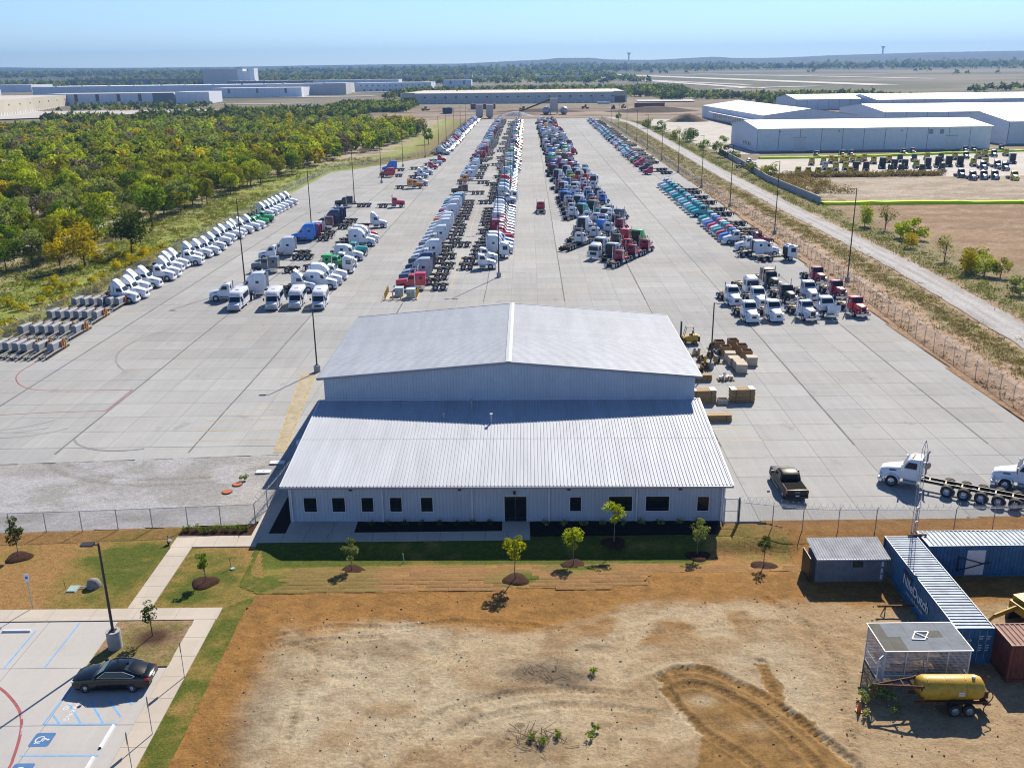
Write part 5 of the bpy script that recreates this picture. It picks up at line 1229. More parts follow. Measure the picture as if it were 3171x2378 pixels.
CFG = {  # rear axles, frame end
    'D': ((-3.9, -5.22), 6.1), 'F': ((-3.9, -5.22), 6.1), 'H': ((-3.9, -5.22), 6.1), 'C': ((-4.4, -5.72), 6.7), 'O': ((-4.0, -5.32), 6.4), 'S': ((-5.4, -6.72), 7.6), 'M': ((-5.2, -6.52), 7.4),
    'K': ((-5.86, -7.18), 8.1), 'K3': ((-5.9, -7.22, -8.54), 9.4), 'D3': ((-6.3, -7.62, -8.94), 9.9), 'D5': ((-4.6, -5.95, -7.3, -8.65, -9.95), 11.2)}
_tp = {}
def wheel_me(dual, hi):
    key = ('wheel', dual, hi)
    if key not in _tp:
        r, w, n = .52, (.56 if dual else .30), (20 if hi else 10)
        prof = [(w / 2, .30), (w / 2, .47), (w / 2 - .05, r), (-w / 2 + .05, r), (-w / 2, .47), (-w / 2, .30)]
        if dual and hi: prof = [(w / 2, .30), (w / 2, .47), (w / 2 - .05, r), (.05, r), (.02, .44), (-.02, .44), (-.05, r), (-w / 2 + .05, r), (-w / 2, .47), (-w / 2, .30)]
        def rev(prof, mb, mi=0):
            rg = [[(q * math.cos(2 * math.pi * k / n), y, q * math.sin(2 * math.pi * k / n)) for y, q in prof] for k in range(n)]
            L = len(prof); vs = [p for r_ in rg for p in r_]
            return mb.add(vs, [(a * L + b, ((a + 1) % n) * L + b, ((a + 1) % n) * L + b + 1, a * L + b + 1) for a in range(n) for b in range(L - 1)], mi)
        ty = rev(prof, MB())
        o = w / 2
        rp = [(o - .005, .31), (o - .05, .28), (o - (.16 if dual else .03), .17), (o - (.12 if dual else -.01), .12), (o - (.06 if dual else -.04), .10), (o - (.05 if dual else -.05), .001)]
        rim = rev(rp, MB())
        if hi: 
            for k in range(8):
                a = 2 * math.pi * k / 8; rim.cyl((.215 * math.cos(a), o - (.115 if dual else 0), .215 * math.sin(a)), (.215 * math.cos(a), o - (.06 if dual else -.05), .215 * math.sin(a)), .018, 4)
        if hi: _tp[key] = (ty.me('wheel', 1, .6), rim.me('rim', 1, .6))
        else:
            ty.add(rim.v, rim.f, 1); _tp[key] = (ty.me('wheel', 2, .6), None)
    return _tp[key]
def truck_parts(kind, hi):
    """list of (part name, mesh, material keys) in truck space: x forward from the front axle, z up"""
    key = (kind, hi)
    if key in _tp: return _tp[key]
    out = []
    axles, L = CFG[kind]
    B = kind[0]
    def put(nm, mb, mats, smooth=.55): out.append((nm, mb.me(nm, len(mats), smooth), mats))
    # chassis
    f = MB(); x_f = 1.0
    for s in (-1, 1):
        f.box(-L, x_f, s * .43 - .045, s * .43 + .045, .74, .99)
    n = int(L / 1.25)
    for k in range(n): f.box(-L + .15 + k * (L - .6) / n, -L + .27 + k * (L - .6) / n, -.385, .385, .78, .95)
    for a in axles:
        f.cyl((a, -.8, .52), (a, .8, .52), .11, 6); f.box(a - .45, a + .45, -.62, -.5, .55, .72); f.box(a - .45, a + .45, .5, .62, .55, .72)
    f.cyl((0, -.8, .5), (0, .8, .5), .08, 6)
    f.box(-L - .03, -L + .04, -.47, .47, .70, 1.0)
    put('frame', f, ['chassis'], None)
    if B in 'FSMKCDO' and kind not in ('D3', 'D5', 'K3'):
        c = sum(axles) / len(axles); put('fifth_wheel', MB().cyl((c + .15, 0, 1.02), (c + .15, 0, 1.10), .46, 12).box(c - .5, c - .1, -.42, .42, 1.0, 1.07), ['chassis'], None)
    for s in (-1, 1): put('mud_flap', MB().box(-L + .02, -L + .05, s * .88 - .3, s * .88 + .3, .22, .85), ['rubber'] if kind in ('D3', 'D5', 'O') else ['plastic_white'], None)
    square = B in 'KC'
    if B == 'O':
        put('cab', MB().loft([ring(1.38, .62, 2.75, 1.12, 1.05, .12), ring(1.30, .60, 2.92, 1.14, 1.04, .14), ring(-.55, .95, 2.96, 1.14, 1.06, .12), ring(-.62, 1.0, 2.9, 1.12, 1.04, .12)]), ['P'])
        g = MB(); quad(g, [(1.40, -1.0, 1.75), (1.40, 1.0, 1.75), (1.385, .95, 2.6), (1.385, -.95, 2.6)]); put('windshield', g, ['glass'], None)
        for s in (-1, 1): put('side_window', quad(MB(), [(1.05, s * 1.135, 1.75), (.05, s * 1.135, 1.75), (.05, s * 1.105, 2.55), (.95, s * 1.105, 2.55)]), ['glass'], None)
        put('grille', MB().box(1.38, 1.43, -.7, .7, .9, 1.5), ['dark'], None); put('bumper', MB().box(1.2, 1.46, -1.15, 1.15, .38, .72), ['P'], None)
        put('air_shield', MB().loft([ring(.9, 2.9, 2.99, .9, .8, .05), ring(.3, 2.92, 3.2, .95, .85, .1), ring(-.3, 2.94, 3.25, .95, .85, .1)]), ['P'])
        put('rear_wall', MB().box(-.75, -.62, -1.0, 1.0, 1.05, 2.6), ['dark'], None)
        hx0 = 1.3
    else:
        if square:
            hood = MB().loft([ring(.98, .95, 1.72, .50, .46, .06), ring(.90, .93, 1.80, .54, .50, .07), ring(-1.05, .98, 1.98, .74, .70, .08)])
            put('hood', hood, ['P']); put('fender', fender(0, .55, .62, .70, .46, 1.12, 8, 172), ['P'])
            put('grille', MB().box(.985, 1.04, -.42, .42, .92, 1.66).box(1.035, 1.05, -.36, .36, .97, 1.6, 1), ['chrome', 'dark'], None)
            put('bumper', MB().box(1.0, 1.18, -1.12, 1.12, .38, .74), ['chrome'], None)
            fx = -1.05
            cabp = [ring(fx + .05, .98, 1.98, .95, .92, .06), ring(fx, .98, 2.0, .97, .93, .06), ring(fx - .22, .98, 2.62, 1.02, .93, .10), ring(fx - .36, .98, 2.74, 1.02, .92, .10), ring(fx - 1.25, .98, 2.78, 1.02, .92, .10), ring(fx - 1.32, 1.0, 2.72, 1.0, .9, .1)]
            ws = [(fx + .035, -.86, 2.04), (fx + .035, .86, 2.04), (fx - .185, .80, 2.60), (fx - .185, -.80, 2.60)]; cab_back = fx - 1.32
            sw = [(fx - .18, 2.02), (fx - .34, 2.56), (fx - 1.05, 2.56), (fx - 1.05, 2.02)]; ry = lambda z: 1.035 - (z - .98) * .055
        else:
            if kind != 'H':
                hood = MB().loft([ring(1.13, .62, 1.22, .62, .50, .12), ring(1.07, .60, 1.46, .76, .60, .16), ring(.55, .80, 1.66, .90, .72, .17), ring(-.05, 1.05, 1.79, .92, .80, .16), ring(-.70, 1.0, 1.95, .99, .92, .12)])
                put('hood', hood, ['P']); put('fender', fender(0, .53, .60, .70, .60, 1.13), ['P'])
                put('grille', MB().loft([[(1.145, -.42, .74), (1.145, .42, .74), (1.125, .40, 1.24), (1.125, -.40, 1.24)], [(1.165, -.40, .76), (1.165, .40, .76), (1.13, .38, 1.22), (1.13, -.38, 1.22)]]).box(1.15, 1.172, -.33, .33, .82, 1.16, 1), ['chrome', 'dark'], None)
            else:
                put('hood', MB().loft([[(x, y, z) for x, y, z in ((1.15, -1.0, .85), (1.15, 1.0, .85), (1.45, .9, 1.0), (1.45, -.9, 1.0))], [(1.75, -1.02, 1.5), (1.75, 1.02, 1.5), (1.95, .85, 1.5), (1.95, -.85, 1.5)], [(1.6, -1.05, 2.25), (1.6, 1.05, 2.25), (1.72, .9, 2.28), (1.72, -.9, 2.28)]]), ['P'])
                put('engine', MB().box(-.6, .7, -.38, .38, .95, 1.6).box(.7, .95, -.45, .45, .9, 1.6), ['steel'], None)
            put('bumper', MB().loft([ring(1.22, .36, .66, .80, .78, .05), ring(1.12, .34, .72, 1.05, 1.03, .05), ring(.80, .36, .70, 1.14, 1.12, .05)]), ['P' if B == 'F' or kind == 'D' else 'chrome'])
            tall = {'S': 3.92, 'M': 3.25}.get(B)
            if tall:
                cabp = [ring(-.60, 1.0, 1.94, 1.04, 1.0, .06), ring(-.66, .95, 1.98, 1.08, 1.02, .08), ring(-1.14, .95, 2.72, 1.09, .98, .12), ring(-1.5, .95, 2.72 + (tall - 2.72) * .45, 1.10, .98, .16), ring(-1.95, .95, 2.72 + (tall - 2.72) * .82, 1.11, 1.01, .15), ring(-2.3, .95, 2.72 + (tall - 2.72) * .95, 1.12, 1.04, .14)]
            else:
                cabp = [ring(-.60, 1.0, 1.94, 1.04, 1.0, .06), ring(-.66, .95, 1.98, 1.08, 1.02, .08), ring(-1.14, .95, 2.72, 1.08, .97, .12), ring(-1.45, .95, 2.89, 1.08, .95, .14), ring(-2.28, .95, 2.93, 1.08, .95, .14), ring(-2.36, .98, 2.86, 1.05, .93, .13)]
            ws = [(-.70, -.90, 2.04), (-.70, .90, 2.04), (-1.115, .82, 2.66), (-1.115, -.82, 2.66)]; cab_back = -2.36
            sw = [(-.92, 2.0), (-1.26, 2.58), (-1.98, 2.58), (-1.98, 2.0)]; ry = lambda z: 1.105 - (z - .95) * .058
        put('cab', MB().loft(cabp), ['P2' if kind == 'D' else 'P'])
        nx = Vector((ws[3][2] - ws[0][2], 0, ws[0][0] - ws[3][0])).normalized() * .02
        g = MB(); pts = [(p[0] + nx.x, p[1], p[2] + nx.z) for p in ws]; quad(g, pts); put('windshield', g, ['glass'], None)
        for s in (-1, 1): put('side_window', quad(MB(), [(x, s * (ry(z) + .008), z) for x, z in sw]), ['glass'], None)
        if B in 'DCH': put('rear_window', MB().box(cab_back - .02, cab_back + .03, -.48, .48, 2.08, 2.5), ['glass'], None)
        sb = cab_back
        if B in 'SM':
            tl = {'S': 3.92, 'M': 3.25}[B]; z1 = 2.72 + (tl - 2.72) * .95
            put('sleeper', MB().loft([ring(-2.33, .95, z1 + .005, 1.13, 1.05, .13), ring(-2.7, .95, tl, 1.15, 1.08, .12), ring(-4.08, .95, tl + .03, 1.15, 1.09, .10), ring(-4.12, .98, tl - .01, 1.13, 1.07, .10)]), ['P2']); sb = -4.12
            for s in (-1, 1): put('sleeper_window', quad(MB(), [(x, s * 1.145, z) for x, z in ((-2.75, 2.15), (-2.75, 2.6), (-3.3, 2.6), (-3.3, 2.15))]), ['glass'], None)
            for s in (-1, 1): put('side_extender', MB().box(-4.55, -4.16, s * 1.09 - .03, s * 1.09 + .03, 1.2, tl - .25), ['P2'], None)
            put('back_wall', MB().box(-4.16, -4.125, -.98, .98, 1.05, tl - .22), ['grey'] if 0 else ['dark'], None)
        if B == 'K':
            put('sleeper', MB().loft([ring(-2.42, .98, 2.98, 1.04, .97, .08), ring(-2.5, .98, 3.02, 1.06, .99, .1), ring(-4.1, .98, 3.04, 1.06, .99, .1), ring(-4.16, 1.0, 2.98, 1.04, .97, .1)]), ['P2']); sb = -4.16
            for s in (-1, 1): put('sleeper_window', quad(MB(), [(x, s * 1.048, z) for x, z in ((-3.1, 2.0), (-3.1, 2.45), (-3.6, 2.45), (-3.6, 2.0))]), ['glass'], None)
        if B == 'F':
            rg = [ring(-1.12, 2.60, 2.78, .93, .85, .05), ring(-1.4, 2.72, 3.12, .97, .85, .16), ring(-1.75, 2.80, 3.55, 1.0, .86, .22), ring(-2.1, 2.84, 3.86, 1.04, .88, .26), ring(-2.42, 2.86, 3.98, 1.06, .9, .26)]
            put('roof_fairing', MB().loft(rg), ['P']); put('fairing_hollow_shade', MB().box(-2.47, -2.43, -.92, .92, 2.0, 3.88), ['dark'], None)  # black plate stands in for the shaded opening behind the fairing
            for s in (-1, 1): put('side_extender', MB().box(-2.85, -2.37, s * 1.07 - .03, s * 1.07 + .03, 1.1, 3.5), ['P'], None)
            if hi:
                sl_ = Vector((-.35, 0, .43)).normalized(); o_ = Vector((-1.565, 0, 3.36)) + Vector((.43, 0, .35)).normalized() * .03
                for s_, y_, m_ in (('Fed', -.2, 'logo_purple'), ('Ex', .30, 'logo_orange')):
                    me = text_mesh('lettering', s_, .36, m_, False, frame4((o_.x, y_, o_.z), (0, 1, 0), sl_), bold=.012)
                    out.append(('lettering', me, [m_]))
        ex = MB()
        if B in 'KC':
            for s in (-1, 1): put('exhaust_stack', MB().cyl((cab_back - .12 if B == 'C' else cab_back - .0, s * 1.08, .9), (cab_back - .12 if B == 'C' else cab_back, s * 1.08, 3.55), .075, 8).cyl((cab_back - .12 if B == 'C' else cab_back, s * 1.08, 1.3), (cab_back - .12 if B == 'C' else cab_back, s * 1.08, 2.3), .11, 8), ['chrome'])
        elif B in 'DH':
            put('exhaust_stack', MB().cyl((cab_back - .18, -.82, 1.0), (cab_back - .18, -.82, 3.0), .085, 8).cyl((cab_back - .18, -.82, 3.0), (cab_back - .34, -.82, 3.28), .075, 8), ['steel'])
        for s in (-1, 1):
            put('fuel_tank', MB().cyl((fx - .35 if square else -.95, s * .86, .64), (fx - 1.65 if square else -2.1, s * .86, .64), .31, 14 if hi else 8), ['chrome' if square else 'steel'])
            if B in 'SMK': put('skirt', MB().box(sb + .1, cab_back + .1, s * 1.0 - .06, s * 1.0 + .06, .45, .97), ['P' if B != 'K' else 'chrome'], None)
        if hi:
            for s in (-1, 1):
                dx = sw[3][0] + .02; d0 = sw[0][0] + .04
                put('door', MB().loft([[(d0, s * (ry(1.08) - .005), 1.08), (dx, s * (ry(1.08) - .005), 1.08), (dx, s * (ry(1.93) - .005), 1.93), (d0, s * (ry(1.93) - .005), 1.93)], [(d0 - .02, s * (ry(1.08) + .006), 1.10), (dx + .02, s * (ry(1.08) + .006), 1.10), (dx + .02, s * (ry(1.93) + .006), 1.91), (d0 - .02, s * (ry(1.93) + .006), 1.91)]]), ['P2' if kind == 'D' else 'P'], None)
                mx = sw[0][0] + .12
                put('mirror', MB().box(mx - .06, mx + .06, s * 1.30 - .10, s * 1.30 + .10, 1.85, 2.4).cyl((mx, s * 1.05, 2.0), (mx, s * 1.26, 2.0), .02, 4), ['P' if B == 'F' else 'chrome'], None)
                if kind != 'H': put('headlight', MB().box(.95 if not square else .80, 1.075 if not square else .95, s * .78 - .10, s * .78 + .10, .88, 1.06), ['lamp_glass'], None)
                if not square and kind != 'H': put('hood_vent', MB().add([(.35, s * .885, 1.45), (-.35, s * .925, 1.52), (-.25, s * .915, 1.62), (.25, s * .872, 1.58)], [(0, 1, 2, 3)]), ['dark'], None)
                put('step', MB().box(-.75 if not square else fx - .1, (-1.05 if not square else fx - .4), s * .8, s * 1.08, .4, .5), ['steel'], None)
            if B in 'DCKH':
                for k in range(5): put('marker_light', MB().box(sw[1][0] - .34, sw[1][0] - .20, -.6 + k * .3 - .04, -.6 + k * .3 + .04, cabp[3][4][2] - .02, cabp[3][4][2] + .07), ['amber'], None)
    _tp[key] = out
    return out
KIND_TXT = {'D': 'day cab truck', 'F': 'day cab truck with tall roof fairing', 'H': 'day cab truck with its hood tipped open', 'C': 'long nosed day cab truck', 'O': 'flat fronted cabover truck', 'S': 'tall sleeper cab truck', 'M': 'sleeper cab truck',
            'K': 'long nosed sleeper truck', 'K3': 'three axle long nosed sleeper', 'D3': 'day cab chassis with three rear axles', 'D5': 'day cab chassis with five rear axles'}
KIND_NAME = {'D': 'day_cab_truck', 'F': 'day_cab_truck', 'H': 'day_cab_truck', 'C': 'day_cab_truck', 'O': 'cabover_truck', 'S': 'sleeper_truck', 'M': 'sleeper_truck', 'K': 'sleeper_truck', 'K3': 'sleeper_truck', 'D3': 'chassis_truck', 'D5': 'chassis_truck'}
COLTXT = {'dkgreen': 'dark green', 'tealblue': 'pale teal', 'navy': 'dark blue'}
ROWTXT = {'A': 'left fence row', 'AF': 'far left fence row', 'B': 'left bay', 'G': 'second left bay column', 'C': 'centre left row', 'R': 'centre right row', 'E': 'right fence row', 'F': 'cluster facing camera', 'N': '', 'D': 'angled centre block', 'L': '', 'Y': 'right storage lot'}
def truck(x, y, hd, kind, c1, c2, label, group, hi):
    t = thing(KIND_NAME[kind], label, 'truck', (x, y, .022 if label.find('storage') < 0 else .04), R(hd + random.uniform(-1.6, 1.6)), group)
    for nm, me, mats in truck_parts(kind, hi):
        if kind == 'F' and 'lettering' == nm and c1 != 'white': continue
        part(nm, me, ['paint_' + (c1 if m == 'P' else c2) if m in ('P', 'P2') else m for m in mats], t)
    axles, L = CFG[kind]
    for a, dual in [(0, False)] + [(q, True) for q in axles]:
        tm, rm = wheel_me(dual, hi)
        for s in (-1, 1):
            o = part('wheel', tm, ['rubber'] if rm else ['rubber', 'rim'], t, (a, s * (.86 if dual else .98), .52), (0, 0, 0 if s > 0 else math.pi))
            if rm: part('rim', rm, 'rim' if not (kind == 'D5') else 'chrome', o)
    return t
cnt = {}
for tr in sorted(TRUCKS, key=lambda t: math.hypot(t[0], t[1])):
    x, y, hd, k, c1, c2, row = tr
    cnt[row] = cnt.get(row, 0) + 1
    col_t = COLTXT.get(c1, c1)
    if row == 'N': lab = ['white five rear axle day cab chassis nearest the camera, right of the pickup', 'white day cab chassis cut by the right edge of the picture'][cnt[row] - 1]
    elif row == 'L': lab = 'lone red long nosed day cab truck standing in the centre aisle'
    elif k == 'H': lab = 'white day cab truck with hood tipped open in the cluster facing camera'
    else: lab = '%s %s, %s nearest in the %s' % (col_t, KIND_TXT[k], ordinal(cnt[row]), ROWTXT[row])
    truck(x, y, hd, k, c1, c2, lab, 'parked trucks' if row not in 'NL' else None, math.hypot(x, y) < 215)

# trucks too far to single out: one merged block
def low_truck(kind):
    v = []; f = []; m = []
    b = MB()
    L = CFG[kind][1]
    if kind in ('S', 'M', 'K'):
        t = 3.9 if kind == 'S' else 3.2
        b.loft([ring(-.65, .95, 1.98, 1.05, 1., .1), ring(-1.15, .95, 2.72, 1.08, .97, .12), ring(-2.2, .95, t, 1.1, 1., .2), ring(-4.1, .95, t, 1.1, 1., .2)], 0)
    else:
        t = 3.95 if kind == 'F' else 2.92
        b.loft([ring(-.65, .95, 1.98, 1.05, 1., .1), ring(-1.15, .95, 2.72, 1.08, .97, .12), ring(-2.3, .95, t, 1.08, .95, .14)], 0)
    b.loft([ring(1.1, .6, 1.35, .95, .6, .15), ring(.3, .85, 1.7, 1.05, .75, .15), ring(-.7, 1., 1.95, 1., .92, .12)], 0)
    b.box(-L, .8, -.47, .47, .72, .98, 1)
    quad(b, [(-.68, -.9, 2.06), (-.68, .9, 2.06), (-1.1, .82, 2.68), (-1.1, -.82, 2.68)], 2)
    for s in (-1, 1): quad(b, [(-.95, s * 1.09, 2.), (-1.28, s * 1.06, 2.58), (-1.95, s * 1.06, 2.58), (-1.95, s * 1.09, 2.)], 2)
    for a in (0,) + CFG[kind][0]:
        for s in (-1, 1): b.cyl((a, s * .62, .52), (a, s * 1.12, .52), .52, 8, None, 1); b.cyl((a, s * 1.12, .52), (a, s * 1.13, .52), .28, 6, None, 3)
    return b
LOW = {k: low_truck(k) for k in ('D', 'F', 'S', 'M', 'D3')}
LOWA = {k: (np.array(b.v), [list(q) for q in b.f], b.m) for k, b in LOW.items()}
far_v, far_f, far_m = [], [], []
FC = ['white', 'red', 'maroon', 'blue', 'navy', 'teal', 'green', 'grey', 'black', 'orange', 'silver', 'yellow', 'tealblue']
def far_truck(x, y, hd, kind, colr):
    if rt.random() < .05: return
    x += rt.uniform(-.9, .9); hd += rt.uniform(-2.5, 2.5)
    v, fs, ms = LOWA[kind]; c, s = math.cos(R(hd)), math.sin(R(hd)); o = len(far_v)
    far_v.extend(zip((x + v[:, 0] * c - v[:, 1] * s).tolist(), (y + v[:, 0] * s + v[:, 1] * c).tolist(), (v[:, 2] + .02).tolist()))
    far_f.extend([[i + o for i in q] for q in fs]); ci = FC.index(colr)
    far_m.extend([{0: ci, 1: 13, 2: 14, 3: 15}[q] for q in ms])
rt = random.Random(77)
def pick(w): return rt.choices([a for a, _ in w], [b for _, b in w])[0]
WMIX = [('white', 44), ('red', 10), ('maroon', 7), ('blue', 9), ('navy', 9), ('teal', 4), ('black', 6), ('silver', 6), ('grey', 5)]
MIX2 = [('white', 40), ('red', 11), ('maroon', 7), ('blue', 8), ('navy', 8), ('teal', 6), ('green', 3), ('orange', 2), ('yellow', 2), ('black', 5)]
y = 446
while y < 775:
    far_truck(-27.8 + (y - 440) * .014 - 1.1, y, rt.uniform(-4, 3), pick([('F', 6), ('S', 2), ('D', 2)]), pick([('white', 68), ('blue', 9), ('red', 8), ('maroon', 7), ('navy', 7)])); y += rt.choice([3.6, 4.0, 4.4, 5])
y = 381
while y < 770:
    if not (388 < y < 402): far_truck(-17 + (y - 380) * .0165 + 1.1, y, 180 + rt.uniform(-2, 2), pick([('S', 5), ('M', 3), ('D', 2)]), pick(WMIX))
    y += rt.choice([3.8, 4.2, 4.6, 6])
y = 360
while y < 745:
    far_truck(3.6 + (y - 360) * .0185 - 1.1, y, rt.uniform(0, 4), pick([('S', 3), ('M', 3), ('D', 4), ('D3', 2)]), pick(MIX2)); y += rt.choice([3.6, 4.0, 4.4, 4.8])
y = 384
while y < 745:
    far_truck(50 + (y - 384) * .028 + 1.1, y, 188 + rt.uniform(-2, 2), pick([('D3', 6), ('D', 4)]), pick([('white', 34), ('teal', 18), ('red', 18), ('maroon', 10), ('navy', 6), ('green', 5)])); y += rt.choice([3.5, 4.0, 4.5])
y = 351
while y < 738:
    s = 5.7
    for q in range(rt.choice([3, 3, 4])):
        k = pick([('D', 5), ('M', 3), ('S', 1)])
        far_truck(14.6 + (y - 350) * .016 + math.cos(R(61)) * s + .9, y + math.sin(R(61)) * s, 61, k, pick(MIX2)); s += 6.9 + (1 if k == 'S' else 0)
    y += rt.choice([7.2, 7.6, 8.4])
fm = bpy.data.meshes.new('distant_trucks'); fm.from_pydata(far_v, [], far_f)
for c_ in FC: fm.materials.append(MATS['paint_' + c_])
for c_ in ('chassis', 'glass', 'rim'): fm.materials.append(MATS[c_])
fm.polygons.foreach_set('material_index', far_m); fm.update()
fo = bpy.data.objects.new('distant_trucks', fm); COL.objects.link(fo); stuff(fo); fo['label'] = 'dense far rows of parked trucks shrinking towards the end of the yard'

# ---- shuttle buses
def bus_parts():
    o = []
    def put(nm, mb, m, sm=.5): o.append((nm, mb.me(nm, len(m), sm), m))
    put('body', MB().loft([ring(-1.15, .55, 2.62, 1.12, 1.02, .14), ring(-1.3, .5, 2.80, 1.16, 1.05, .18), ring(-5.6, .5, 2.84, 1.16, 1.05, .18), ring(-5.7, .52, 2.76, 1.12, 1.02, .16)]), ['plastic_white'])
    put('front_cap', MB().loft([ring(-.55, 2.12, 2.32, .95, .85, .06), ring(-.85, 2.1, 2.66, 1.05, .92, .12), ring(-1.28, 2.1, 2.8, 1.12, 1.0, .16)]), ['plastic_white'])
    put('cab', MB().loft([ring(.05, .55, 1.22, 1.0, .93, .08), ring(-.15, .5, 1.32, 1.02, .94, .08), ring(-.75, .5, 2.14, 1.02, .86, .1), ring(-1.3, .5, 2.2, 1.04, .9, .1)]), ['plastic_white'])
    put('hood', MB().loft([ring(.85, .58, 1.0, .92, .84, .08), ring(.78, .5, 1.12, .98, .88, .1), ring(.0, .5, 1.26, 1.0, .93, .1)]), ['plastic_white'])
    put('windshield', quad(MB(), [(-.17, -.84, 1.36), (-.17, .84, 1.36), (-.70, .78, 2.1), (-.70, -.78, 2.1)]), ['glass'], None)
    for s in (-1, 1):
        put('side_window', quad(MB(), [(-.5, s * 1.0, 1.35), (-.85, s * .96, 2.02), (-1.2, s * .97, 2.02), (-1.2, s * 1.01, 1.35)]), ['glass'], None)
        for k in range(4): put('passenger_window', quad(MB(), [(-1.75 - k * .92, s * 1.155, 1.5), (-1.75 - k * .92, s * 1.105, 2.35), (-2.55 - k * .92, s * 1.105, 2.35), (-2.55 - k * .92, s * 1.155, 1.5)]), ['glass'], None)
        put('mirror', MB().box(-.45, -.33, s * 1.28 - .1, s * 1.28 + .1, 1.45, 1.85).cyl((-.4, s * .98, 1.5), (-.4, s * 1.22, 1.55), .02, 4), ['dark'], None)
        put('headlight', MB().box(.80, .90, s * .72 - .13, s * .72 + .13, .72, .95), ['lamp_glass'], None)
    put('grille', MB().box(.85, .91, -.52, .52, .66, .98), ['steel'], None); put('bumper', MB().box(.78, 1.0, -1.02, 1.02, .38, .60), ['steel'], None)
    put('roof_hatch', MB().box(-3.2, -2.6, -.3, .3, 2.83, 2.90), ['plastic_white'], None)
    for k in range(5): put('marker_light', MB().box(-.92, -.80, -.5 + .25 * k - .04, -.5 + .25 * k + .04, 2.6, 2.69), ['amber'], None)
    return o
BP = bus_parts()
for k, (x, y, hd, lab) in enumerate([(-44.3, 145.6, -88, 'white shuttle bus with low grey nose, leftmost of the four'), (-38.4, 145.8, -86, 'white shuttle bus with silver grille, second from the left'), (-34.8, 146.4, -86, 'white shuttle bus with silver grille, third from the left'), (-30.9, 145.7, -86, 'white shuttle bus with black grille, rightmost of the four')]):
    t = thing('shuttle_bus', lab, 'bus', (x, y, .022), R(hd), 'shuttle buses parked in front of the left bay')
    for nm, me, m in BP: part(nm, me, ['dark'] if (nm == 'grille' and k == 3) else m, t, scale=None)
    for a in (0, -3.9):
        tm, rm = wheel_me(a != 0, True)
        for s in (-1, 1):
            w = part('wheel', tm, ['rubber'], t, (a, s * .86, .38), (0, 0, 0 if s > 0 else math.pi), (.73, .73, .73)); part('rim', rm, 'rim', w)

# ---- cars
def car_wheels(t, xs, hw, r, rimmat='rim'):
    tm, rm = wheel_me(False, True); k = r / .52
    for a in xs:
        for s in (-1, 1):
            w = part('wheel', tm, ['rubber'], t, (a, s * hw, r), (0, 0, 0 if s > 0 else math.pi), (k, .8, k)); part('rim', rm, rimmat, w, scale=(1.28, 1, 1.28))
sed = thing('sedan', 'glossy black four door sedan parked across the hatched bay', 'car', (-26.28, 49.06, .03), math.pi)
def sring(x, z0, z1, h0, h1, c): return ring(x, z0, z1, h0, h1, c)
plain('car_black', (.004, .005, .008), .2, 0, .05, 2, .35, .25)
plain('car_grey', (.022, .022, .024), .45, .0, .05, 2, .3, .0)
mk('body', MB().loft([sring(.93, .42, .62, .55, .5, .05), sring(.86, .30, .74, .78, .68, .08), sring(.55, .24, .84, .90, .80, .1), sring(.0, .22, .92, .925, .84, .12), sring(-.7, .22, .99, .925, .86, .12), sring(-1.6, .22, 1.0, .925, .88, .12), sring(-2.6, .24, 1.02, .925, .88, .12), sring(-3.3, .28, 1.03, .92, .84, .12), sring(-3.75, .36, 1.0, .86, .74, .1), sring(-3.9, .5, .92, .76, .64, .06)]), 'car_black', sed, smooth=.6)
mk('cabin', MB().loft([sring(-.45, .9, 1.0, .80, .74, .03), sring(-1.15, .92, 1.38, .83, .60, .08), sring(-1.6, .95, 1.46, .84, .62, .1), sring(-2.3, .95, 1.46, .84, .62, .1), sring(-2.9, .97, 1.32, .82, .58, .08), sring(-3.45, .98, 1.06, .76, .62, .02)]), 'car_black', sed, smooth=.6)
mk('windshield', quad(MB(), [(-.50, -.72, 1.02), (-.50, .72, 1.02), (-1.15, .585, 1.395), (-1.15, -.585, 1.395)]), 'glass_teal', sed)
mk('rear_window', quad(MB(), [(-2.42, -.58, 1.455), (-2.42, .58, 1.455), (-3.3, .64, 1.12), (-3.3, -.64, 1.12)]), 'glass', sed)
for s in (-1, 1):
    w = mk('side_window', MB().add([(-.85, s * .842, 1.05), (-1.3, s * .735, 1.36), (-2.35, s * .735, 1.37), (-3.0, s * .80, 1.12), (-2.9, s * .845, 1.05)], [(0, 1, 2, 3, 4)]), 'glass', sed)
    mk('window_trim', MB().tube([(-.8, s * .862, 1.03), (-1.28, s * .745, 1.375), (-2.35, s * .745, 1.39), (-3.08, s * .815, 1.12), (-2.92, s * .862, 1.03), (-.8, s * .862, 1.03)], .012, 4), 'chrome', sed)
    mk('headlight', MB().box(.72, .86, s * .64 - .12, s * .64 + .12, .64, .73), 'lamp_glass', sed); mk('tail_light', MB().box(-3.88, -3.66, s * .63 - .17, s * .63 + .17, .80, .92), 'tail_red', sed)
    mk('mirror', MB().box(-.75, -.58, s * 1.0 - .08, s * 1.0 + .08, 1.0, 1.12), 'car_black', sed)
mk('grille', MB().box(.84, .94, -.45, .45, .46, .62), 'dark', sed); mk('number_plate', MB().box(-3.93, -3.88, -.18, .18, .66, .78), 'white_paint', sed)
mk('antenna', MB().box(-2.5, -2.35, -.02, .02, 1.46, 1.53), 'car_black', sed)
car_wheels(sed, (0, -2.85), .80, .335)
pk = thing('pickup_truck', 'dark grey crew cab pickup with covered bed beside the razor wire fence', 'pickup', (24.62, 78.2, .022), R(90.5))
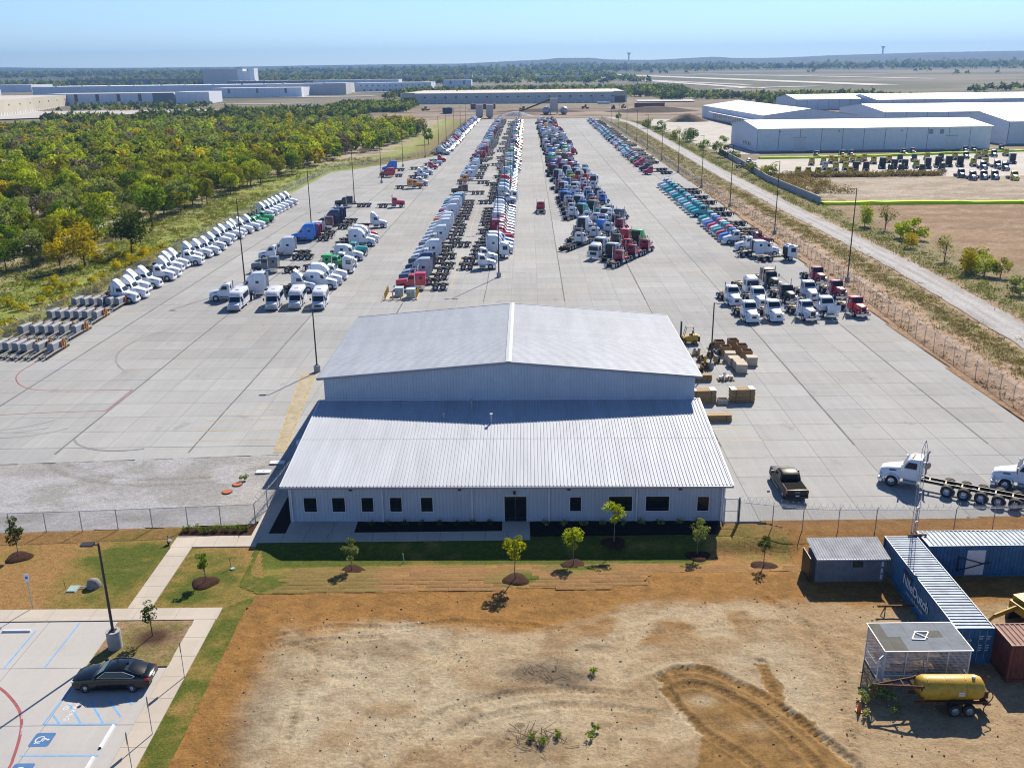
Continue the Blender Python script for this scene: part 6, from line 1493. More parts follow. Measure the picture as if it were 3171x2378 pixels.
mk('body', MB().loft([sring(.92, .55, .95, .80, .74, .06), sring(.82, .45, 1.12, .95, .86, .08), sring(.3, .42, 1.18, 1.0, .9, .1), sring(-.75, .42, 1.22, 1.01, .93, .08), sring(-2.55, .42, 1.22, 1.01, .93, .05)]), 'car_grey', pk, smooth=.6)
mk('bed', MB().loft([sring(-2.58, .48, 1.20, 1.01, .97, .05), sring(-4.5, .48, 1.20, 1.01, .97, .05), sring(-4.62, .5, 1.18, .99, .95, .05)]), 'car_grey', pk, smooth=.6)
mk('bed_cover', MB().box(-4.5, -2.62, -.86, .86, 1.20, 1.225), 'vinyl_black', pk)
mk('cabin', MB().loft([sring(-.5, 1.1, 1.24, .90, .82, .03), sring(-1.15, 1.12, 1.78, .93, .74, .1), sring(-1.5, 1.12, 1.88, .94, .74, .12), sring(-2.35, 1.12, 1.88, .94, .76, .12), sring(-2.58, 1.12, 1.72, .92, .76, .1)]), 'car_grey', pk, smooth=.6)
mk('windshield', quad(MB(), [(-.56, -.80, 1.28), (-.56, .80, 1.28), (-1.13, .70, 1.79), (-1.13, -.70, 1.79)]), 'glass', pk); mk('rear_window', quad(MB(), [(-2.60, -.74, 1.32), (-2.60, .74, 1.32), (-2.56, .68, 1.70), (-2.56, -.68, 1.70)]), 'glass', pk)
for s in (-1, 1):
    mk('side_window', MB().add([(-.95, s * .935, 1.28), (-1.35, s * .80, 1.76), (-2.35, s * .81, 1.76), (-2.42, s * .945, 1.28)], [(0, 1, 2, 3)]), 'glass', pk)
    mk('tail_light', MB().box(-4.66, -4.52, s * .92 - .07, s * .92 + .07, .85, 1.14), 'tail_red', pk); mk('mirror', MB().box(-.95, -.8, s * 1.15 - .11, s * 1.15 + .11, 1.22, 1.42), 'car_grey', pk); mk('running_board', MB().box(-2.6, -.75, s * 1.02 - .1, s * 1.02 + .08, .42, .50), 'steel', pk)
mk('tailgate', MB().box(-4.665, -4.62, -.82, .82, .62, 1.17), 'car_grey', pk); mk('number_plate', MB().box(-4.72, -4.66, -.16, .16, .56, .70), 'white_paint', pk); mk('rear_bumper', MB().box(-4.74, -4.6, -.95, .95, .42, .6), 'chassis', pk)
mk('lettering_bar', MB().box(-4.675, -4.665, -.22, .22, .92, 1.0), 'steel', pk)
car_wheels(pk, (0, -3.63), .88, .40)
hb = thing('hatchback', 'small blue car whose roof shows above the shop ridge', 'car', (8.6, 133.2, .022), R(-88))
plain('car_blue', (.05, .13, .24), .3, .2, .05, 2, .5, .6)
mk('body', MB().loft([sring(.85, .4, .7, .7, .62, .06), sring(.5, .25, .9, .86, .78, .1), sring(-.6, .22, 1.0, .88, .82, .1), sring(-3.0, .25, 1.02, .88, .82, .1), sring(-3.4, .4, .95, .8, .7, .1)]), 'car_blue', hb, smooth=.6)
mk('cabin', MB().loft([sring(-.4, .92, 1.02, .78, .72, .03), sring(-1.1, .95, 1.42, .8, .62, .08), sring(-2.6, .95, 1.46, .8, .62, .1), sring(-3.2, .95, 1.1, .75, .6, .05)]), 'car_blue', hb, smooth=.6)
mk('windshield', quad(MB(), [(-.46, -.7, 1.05), (-.46, .7, 1.05), (-1.08, .6, 1.43), (-1.08, -.6, 1.43)]), 'glass', hb)
car_wheels(hb, (0, -2.5), .76, .32)

# ================================================================== TREES
def crown_arrays(seed, h, r, z0, nleaf, leaf, clumps, squash=1., flat=.55, hollow=.55):
    """leaf faces spread in clumps through the crown's volume"""
    g = np.random.default_rng(seed)
    zc = (h + z0) / 2; hz_ = (h - z0) / 2
    d = g.normal(size=(clumps, 3)); d /= np.linalg.norm(d, axis=1)[:, None]
    rad = hollow + (1 - hollow) * g.random(clumps) ** .6
    cs = d * rad[:, None] * np.array((r * .74, r * .74 * squash, hz_ * .78)) + np.array((0, 0, zc)); cr = r * g.uniform(.26, .46, clumps)
    tone = g.uniform(.55, 1.35, clumps)
    k = g.integers(0, clumps, nleaf)
    q = g.normal(size=(nleaf, 3)); q /= np.linalg.norm(q, axis=1)[:, None]
    p = cs[k] + q * (cr[k] * g.uniform(.45, 1.0, nleaf) ** .5)[:, None] * np.array((1, 1, .75))
    nrm = q * .6 + g.normal(size=(nleaf, 3)) * .55 + np.array((0, 0, .45)); nrm /= np.linalg.norm(nrm, axis=1)[:, None]
    a = np.cross(nrm, g.normal(size=(nleaf, 3))); a /= np.linalg.norm(a, axis=1)[:, None]; b = np.cross(nrm, a)
    s = leaf * g.uniform(.6, 1.35, nleaf)[:, None]
    v = np.stack([p - a * s * .5, p - b * s * flat * .5 + nrm * s * .1, p + a * s * .5, p + b * s * flat * .5 + nrm * s * .1], 1).reshape(-1, 3)
    c = tone[k] * g.uniform(.72, 1.25, nleaf)
    c = np.repeat(np.clip(c, .35, 1.6), 4)
    return v, np.arange(nleaf * 4).reshape(-1, 4), np.stack([c, c * g.uniform(.97, 1.03), c * .95], 1), cs
def trunk_mb(seed, h, z0, r, cs, thick, nb=7, bare=False):
    g = random.Random(seed); m = MB()
    top = z0 + (h - z0) * .55
    p = [Vector((0, 0, -.1)), Vector((g.uniform(-.1, .1), g.uniform(-.1, .1), z0 * .6)), Vector((g.uniform(-.3, .3) * r * .2, g.uniform(-.3, .3) * r * .2, z0 + (h - z0) * .2)), Vector((g.uniform(-.3, .3) * r * .4, g.uniform(-.3, .3) * r * .4, top))]
    rr = [thick, thick * .8, thick * .62, thick * .22]
    for a, b, q0, q1 in zip(p[:-1], p[1:], rr[:-1], rr[1:]): m.cyl(a, b, q0, 6, q1, 0, False)
    for c in list(cs)[:nb]:
        s = p[1].lerp(p[3], g.uniform(.15, .85)); mid = s.lerp(Vector(c), .55) + Vector((0, 0, -.1 * r)); m.cyl(s, mid, thick * .4, 5, thick * .24, 0, False); m.cyl(mid, Vector(c), thick * .24, 4, thick * .06, 0, False)
        if bare:
            for _ in range(3):
                e = Vector(c) + Vector((g.uniform(-1, 1), g.uniform(-1, 1), g.uniform(.1, 1))) * r * .4; m.cyl(Vector(c).lerp(mid, .3), e, thick * .12, 3, thick * .03, 0, False)
    return m
PROTO = {}
def proto(key, seed, h, r, z0, n, leaf, clumps, thick=.16, hollow=.55, bare=False, nb=8):
    v, q, c, cs = crown_arrays(seed, h, r, z0, n, leaf, clumps, hollow=hollow)
    o = raw_mesh('crown', v, q, c, 'leaf_olive', smooth=False); me = o.data; bpy.data.objects.remove(o)
    me.materials[0] = None
    t = trunk_mb(seed, h, z0, r, cs, thick, nb, bare).me('trunk', 1)
    PROTO[key] = (me, t, h)
for i in range(6): proto('wood%d' % i, 100 + i, 7.0 + (i % 3) * .7, 3.0 + .35 * (i % 4), 1.6, 1500, .50, 16 + i)
for i in range(2): proto('bare%d' % i, 120 + i, 7.2, 2.9, 1.4, 420, .40, 22, .15, .35, True, 20)
for i in range(3): proto('bush%d' % i, 130 + i, 2.6, 1.9, .2, 620, .34, 12, .06)
for i in range(3): proto('road%d' % i, 145 + i, 5.6, 2.7, .25, 1300, .40, 18, .14, .5)
proto('far0', 140, 7.2, 3.3, 1.2, 230, 1.15, 12); proto('far1', 141, 7.8, 3.1, 1.2, 230, 1.1, 14); proto('far2', 142, 6.6, 3.6, 1.0, 230, 1.2, 13)
def tree(label, x, y, pk_, kind, s=1., z=0., rz=None, cat='tree', group=None, name='tree', bark='bark', sxy=1.):
    me, tk, h = PROTO[pk_]
    t = thing(name, label, cat, (x, y, z), random.uniform(0, 6.28) if rz is None else rz, group); t.scale = (s * sxy, s * sxy, s)
    part('crown', me, 'leaf_' + kind, t); part('trunk', tk, bark, t)
    return t

# the wood left of the yard
WOOD = [(-98, 176), (-90, 192), (-92, 210), (-87, 228), (-92, 244), (-86, 264), (-89, 292), (-85, 320), (-82, 345), (-75, 374), (-80, 392), (-74, 420), (-78, 450), (-62, 480), (-60, 520), (-58, 560), (-52, 600), (-62, 650), (-95, 690),
        (-160, 700), (-300, 680), (-420, 620), (-330, 480), (-250, 360), (-185, 260), (-150, 190), (-130, 165)]
CLEAR = [(-120, 215, 9, 5), (-135, 330, 12, 7), (-100, 430, 9, 12), (-180, 420, 16, 9), (-115, 270, 8, 5), (-150, 545, 26, 12), (-96, 300, 8, 5), (-92, 335, 9, 6), (-104, 236, 7, 8), (-260, 480, 20, 10), (-98, 385, 8, 7)]
cand = []
tries = 0
g = np.random.default_rng(5)
grid_ = {}
def far_enough(x, y, d):
    i, j = int(x // 7), int(y // 7)
    for a in (-1, 0, 1):
        for b in (-1, 0, 1):
            for px, py in grid_.get((i + a, j + b), ()):
                if math.hypot(px - x, py - y) < d: return False
    grid_.setdefault((i, j), []).append((x, y)); return True
cx_ = g.uniform(-420, -50, 26000); cy_ = g.uniform(160, 702, 26000)
ok_ = inpoly(cx_, cy_, WOOD) & (cx_ / cy_ > -.66)
for a, b, c, d in CLEAR: ok_ &= ((cx_ - a) / c) ** 2 + ((cy_ - b) / d) ** 2 > 1
ok_ &= fbm(cx_ / 16, cy_ / 11, 90) < .66
for x, y in zip(cx_[ok_].tolist(), cy_[ok_].tolist()):
    if len(cand) < 2000 and far_enough(x, y, random.choice([3.4, 5.2, 6.2]) if y < 330 else random.choice([4.6, 6.4, 7])): cand.append((x, y))
cand.sort(key=lambda p: math.hypot(*p))
KINDS = [('olive', 30), ('green', 17), ('lime', 20), ('gold', 5), ('rust', 1), ('dark', 8), ('bare', 11), ('sage', 14)]
KT = {'olive': 'olive green', 'green': 'mid green', 'lime': 'yellow green', 'gold': 'golden', 'rust': 'rusty orange', 'dark': 'dark green', 'bare': 'half bare grey brown', 'sage': 'pale sage green'}
def wkind(x, y):
    n = float(fbm(np.array([x / 38.]), np.array([y / 38.]), 91)[0]); k = pick(KINDS)
    if n > .58 and random.random() < .5: k = pick([('gold', 2), ('lime', 6), ('olive', 3)])
    if n < .42 and random.random() < .5: k = pick([('sage', 4), ('green', 4), ('bare', 2)])
    return k
kc = {}
for x, y in cand[:296]:
    k = wkind(x, y); kc[k] = kc.get(k, 0) + 1
    p = 'bare%d' % random.randrange(2) if k == 'bare' else 'wood%d' % random.randrange(6)
    tree('%s tree in the left wood, %s nearest of that colour' % (KT[k], ordinal(kc[k])), x, y, p, k, random.choice([random.uniform(.5, .8), random.uniform(.8, 1.2), random.uniform(1.0, 1.5)]), 0, group='trees of the left wood', sxy=random.uniform(.85, 1.1))
def merge_trees(name, pts, mats, protos, zf, smin, smax, label):
    V, Q, C, MI = [], [], [], []; o = 0
    base = {}
    for p in protos:
        me = PROTO[p][0]; v = np.empty(len(me.vertices) * 3, np.float32); me.vertices.foreach_get('co', v); c = np.empty(len(me.vertices) * 4, np.float32); me.color_attributes['tint'].data.foreach_get('color', c)
        base[p] = (v.reshape(-1, 3), c.reshape(-1, 4)[:, :3])
    for x, y, k, s in pts:
        v, c = base[protos[random.randrange(len(protos))]]; a = random.uniform(0, 6.28); ca, sa = math.cos(a), math.sin(a)
        V.append(np.stack([x + s * (v[:, 0] * ca - v[:, 1] * sa), y + s * (v[:, 0] * sa + v[:, 1] * ca), zf(x, y) + v[:, 2] * s * random.uniform(.85, 1.1)], 1)); C.append(c * random.uniform(.8, 1.15)); n = len(v) // 4
        Q.append(np.arange(len(v)).reshape(-1, 4) + o); MI.append(np.full(n, mats.index(k))); o += len(v)
    ob = raw_mesh(name, np.concatenate(V), np.concatenate(Q), np.concatenate(C), None, ['leaf_' + m for m in mats], np.concatenate(MI), smooth=False)
    stuff(ob); ob['label'] = label
    return ob
LM = list(LEAF)
merge_trees('distant_wood', [(x, y, wkind(x, y), random.uniform(.95, 1.4)) for x, y in cand[296:]], LM, ['far0', 'far1', 'far2'], lambda x, y: 0., 1, 1, 'dense autumn wood behind the nearer trees')
# wood floor
def floor_c(X, Y):
    n = fbm(X / 5, Y / 5, 92); n2 = fbm(X / 1.6, Y / 1.2, 93); n3 = fbm(X / 14, Y / 11, 94)
    c = lerp((.42, .335, .235), (.24, .20, .10), sstep(.4, .65, n))
    fx = np.interp(Y, [100, 124, 166, 254, 309, 372, 428, 440, 730], [-75.5, -72.6, -71.4, -70.8, -71.4, -70.6, -44, -36.6, -33.6])
    d = fx - X
    grn = (1 - sstep(14, 26, d + (n3 - .5) * 22)) 
    gc = lerp((.21, .26, .045), (.31, .30, .07), sstep(.4, .7, n2))
    c = lerp(c, gc, grn * sstep(.25, .45, n + .12))
    yel = gauss(X, Y, 0, 0, 1) * 0 + (1 - sstep(1.5, 5, np.abs(d - 3))) * sstep(.48, .6, n3 + .06)
    c = lerp(c, np.broadcast_to((.30, .25, .03), (*X.shape, 3)), np.clip(yel, 0, 1) * .55 * (Y < 190))
    c = lerp(c, np.broadcast_to((.20, .14, .05), (*X.shape, 3)), sstep(385, 400, Y) * sstep(16, 4, d) * .8)
    return c
my = np.concatenate([np.arange(86, 300, 1.3), np.arange(300, 800, 4.)])
struct(grid_mesh('meadow', np.concatenate([np.arange(-440, -170, 6.), np.arange(-170, -24, 1.5)]), my, lambda X, Y: -.02 + .22 * fbm(X / 3, Y / 3, 95) * sstep(0, 3, np.interp(Y, [86, 124, 254, 372, 428, 440, 730, 800], [-72, -71, -69.6, -69.4, -43, -35.6, -32.6, -30]) - X), floor_c, 'meadow',
       lambda x, y: x < np.interp(y, [84, 120, 150, 260, 368, 376, 432, 440, 763, 800], [-72.2, -72.2, -71.6, -70.5, -69.4, -63.2, -36.2, -33.2, -23.8, -20])))
def scatter_clumps(name, pts, mat_, label, n=26, leaf=.30, r=.55, h=.55, seed=3):
    gg = np.random.default_rng(seed); V = []; C = []
    pts = np.array(pts); N_ = len(pts)
    p = np.repeat(pts, n, 0); M_ = len(p)
    off = np.stack([gg.normal(0, r * .5, M_), gg.normal(0, r * .5, M_), gg.random(M_) * h], 1)
    s = np.repeat(gg.uniform(.6, 1.3, N_), n)[:, None]
    p = np.concatenate([p[:, :2], np.zeros((M_, 1))], 1) + off * s
    nr = gg.normal(size=(M_, 3)) + np.array((0, 0, .3)); nr /= np.linalg.norm(nr, axis=1)[:, None]
    a = np.cross(nr, gg.normal(size=(M_, 3))); a /= np.linalg.norm(a, axis=1)[:, None]; b = np.cross(nr, a); sz = leaf * gg.uniform(.6, 1.3, M_)[:, None]
    v = np.stack([p - a * sz * .5, p - b * sz * .25, p + a * sz * .5, p + b * sz * .25], 1).reshape(-1, 3)
    c = np.repeat(gg.uniform(.55, 1.35, N_), n) * gg.uniform(.7, 1.3, M_); c = np.repeat(c, 4)
    o = raw_mesh(name, v, np.arange(len(v)).reshape(-1, 4), np.stack([c, c, c], 1), mat_, smooth=False); stuff(o); o['label'] = label
    return o
def fence_x(y): return float(np.interp(y, [100, 124, 166, 254, 309, 372, 428, 440, 730], [-75.5, -72.6, -71.4, -70.8, -71.4, -70.6, -44, -36.6, -33.6]))
mp, ms = [], []
for _ in range(5200):
    y = random.uniform(105, 300) if random.random() < .8 else random.uniform(300, 430); d = random.uniform(.6, 30)
    x = fence_x(y) - d
    nn = float(fbm(np.array([x / 7.]), np.array([y / 9.]), 96)[0])
    if nn > .42: mp.append((x, y))
    elif nn < .36: ms.append((x, y))
scatter_clumps('meadow_weeds', mp, 'leaf_weed', 'green weeds growing between the left fence and the wood', 22, .34, .9, .6)
scatter_clumps('dry_grass', ms, 'leaf_straw', 'dry straw grass at the edge of the left wood', 18, .3, .9, .45, 4)
# yellow flowering shrubs by the fence
for i in range(3): proto('shrub%d' % i, 150 + i, 1.25, 1.0, .05, 520, .20, 14, .03, .5, False, 3)
ky = 0
ysp = []
for _ in range(400):
    y = random.uniform(118, 205); d = random.choice([random.uniform(1.2, 4.5), random.uniform(1.2, 4.5), random.uniform(5, 14)]) + 8 * max(0, (y - 165) / 40) * random.random()
    x = fence_x(y) - d
    if all(math.hypot(x - a, y - b) > 1.5 for a, b in ysp) and len(ysp) < 64: ysp.append((x, y))
for x, y in sorted(ysp, key=lambda p: p[1]):
    ky += 1
    tree('yellow flowering shrub beyond the left fence, %s from the near end' % ordinal(ky), x, y, 'shrub%d' % random.randrange(3), 'yellowflower', random.uniform(.7, 1.4), .05, cat='shrub', group='yellow flowering shrubs', name='flowering_shrub')
# big lone trees in front of the wood
tree('large golden tree standing in front of the wood edge', -84.6, 183.5, 'wood3', 'gold', 1.28, 0, cat='tree'); tree('smaller golden tree at the foot of the large golden one', -86.8, 177.5, 'wood1', 'gold', .85, 0, cat='tree')
tree('dark green tree with black trunk right of the large golden tree', -80.4, 196.5, 'wood2', 'dark', 1.25, 0, cat='tree')
tree('rounded dark green tree alone by the far left fence corner', -43, 512, 'wood4', 'green', 1.15, 0, cat='tree')
# scrub between right fence and road, trees beyond the road
sp = []
for _ in range(5200):
    y = 75 + 640 * random.random() ** 1.5; fx = float(np.interp(y, [90, 300, 712], [56.4, 61.6, 72.6])); rx = float(road_x(y)) - 3.2
    u = random.gauss(.70, .13) if y < 300 else random.uniform(.1, .95)
    sp.append((fx + (rx - fx) * u, y))
for _ in range(500):
    y = random.uniform(75, 330); fx = float(np.interp(y, [90, 300, 712], [56.4, 61.6, 72.6])); sp.append((fx + random.uniform(-1.2, 6), y))
scatter_clumps('verge_scrub', sp[:1500], 'leaf_weed', 'scrubby grass between the right fence and the gravel road', 16, .26, .8, .30, 8)
scatter_clumps('verge_straw', sp[2000:], 'leaf_straw', 'dry tufts along the right fence', 18, .28, .8, .35, 9)
sp2 = []
for _ in range(3000):
    y = 90 + 640 * random.random() ** 1.3; sp2.append((float(road_x(y)) + 3.6 + abs(random.gauss(0, 4)), y))
scatter_clumps('roadside_scrub', sp2[:1700], 'leaf_weed', 'green scrub on the far side of the gravel road', 20, .36, 1.3, .7, 10)
RT = [(84.6, 222.4, 'road0', 'lime', .8), (87.4, 217, 'bare0', 'olive', .72), (86.6, 206, 'road1', 'lime', .62), (88.2, 203, 'bush0', 'lime', 1.5), (83.8, 193.7, 'road2', 'gold', .52), (84.6, 179.6, 'bare1', 'olive', .6), (83.4, 168, 'road0', 'gold', .68), (85.6, 165.6, 'road2', 'lime', .62), (87.8, 164.2, 'road1', 'olive', .56), (86.5, 171.5, 'bush1', 'olive', 1.3),
      (84, 150, 'bush2', 'sage', 1.0), (86, 143, 'bush0', 'sage', .9), (90.5, 330, 'bush1', 'olive', 1.5), (92.8, 345, 'road1', 'olive', .5), (95, 400, 'road2', 'green', .62), (93.2, 412, 'bush0', 'dark', 1.6), (95.4, 440, 'road1', 'green', .8), (91.8, 455, 'bush2', 'green', 1.5), (94, 508, 'road0', 'green', 1.0), (97, 515, 'road0', 'dark', 1.0), (100, 522, 'road2', 'green', .9), (92, 530, 'bush1', 'olive', 1.7), (89, 350, 'bush2', 'olive', 1.2),
      (94, 600, 'bush0', 'green', 2.0), (92, 640, 'bush1', 'sage', 2.0), (112, 500, 'bush2', 'green', 1.2), (86, 760, 'road1', 'green', .8)]
for k, (x, y, p, kd, s) in enumerate(RT):
    kd2 = kd
    tree('%s %s beyond the gravel road, %s from the camera' % (KT[kd2], 'bush' if p[:4] == 'bush' else 'tree', ordinal(k + 1)), x, y, p, kd, s * 1.3, 0, cat='bush' if p[:4] == 'bush' else 'tree', group='trees along the gravel road', name='roadside_bush' if p[:4] == 'bush' else 'roadside_tree')
# hedge of dry brush at the near edge of the storage lot
scatter_clumps('dry_brush', [(random.uniform(98, 152), random.gauss(333, 1.6)) for _ in range(420)] + [(random.uniform(88, 104), random.uniform(285, 336)) for _ in range(260)], 'leaf_straw', 'brown dry brush along the storage lot edge', 30, .55, 1.2, 1.6, 12)
# far woods: treetops too many to count
fp = []
gf = np.random.default_rng(9)
def far_area(n, x0, x1, y0, y1, s0, s1, keep=None):
    x = gf.uniform(x0, x1, n); y = gf.uniform(y0, y1, n); q = gf.uniform(s0, s1, n)
    m = keep(x, y) if keep else np.ones(n, bool)
    fp.extend(zip(x[m].tolist(), y[m].tolist(), q[m].tolist()))
def clump(sx, sy, thr, seed): return lambda x, y: fbm(x / sx, y / sy, seed) > thr
far_area(1900, -520, -130, 690, 1010, .7, 1.15, lambda x, y: clump(90, 50, .44, 117)(x, y) & (x > -.48 * y) & ~((x < -330) & (y > 860))); far_area(700, -190, -105, 960, 1120, .7, 1.1); far_area(260, -250, -140, 720, 960, .7, 1.0)
far_area(1100, -170, 330, 1290, 1600, 1., 1.4, lambda x, y: x < 250 + (y - 1300) * .1); far_area(260, 190, 300, 1190, 1330, .8, 1.1, clump(60, 40, .42, 111)); far_area(420, 280, 470, 1080, 1260, .8, 1.2, clump(60, 40, .40, 112))
far_area(160, 240, 620, 985, 1040, .5, .9, clump(40, 30, .48, 113)); far_area(120, -500, -350, 1050, 1180, .6, .9); far_area(2600, -1300, 300, 1950, 3600, 1.2, 1.8, clump(420, 130, .40, 114))
far_area(1500, 620, 1500, 1300, 2000, 1.0, 1.5, lambda x, y: (y < 1330 + (x - 620) * .95) & clump(200, 60, .40, 118)(x, y)); far_area(500, 250, 2400, 2300, 3600, 1.2, 1.9, clump(500, 60, .70, 115)); far_area(4200, -2600, 2900, 3400, 5200, 1.7, 3.0, clump(700, 170, .40, 116))
proto('speck', 160, 7.4, 3.9, .4, 24, 3.6, 8)
FM_ = ['dark', 'green', 'olive', 'sage']
merge_trees('far_woods', [(x, y, FM_[int(gf.choice(4, p=(.34, .33, .22, .11)))], s) for x, y, s in fp], FM_, ['speck'], lambda x, y: float(ter(x, y)), 1, 1, 'dark woods scattered over the plain behind the yard')

# ---- young landscape trees with mulch rings
def young(label, x, y, h, r, z0, kind, n, leaf, seed, bark='bark_pale', green=False, ring_=True, thick=.045):
    key = 'y%d' % seed
    v, q, c, cs = crown_arrays(seed, h, r, z0, n, leaf, 14, hollow=.35)
    o = raw_mesh('crown', v, q, c, 'leaf_' + kind, smooth=False); me = o.data; bpy.data.objects.remove(o)
    zz = float(shadow_dip(x, y)) + .05
    t = thing('young_tree', label, 'tree', (x, y, zz), 0, 'young landscape trees')
    part('crown', me, 'leaf_' + kind, t); mk('trunk', trunk_mb(seed, h, z0, r, cs, thick, 10), bark, t)
    if ring_:
        th = np.linspace(0, 2 * math.pi, 22, endpoint=False); rr = 1.0 + .12 * np.sin(th * 3 + seed)
        rg = [[(a * rr[i] * math.cos(th[i]), a * .92 * rr[i] * math.sin(th[i]), b + random.uniform(-.012, .012)) for i in range(22)] for a, b in ((1.0, .0), (.86, .10), (.45, .13), (.1, .11))]
        mk('mulch_ring', MB().loft(rg, 0, True), 'mulch', t, (0, 0, .01), smooth=1.2)
young('small oak with sparse dark leaves in the parking island', -24.3, 54.0, 2.9, .75, 1.0, 'dark', 420, .16, 301, 'bark', ring_=False)
young('small dense rounded green tree left of the building lawn path', -23.0, 61.1, 2.7, .55, .95, 'green', 900, .13, 302)
young('dark leafed young tree at the left edge of the lawn', -38.9, 65.3, 3.9, .95, .8, 'dark', 900, .17, 303)
young('grey green young tree left of the entrance lawn', -12.4, 63.2, 2.9, .78, .8, 'sage', 850, .15, 304)
young('bright yellow green young tree with green turf ring before the entrance', .1, 61.0, 3.7, 1.0, 1.5, 'bright', 750, .20, 305)
young('golden green young tree at the edge of the building shadow', 4.6, 64.0, 3.2, 1.0, 1.5, 'lime', 700, .20, 306)
young('pale barked yellow green tree in front of the wide windows', 8.0, 66.7, 3.7, 1.05, 1.7, 'lime', 700, .20, 307)
young('grey green upright young tree before the right end of the office', 14.5, 65.4, 3.6, .85, 1.0, 'sage', 900, .15, 308)
young('thin dark young tree on the right lawn patch', 19.1, 63.0, 2.9, .65, 1.1, 'dark', 480, .14, 309)
for i in range(2): proto('small%d' % i, 170 + i, .55, .38, .03, 160, .12, 8, .015, .4, False, 3)
for k in range(7): tree('low green shrub in the mulch bed, %s from the left' % ordinal(k + 1), -27.0 + k * .82, 69.25 + .1 * (k % 2), 'small%d' % (k % 2), 'green', 1.15, .06, cat='shrub', group='shrubs in the left mulch bed', name='bed_shrub')
for k in range(9): tree('small shaded shrub against the office wall, %s from the entrance' % ordinal(k + 1), 2.6 + k * 1.6, 69.6, 'small%d' % (k % 2), 'sage', 1.1, .06, cat='shrub', group='shrubs in the right wall bed', name='bed_shrub')
for k in range(8): tree('small shaded shrub in the left wall bed, %s from the entrance' % ordinal(k + 1), -2.0 - k * 1.4, 69.9, 'small%d' % (k % 2), 'dark', 1.0, .06, cat='shrub', group='shrubs in the left wall bed', name='bed_shrub')

# ================================================================== SMALL THINGS
# shipping containers
def container(label, x, y, rz, L, W, Hh, mt, roofmt, front_doors=True):
    t = thing('shipping_container', label, 'container', (x, y, 0), rz)
    def corr(n, ln, h, amp=.036):
        pts = []; p = ln / n
        for k in range(n): pts += [(k * p, 0), (k * p + p * .28, 0), (k * p + p * .42, amp), (k * p + p * .86, amp)]
        pts.append((ln, 0)); m = len(pts)
        return pts
    for xx, s in ((-W / 2 + .06, 1), (W / 2 - .06, -1)):
        pts = corr(int(L / .28), L - .2, Hh); m = len(pts)
        mk('side_wall', MB().add([(xx + s * b, .1 + a, .16) for a, b in pts] + [(xx + s * b, .1 + a, Hh - .08) for a, b in pts], [(i, i + 1, m + i + 1, m + i) for i in range(m - 1)]), mt, t)
    pts = corr(int(L / .33), L - .2, W, .05); m = len(pts)
    mk('roof', MB().add([(-W / 2 + .05, .1 + a, Hh - .015 - b) for a, b in pts] + [(W / 2 - .05, .1 + a, Hh - .015 - b) for a, b in pts], [(i, i + 1, m + i + 1, m + i) for i in range(m - 1)]), roofmt, t)
    fr = MB()
    for yy in (0, L - .14):
        for xx in (-W / 2, W / 2 - .14): fr.box(xx, xx + .14, yy, yy + .14, 0, Hh)
        fr.box(-W / 2 + .14, W / 2 - .14, yy + .02, yy + .12, Hh - .13, Hh - .005); fr.box(-W / 2 + .14, W / 2 - .14, yy + .02, yy + .12, 0, .16)
    for xx in (-W / 2 + .01, W / 2 - .07): fr.box(xx, xx + .06, .14, L - .14, Hh - .075, Hh - .003); fr.box(xx, xx + .06, .14, L - .14, 0, .16)
    mk('frame', fr, mt, t); mk('end_wall', MB().box(-W / 2 + .14, W / 2 - .14, L - .10, L - .06, .16, Hh - .13), mt, t)
    for s in (-1, 1):
        d = mk('door', MB().box(.01 if s > 0 else -W / 2 + .15, W / 2 - .15 if s > 0 else -.01, .03, .07, .16, Hh - .13), mt, t)
        for q in (.32, .78): mk('lock_rod', MB().cyl((s * q, .0, .2), (s * q, .0, Hh - .18), .022, 6), 'galv', d)
    return t
plain('container_roof_blue', (.30, .37, .43), .6, .1, .22, 1.3, .3); plain('container_roof_red', (.32, .15, .11), .7, .0, .22, 1.6, .3)
ca_ = container('long blue shipping container with white lettering lying towards the camera', 28.76, 50.2, -.016, 12.19, 2.44, 2.59, 'container_blue', 'container_roof_blue')
sgn = MB()
text_mesh('lettering', 'NileDutch', 1.02, 'white_paint', ca_, frame4((-1.225, 6.0, 1.10), (0, -1, 0), (0, 0, 1)), bold=.02)
text_mesh('lettering', 'www.niledutch.com', .36, 'white_paint', ca_, frame4((-1.225, 6.0, .62), (0, -1, 0), (0, 0, 1)))
text_mesh('lettering', 'NileDutch', .26, 'white_paint', ca_, frame4((-.62, .022, 1.62), (1, 0, 0), (0, 0, 1)), bold=.004)
for r_, w_ in ((1.95, .5), (1.78, .34), (1.30, .32), (1.12, .36), (.94, .30)):
    for q in (.46, .92): mk('marking', MB().box(q - w_ / 3, q + w_ / 3, .024, .029, r_, r_ + .07), 'white_paint', ca_)
mk('stain', MB().box(-1.228, -1.222, 6.6, 8.3, 1.9, 2.08), 'rust', ca_)
cb_ = container('blue shipping container with a white side door beyond the lettered one', 30.4, 62.0, -math.pi / 2, 12.19, 2.44, 2.59, 'container_blue', 'container_roof_blue')
dr = mk('side_door', MB().box(1.16, 1.21, 2.9, 4.25, .12, 2.2), 'white_paint', cb_)
mk('lock_bar', MB().cyl((1.26, 2.35, 1.65), (1.26, 4.2, 1.12), .045, 6).cyl((1.26, 2.35, .55), (1.26, 4.2, 1.12), .045, 6).cyl((1.26, 2.3, .5), (1.26, 2.3, 1.75), .05, 6).cyl((1.26, 3.9, 1.12), (1.26, 4.7, 1.16), .06, 6), 'dark', dr)
cc_ = container('rusty red shipping container at the right edge of the picture', 31.2, 47.95, -math.pi / 2 + math.pi, 6.06, 2.44, 2.59, 'container_red', 'container_roof_red')
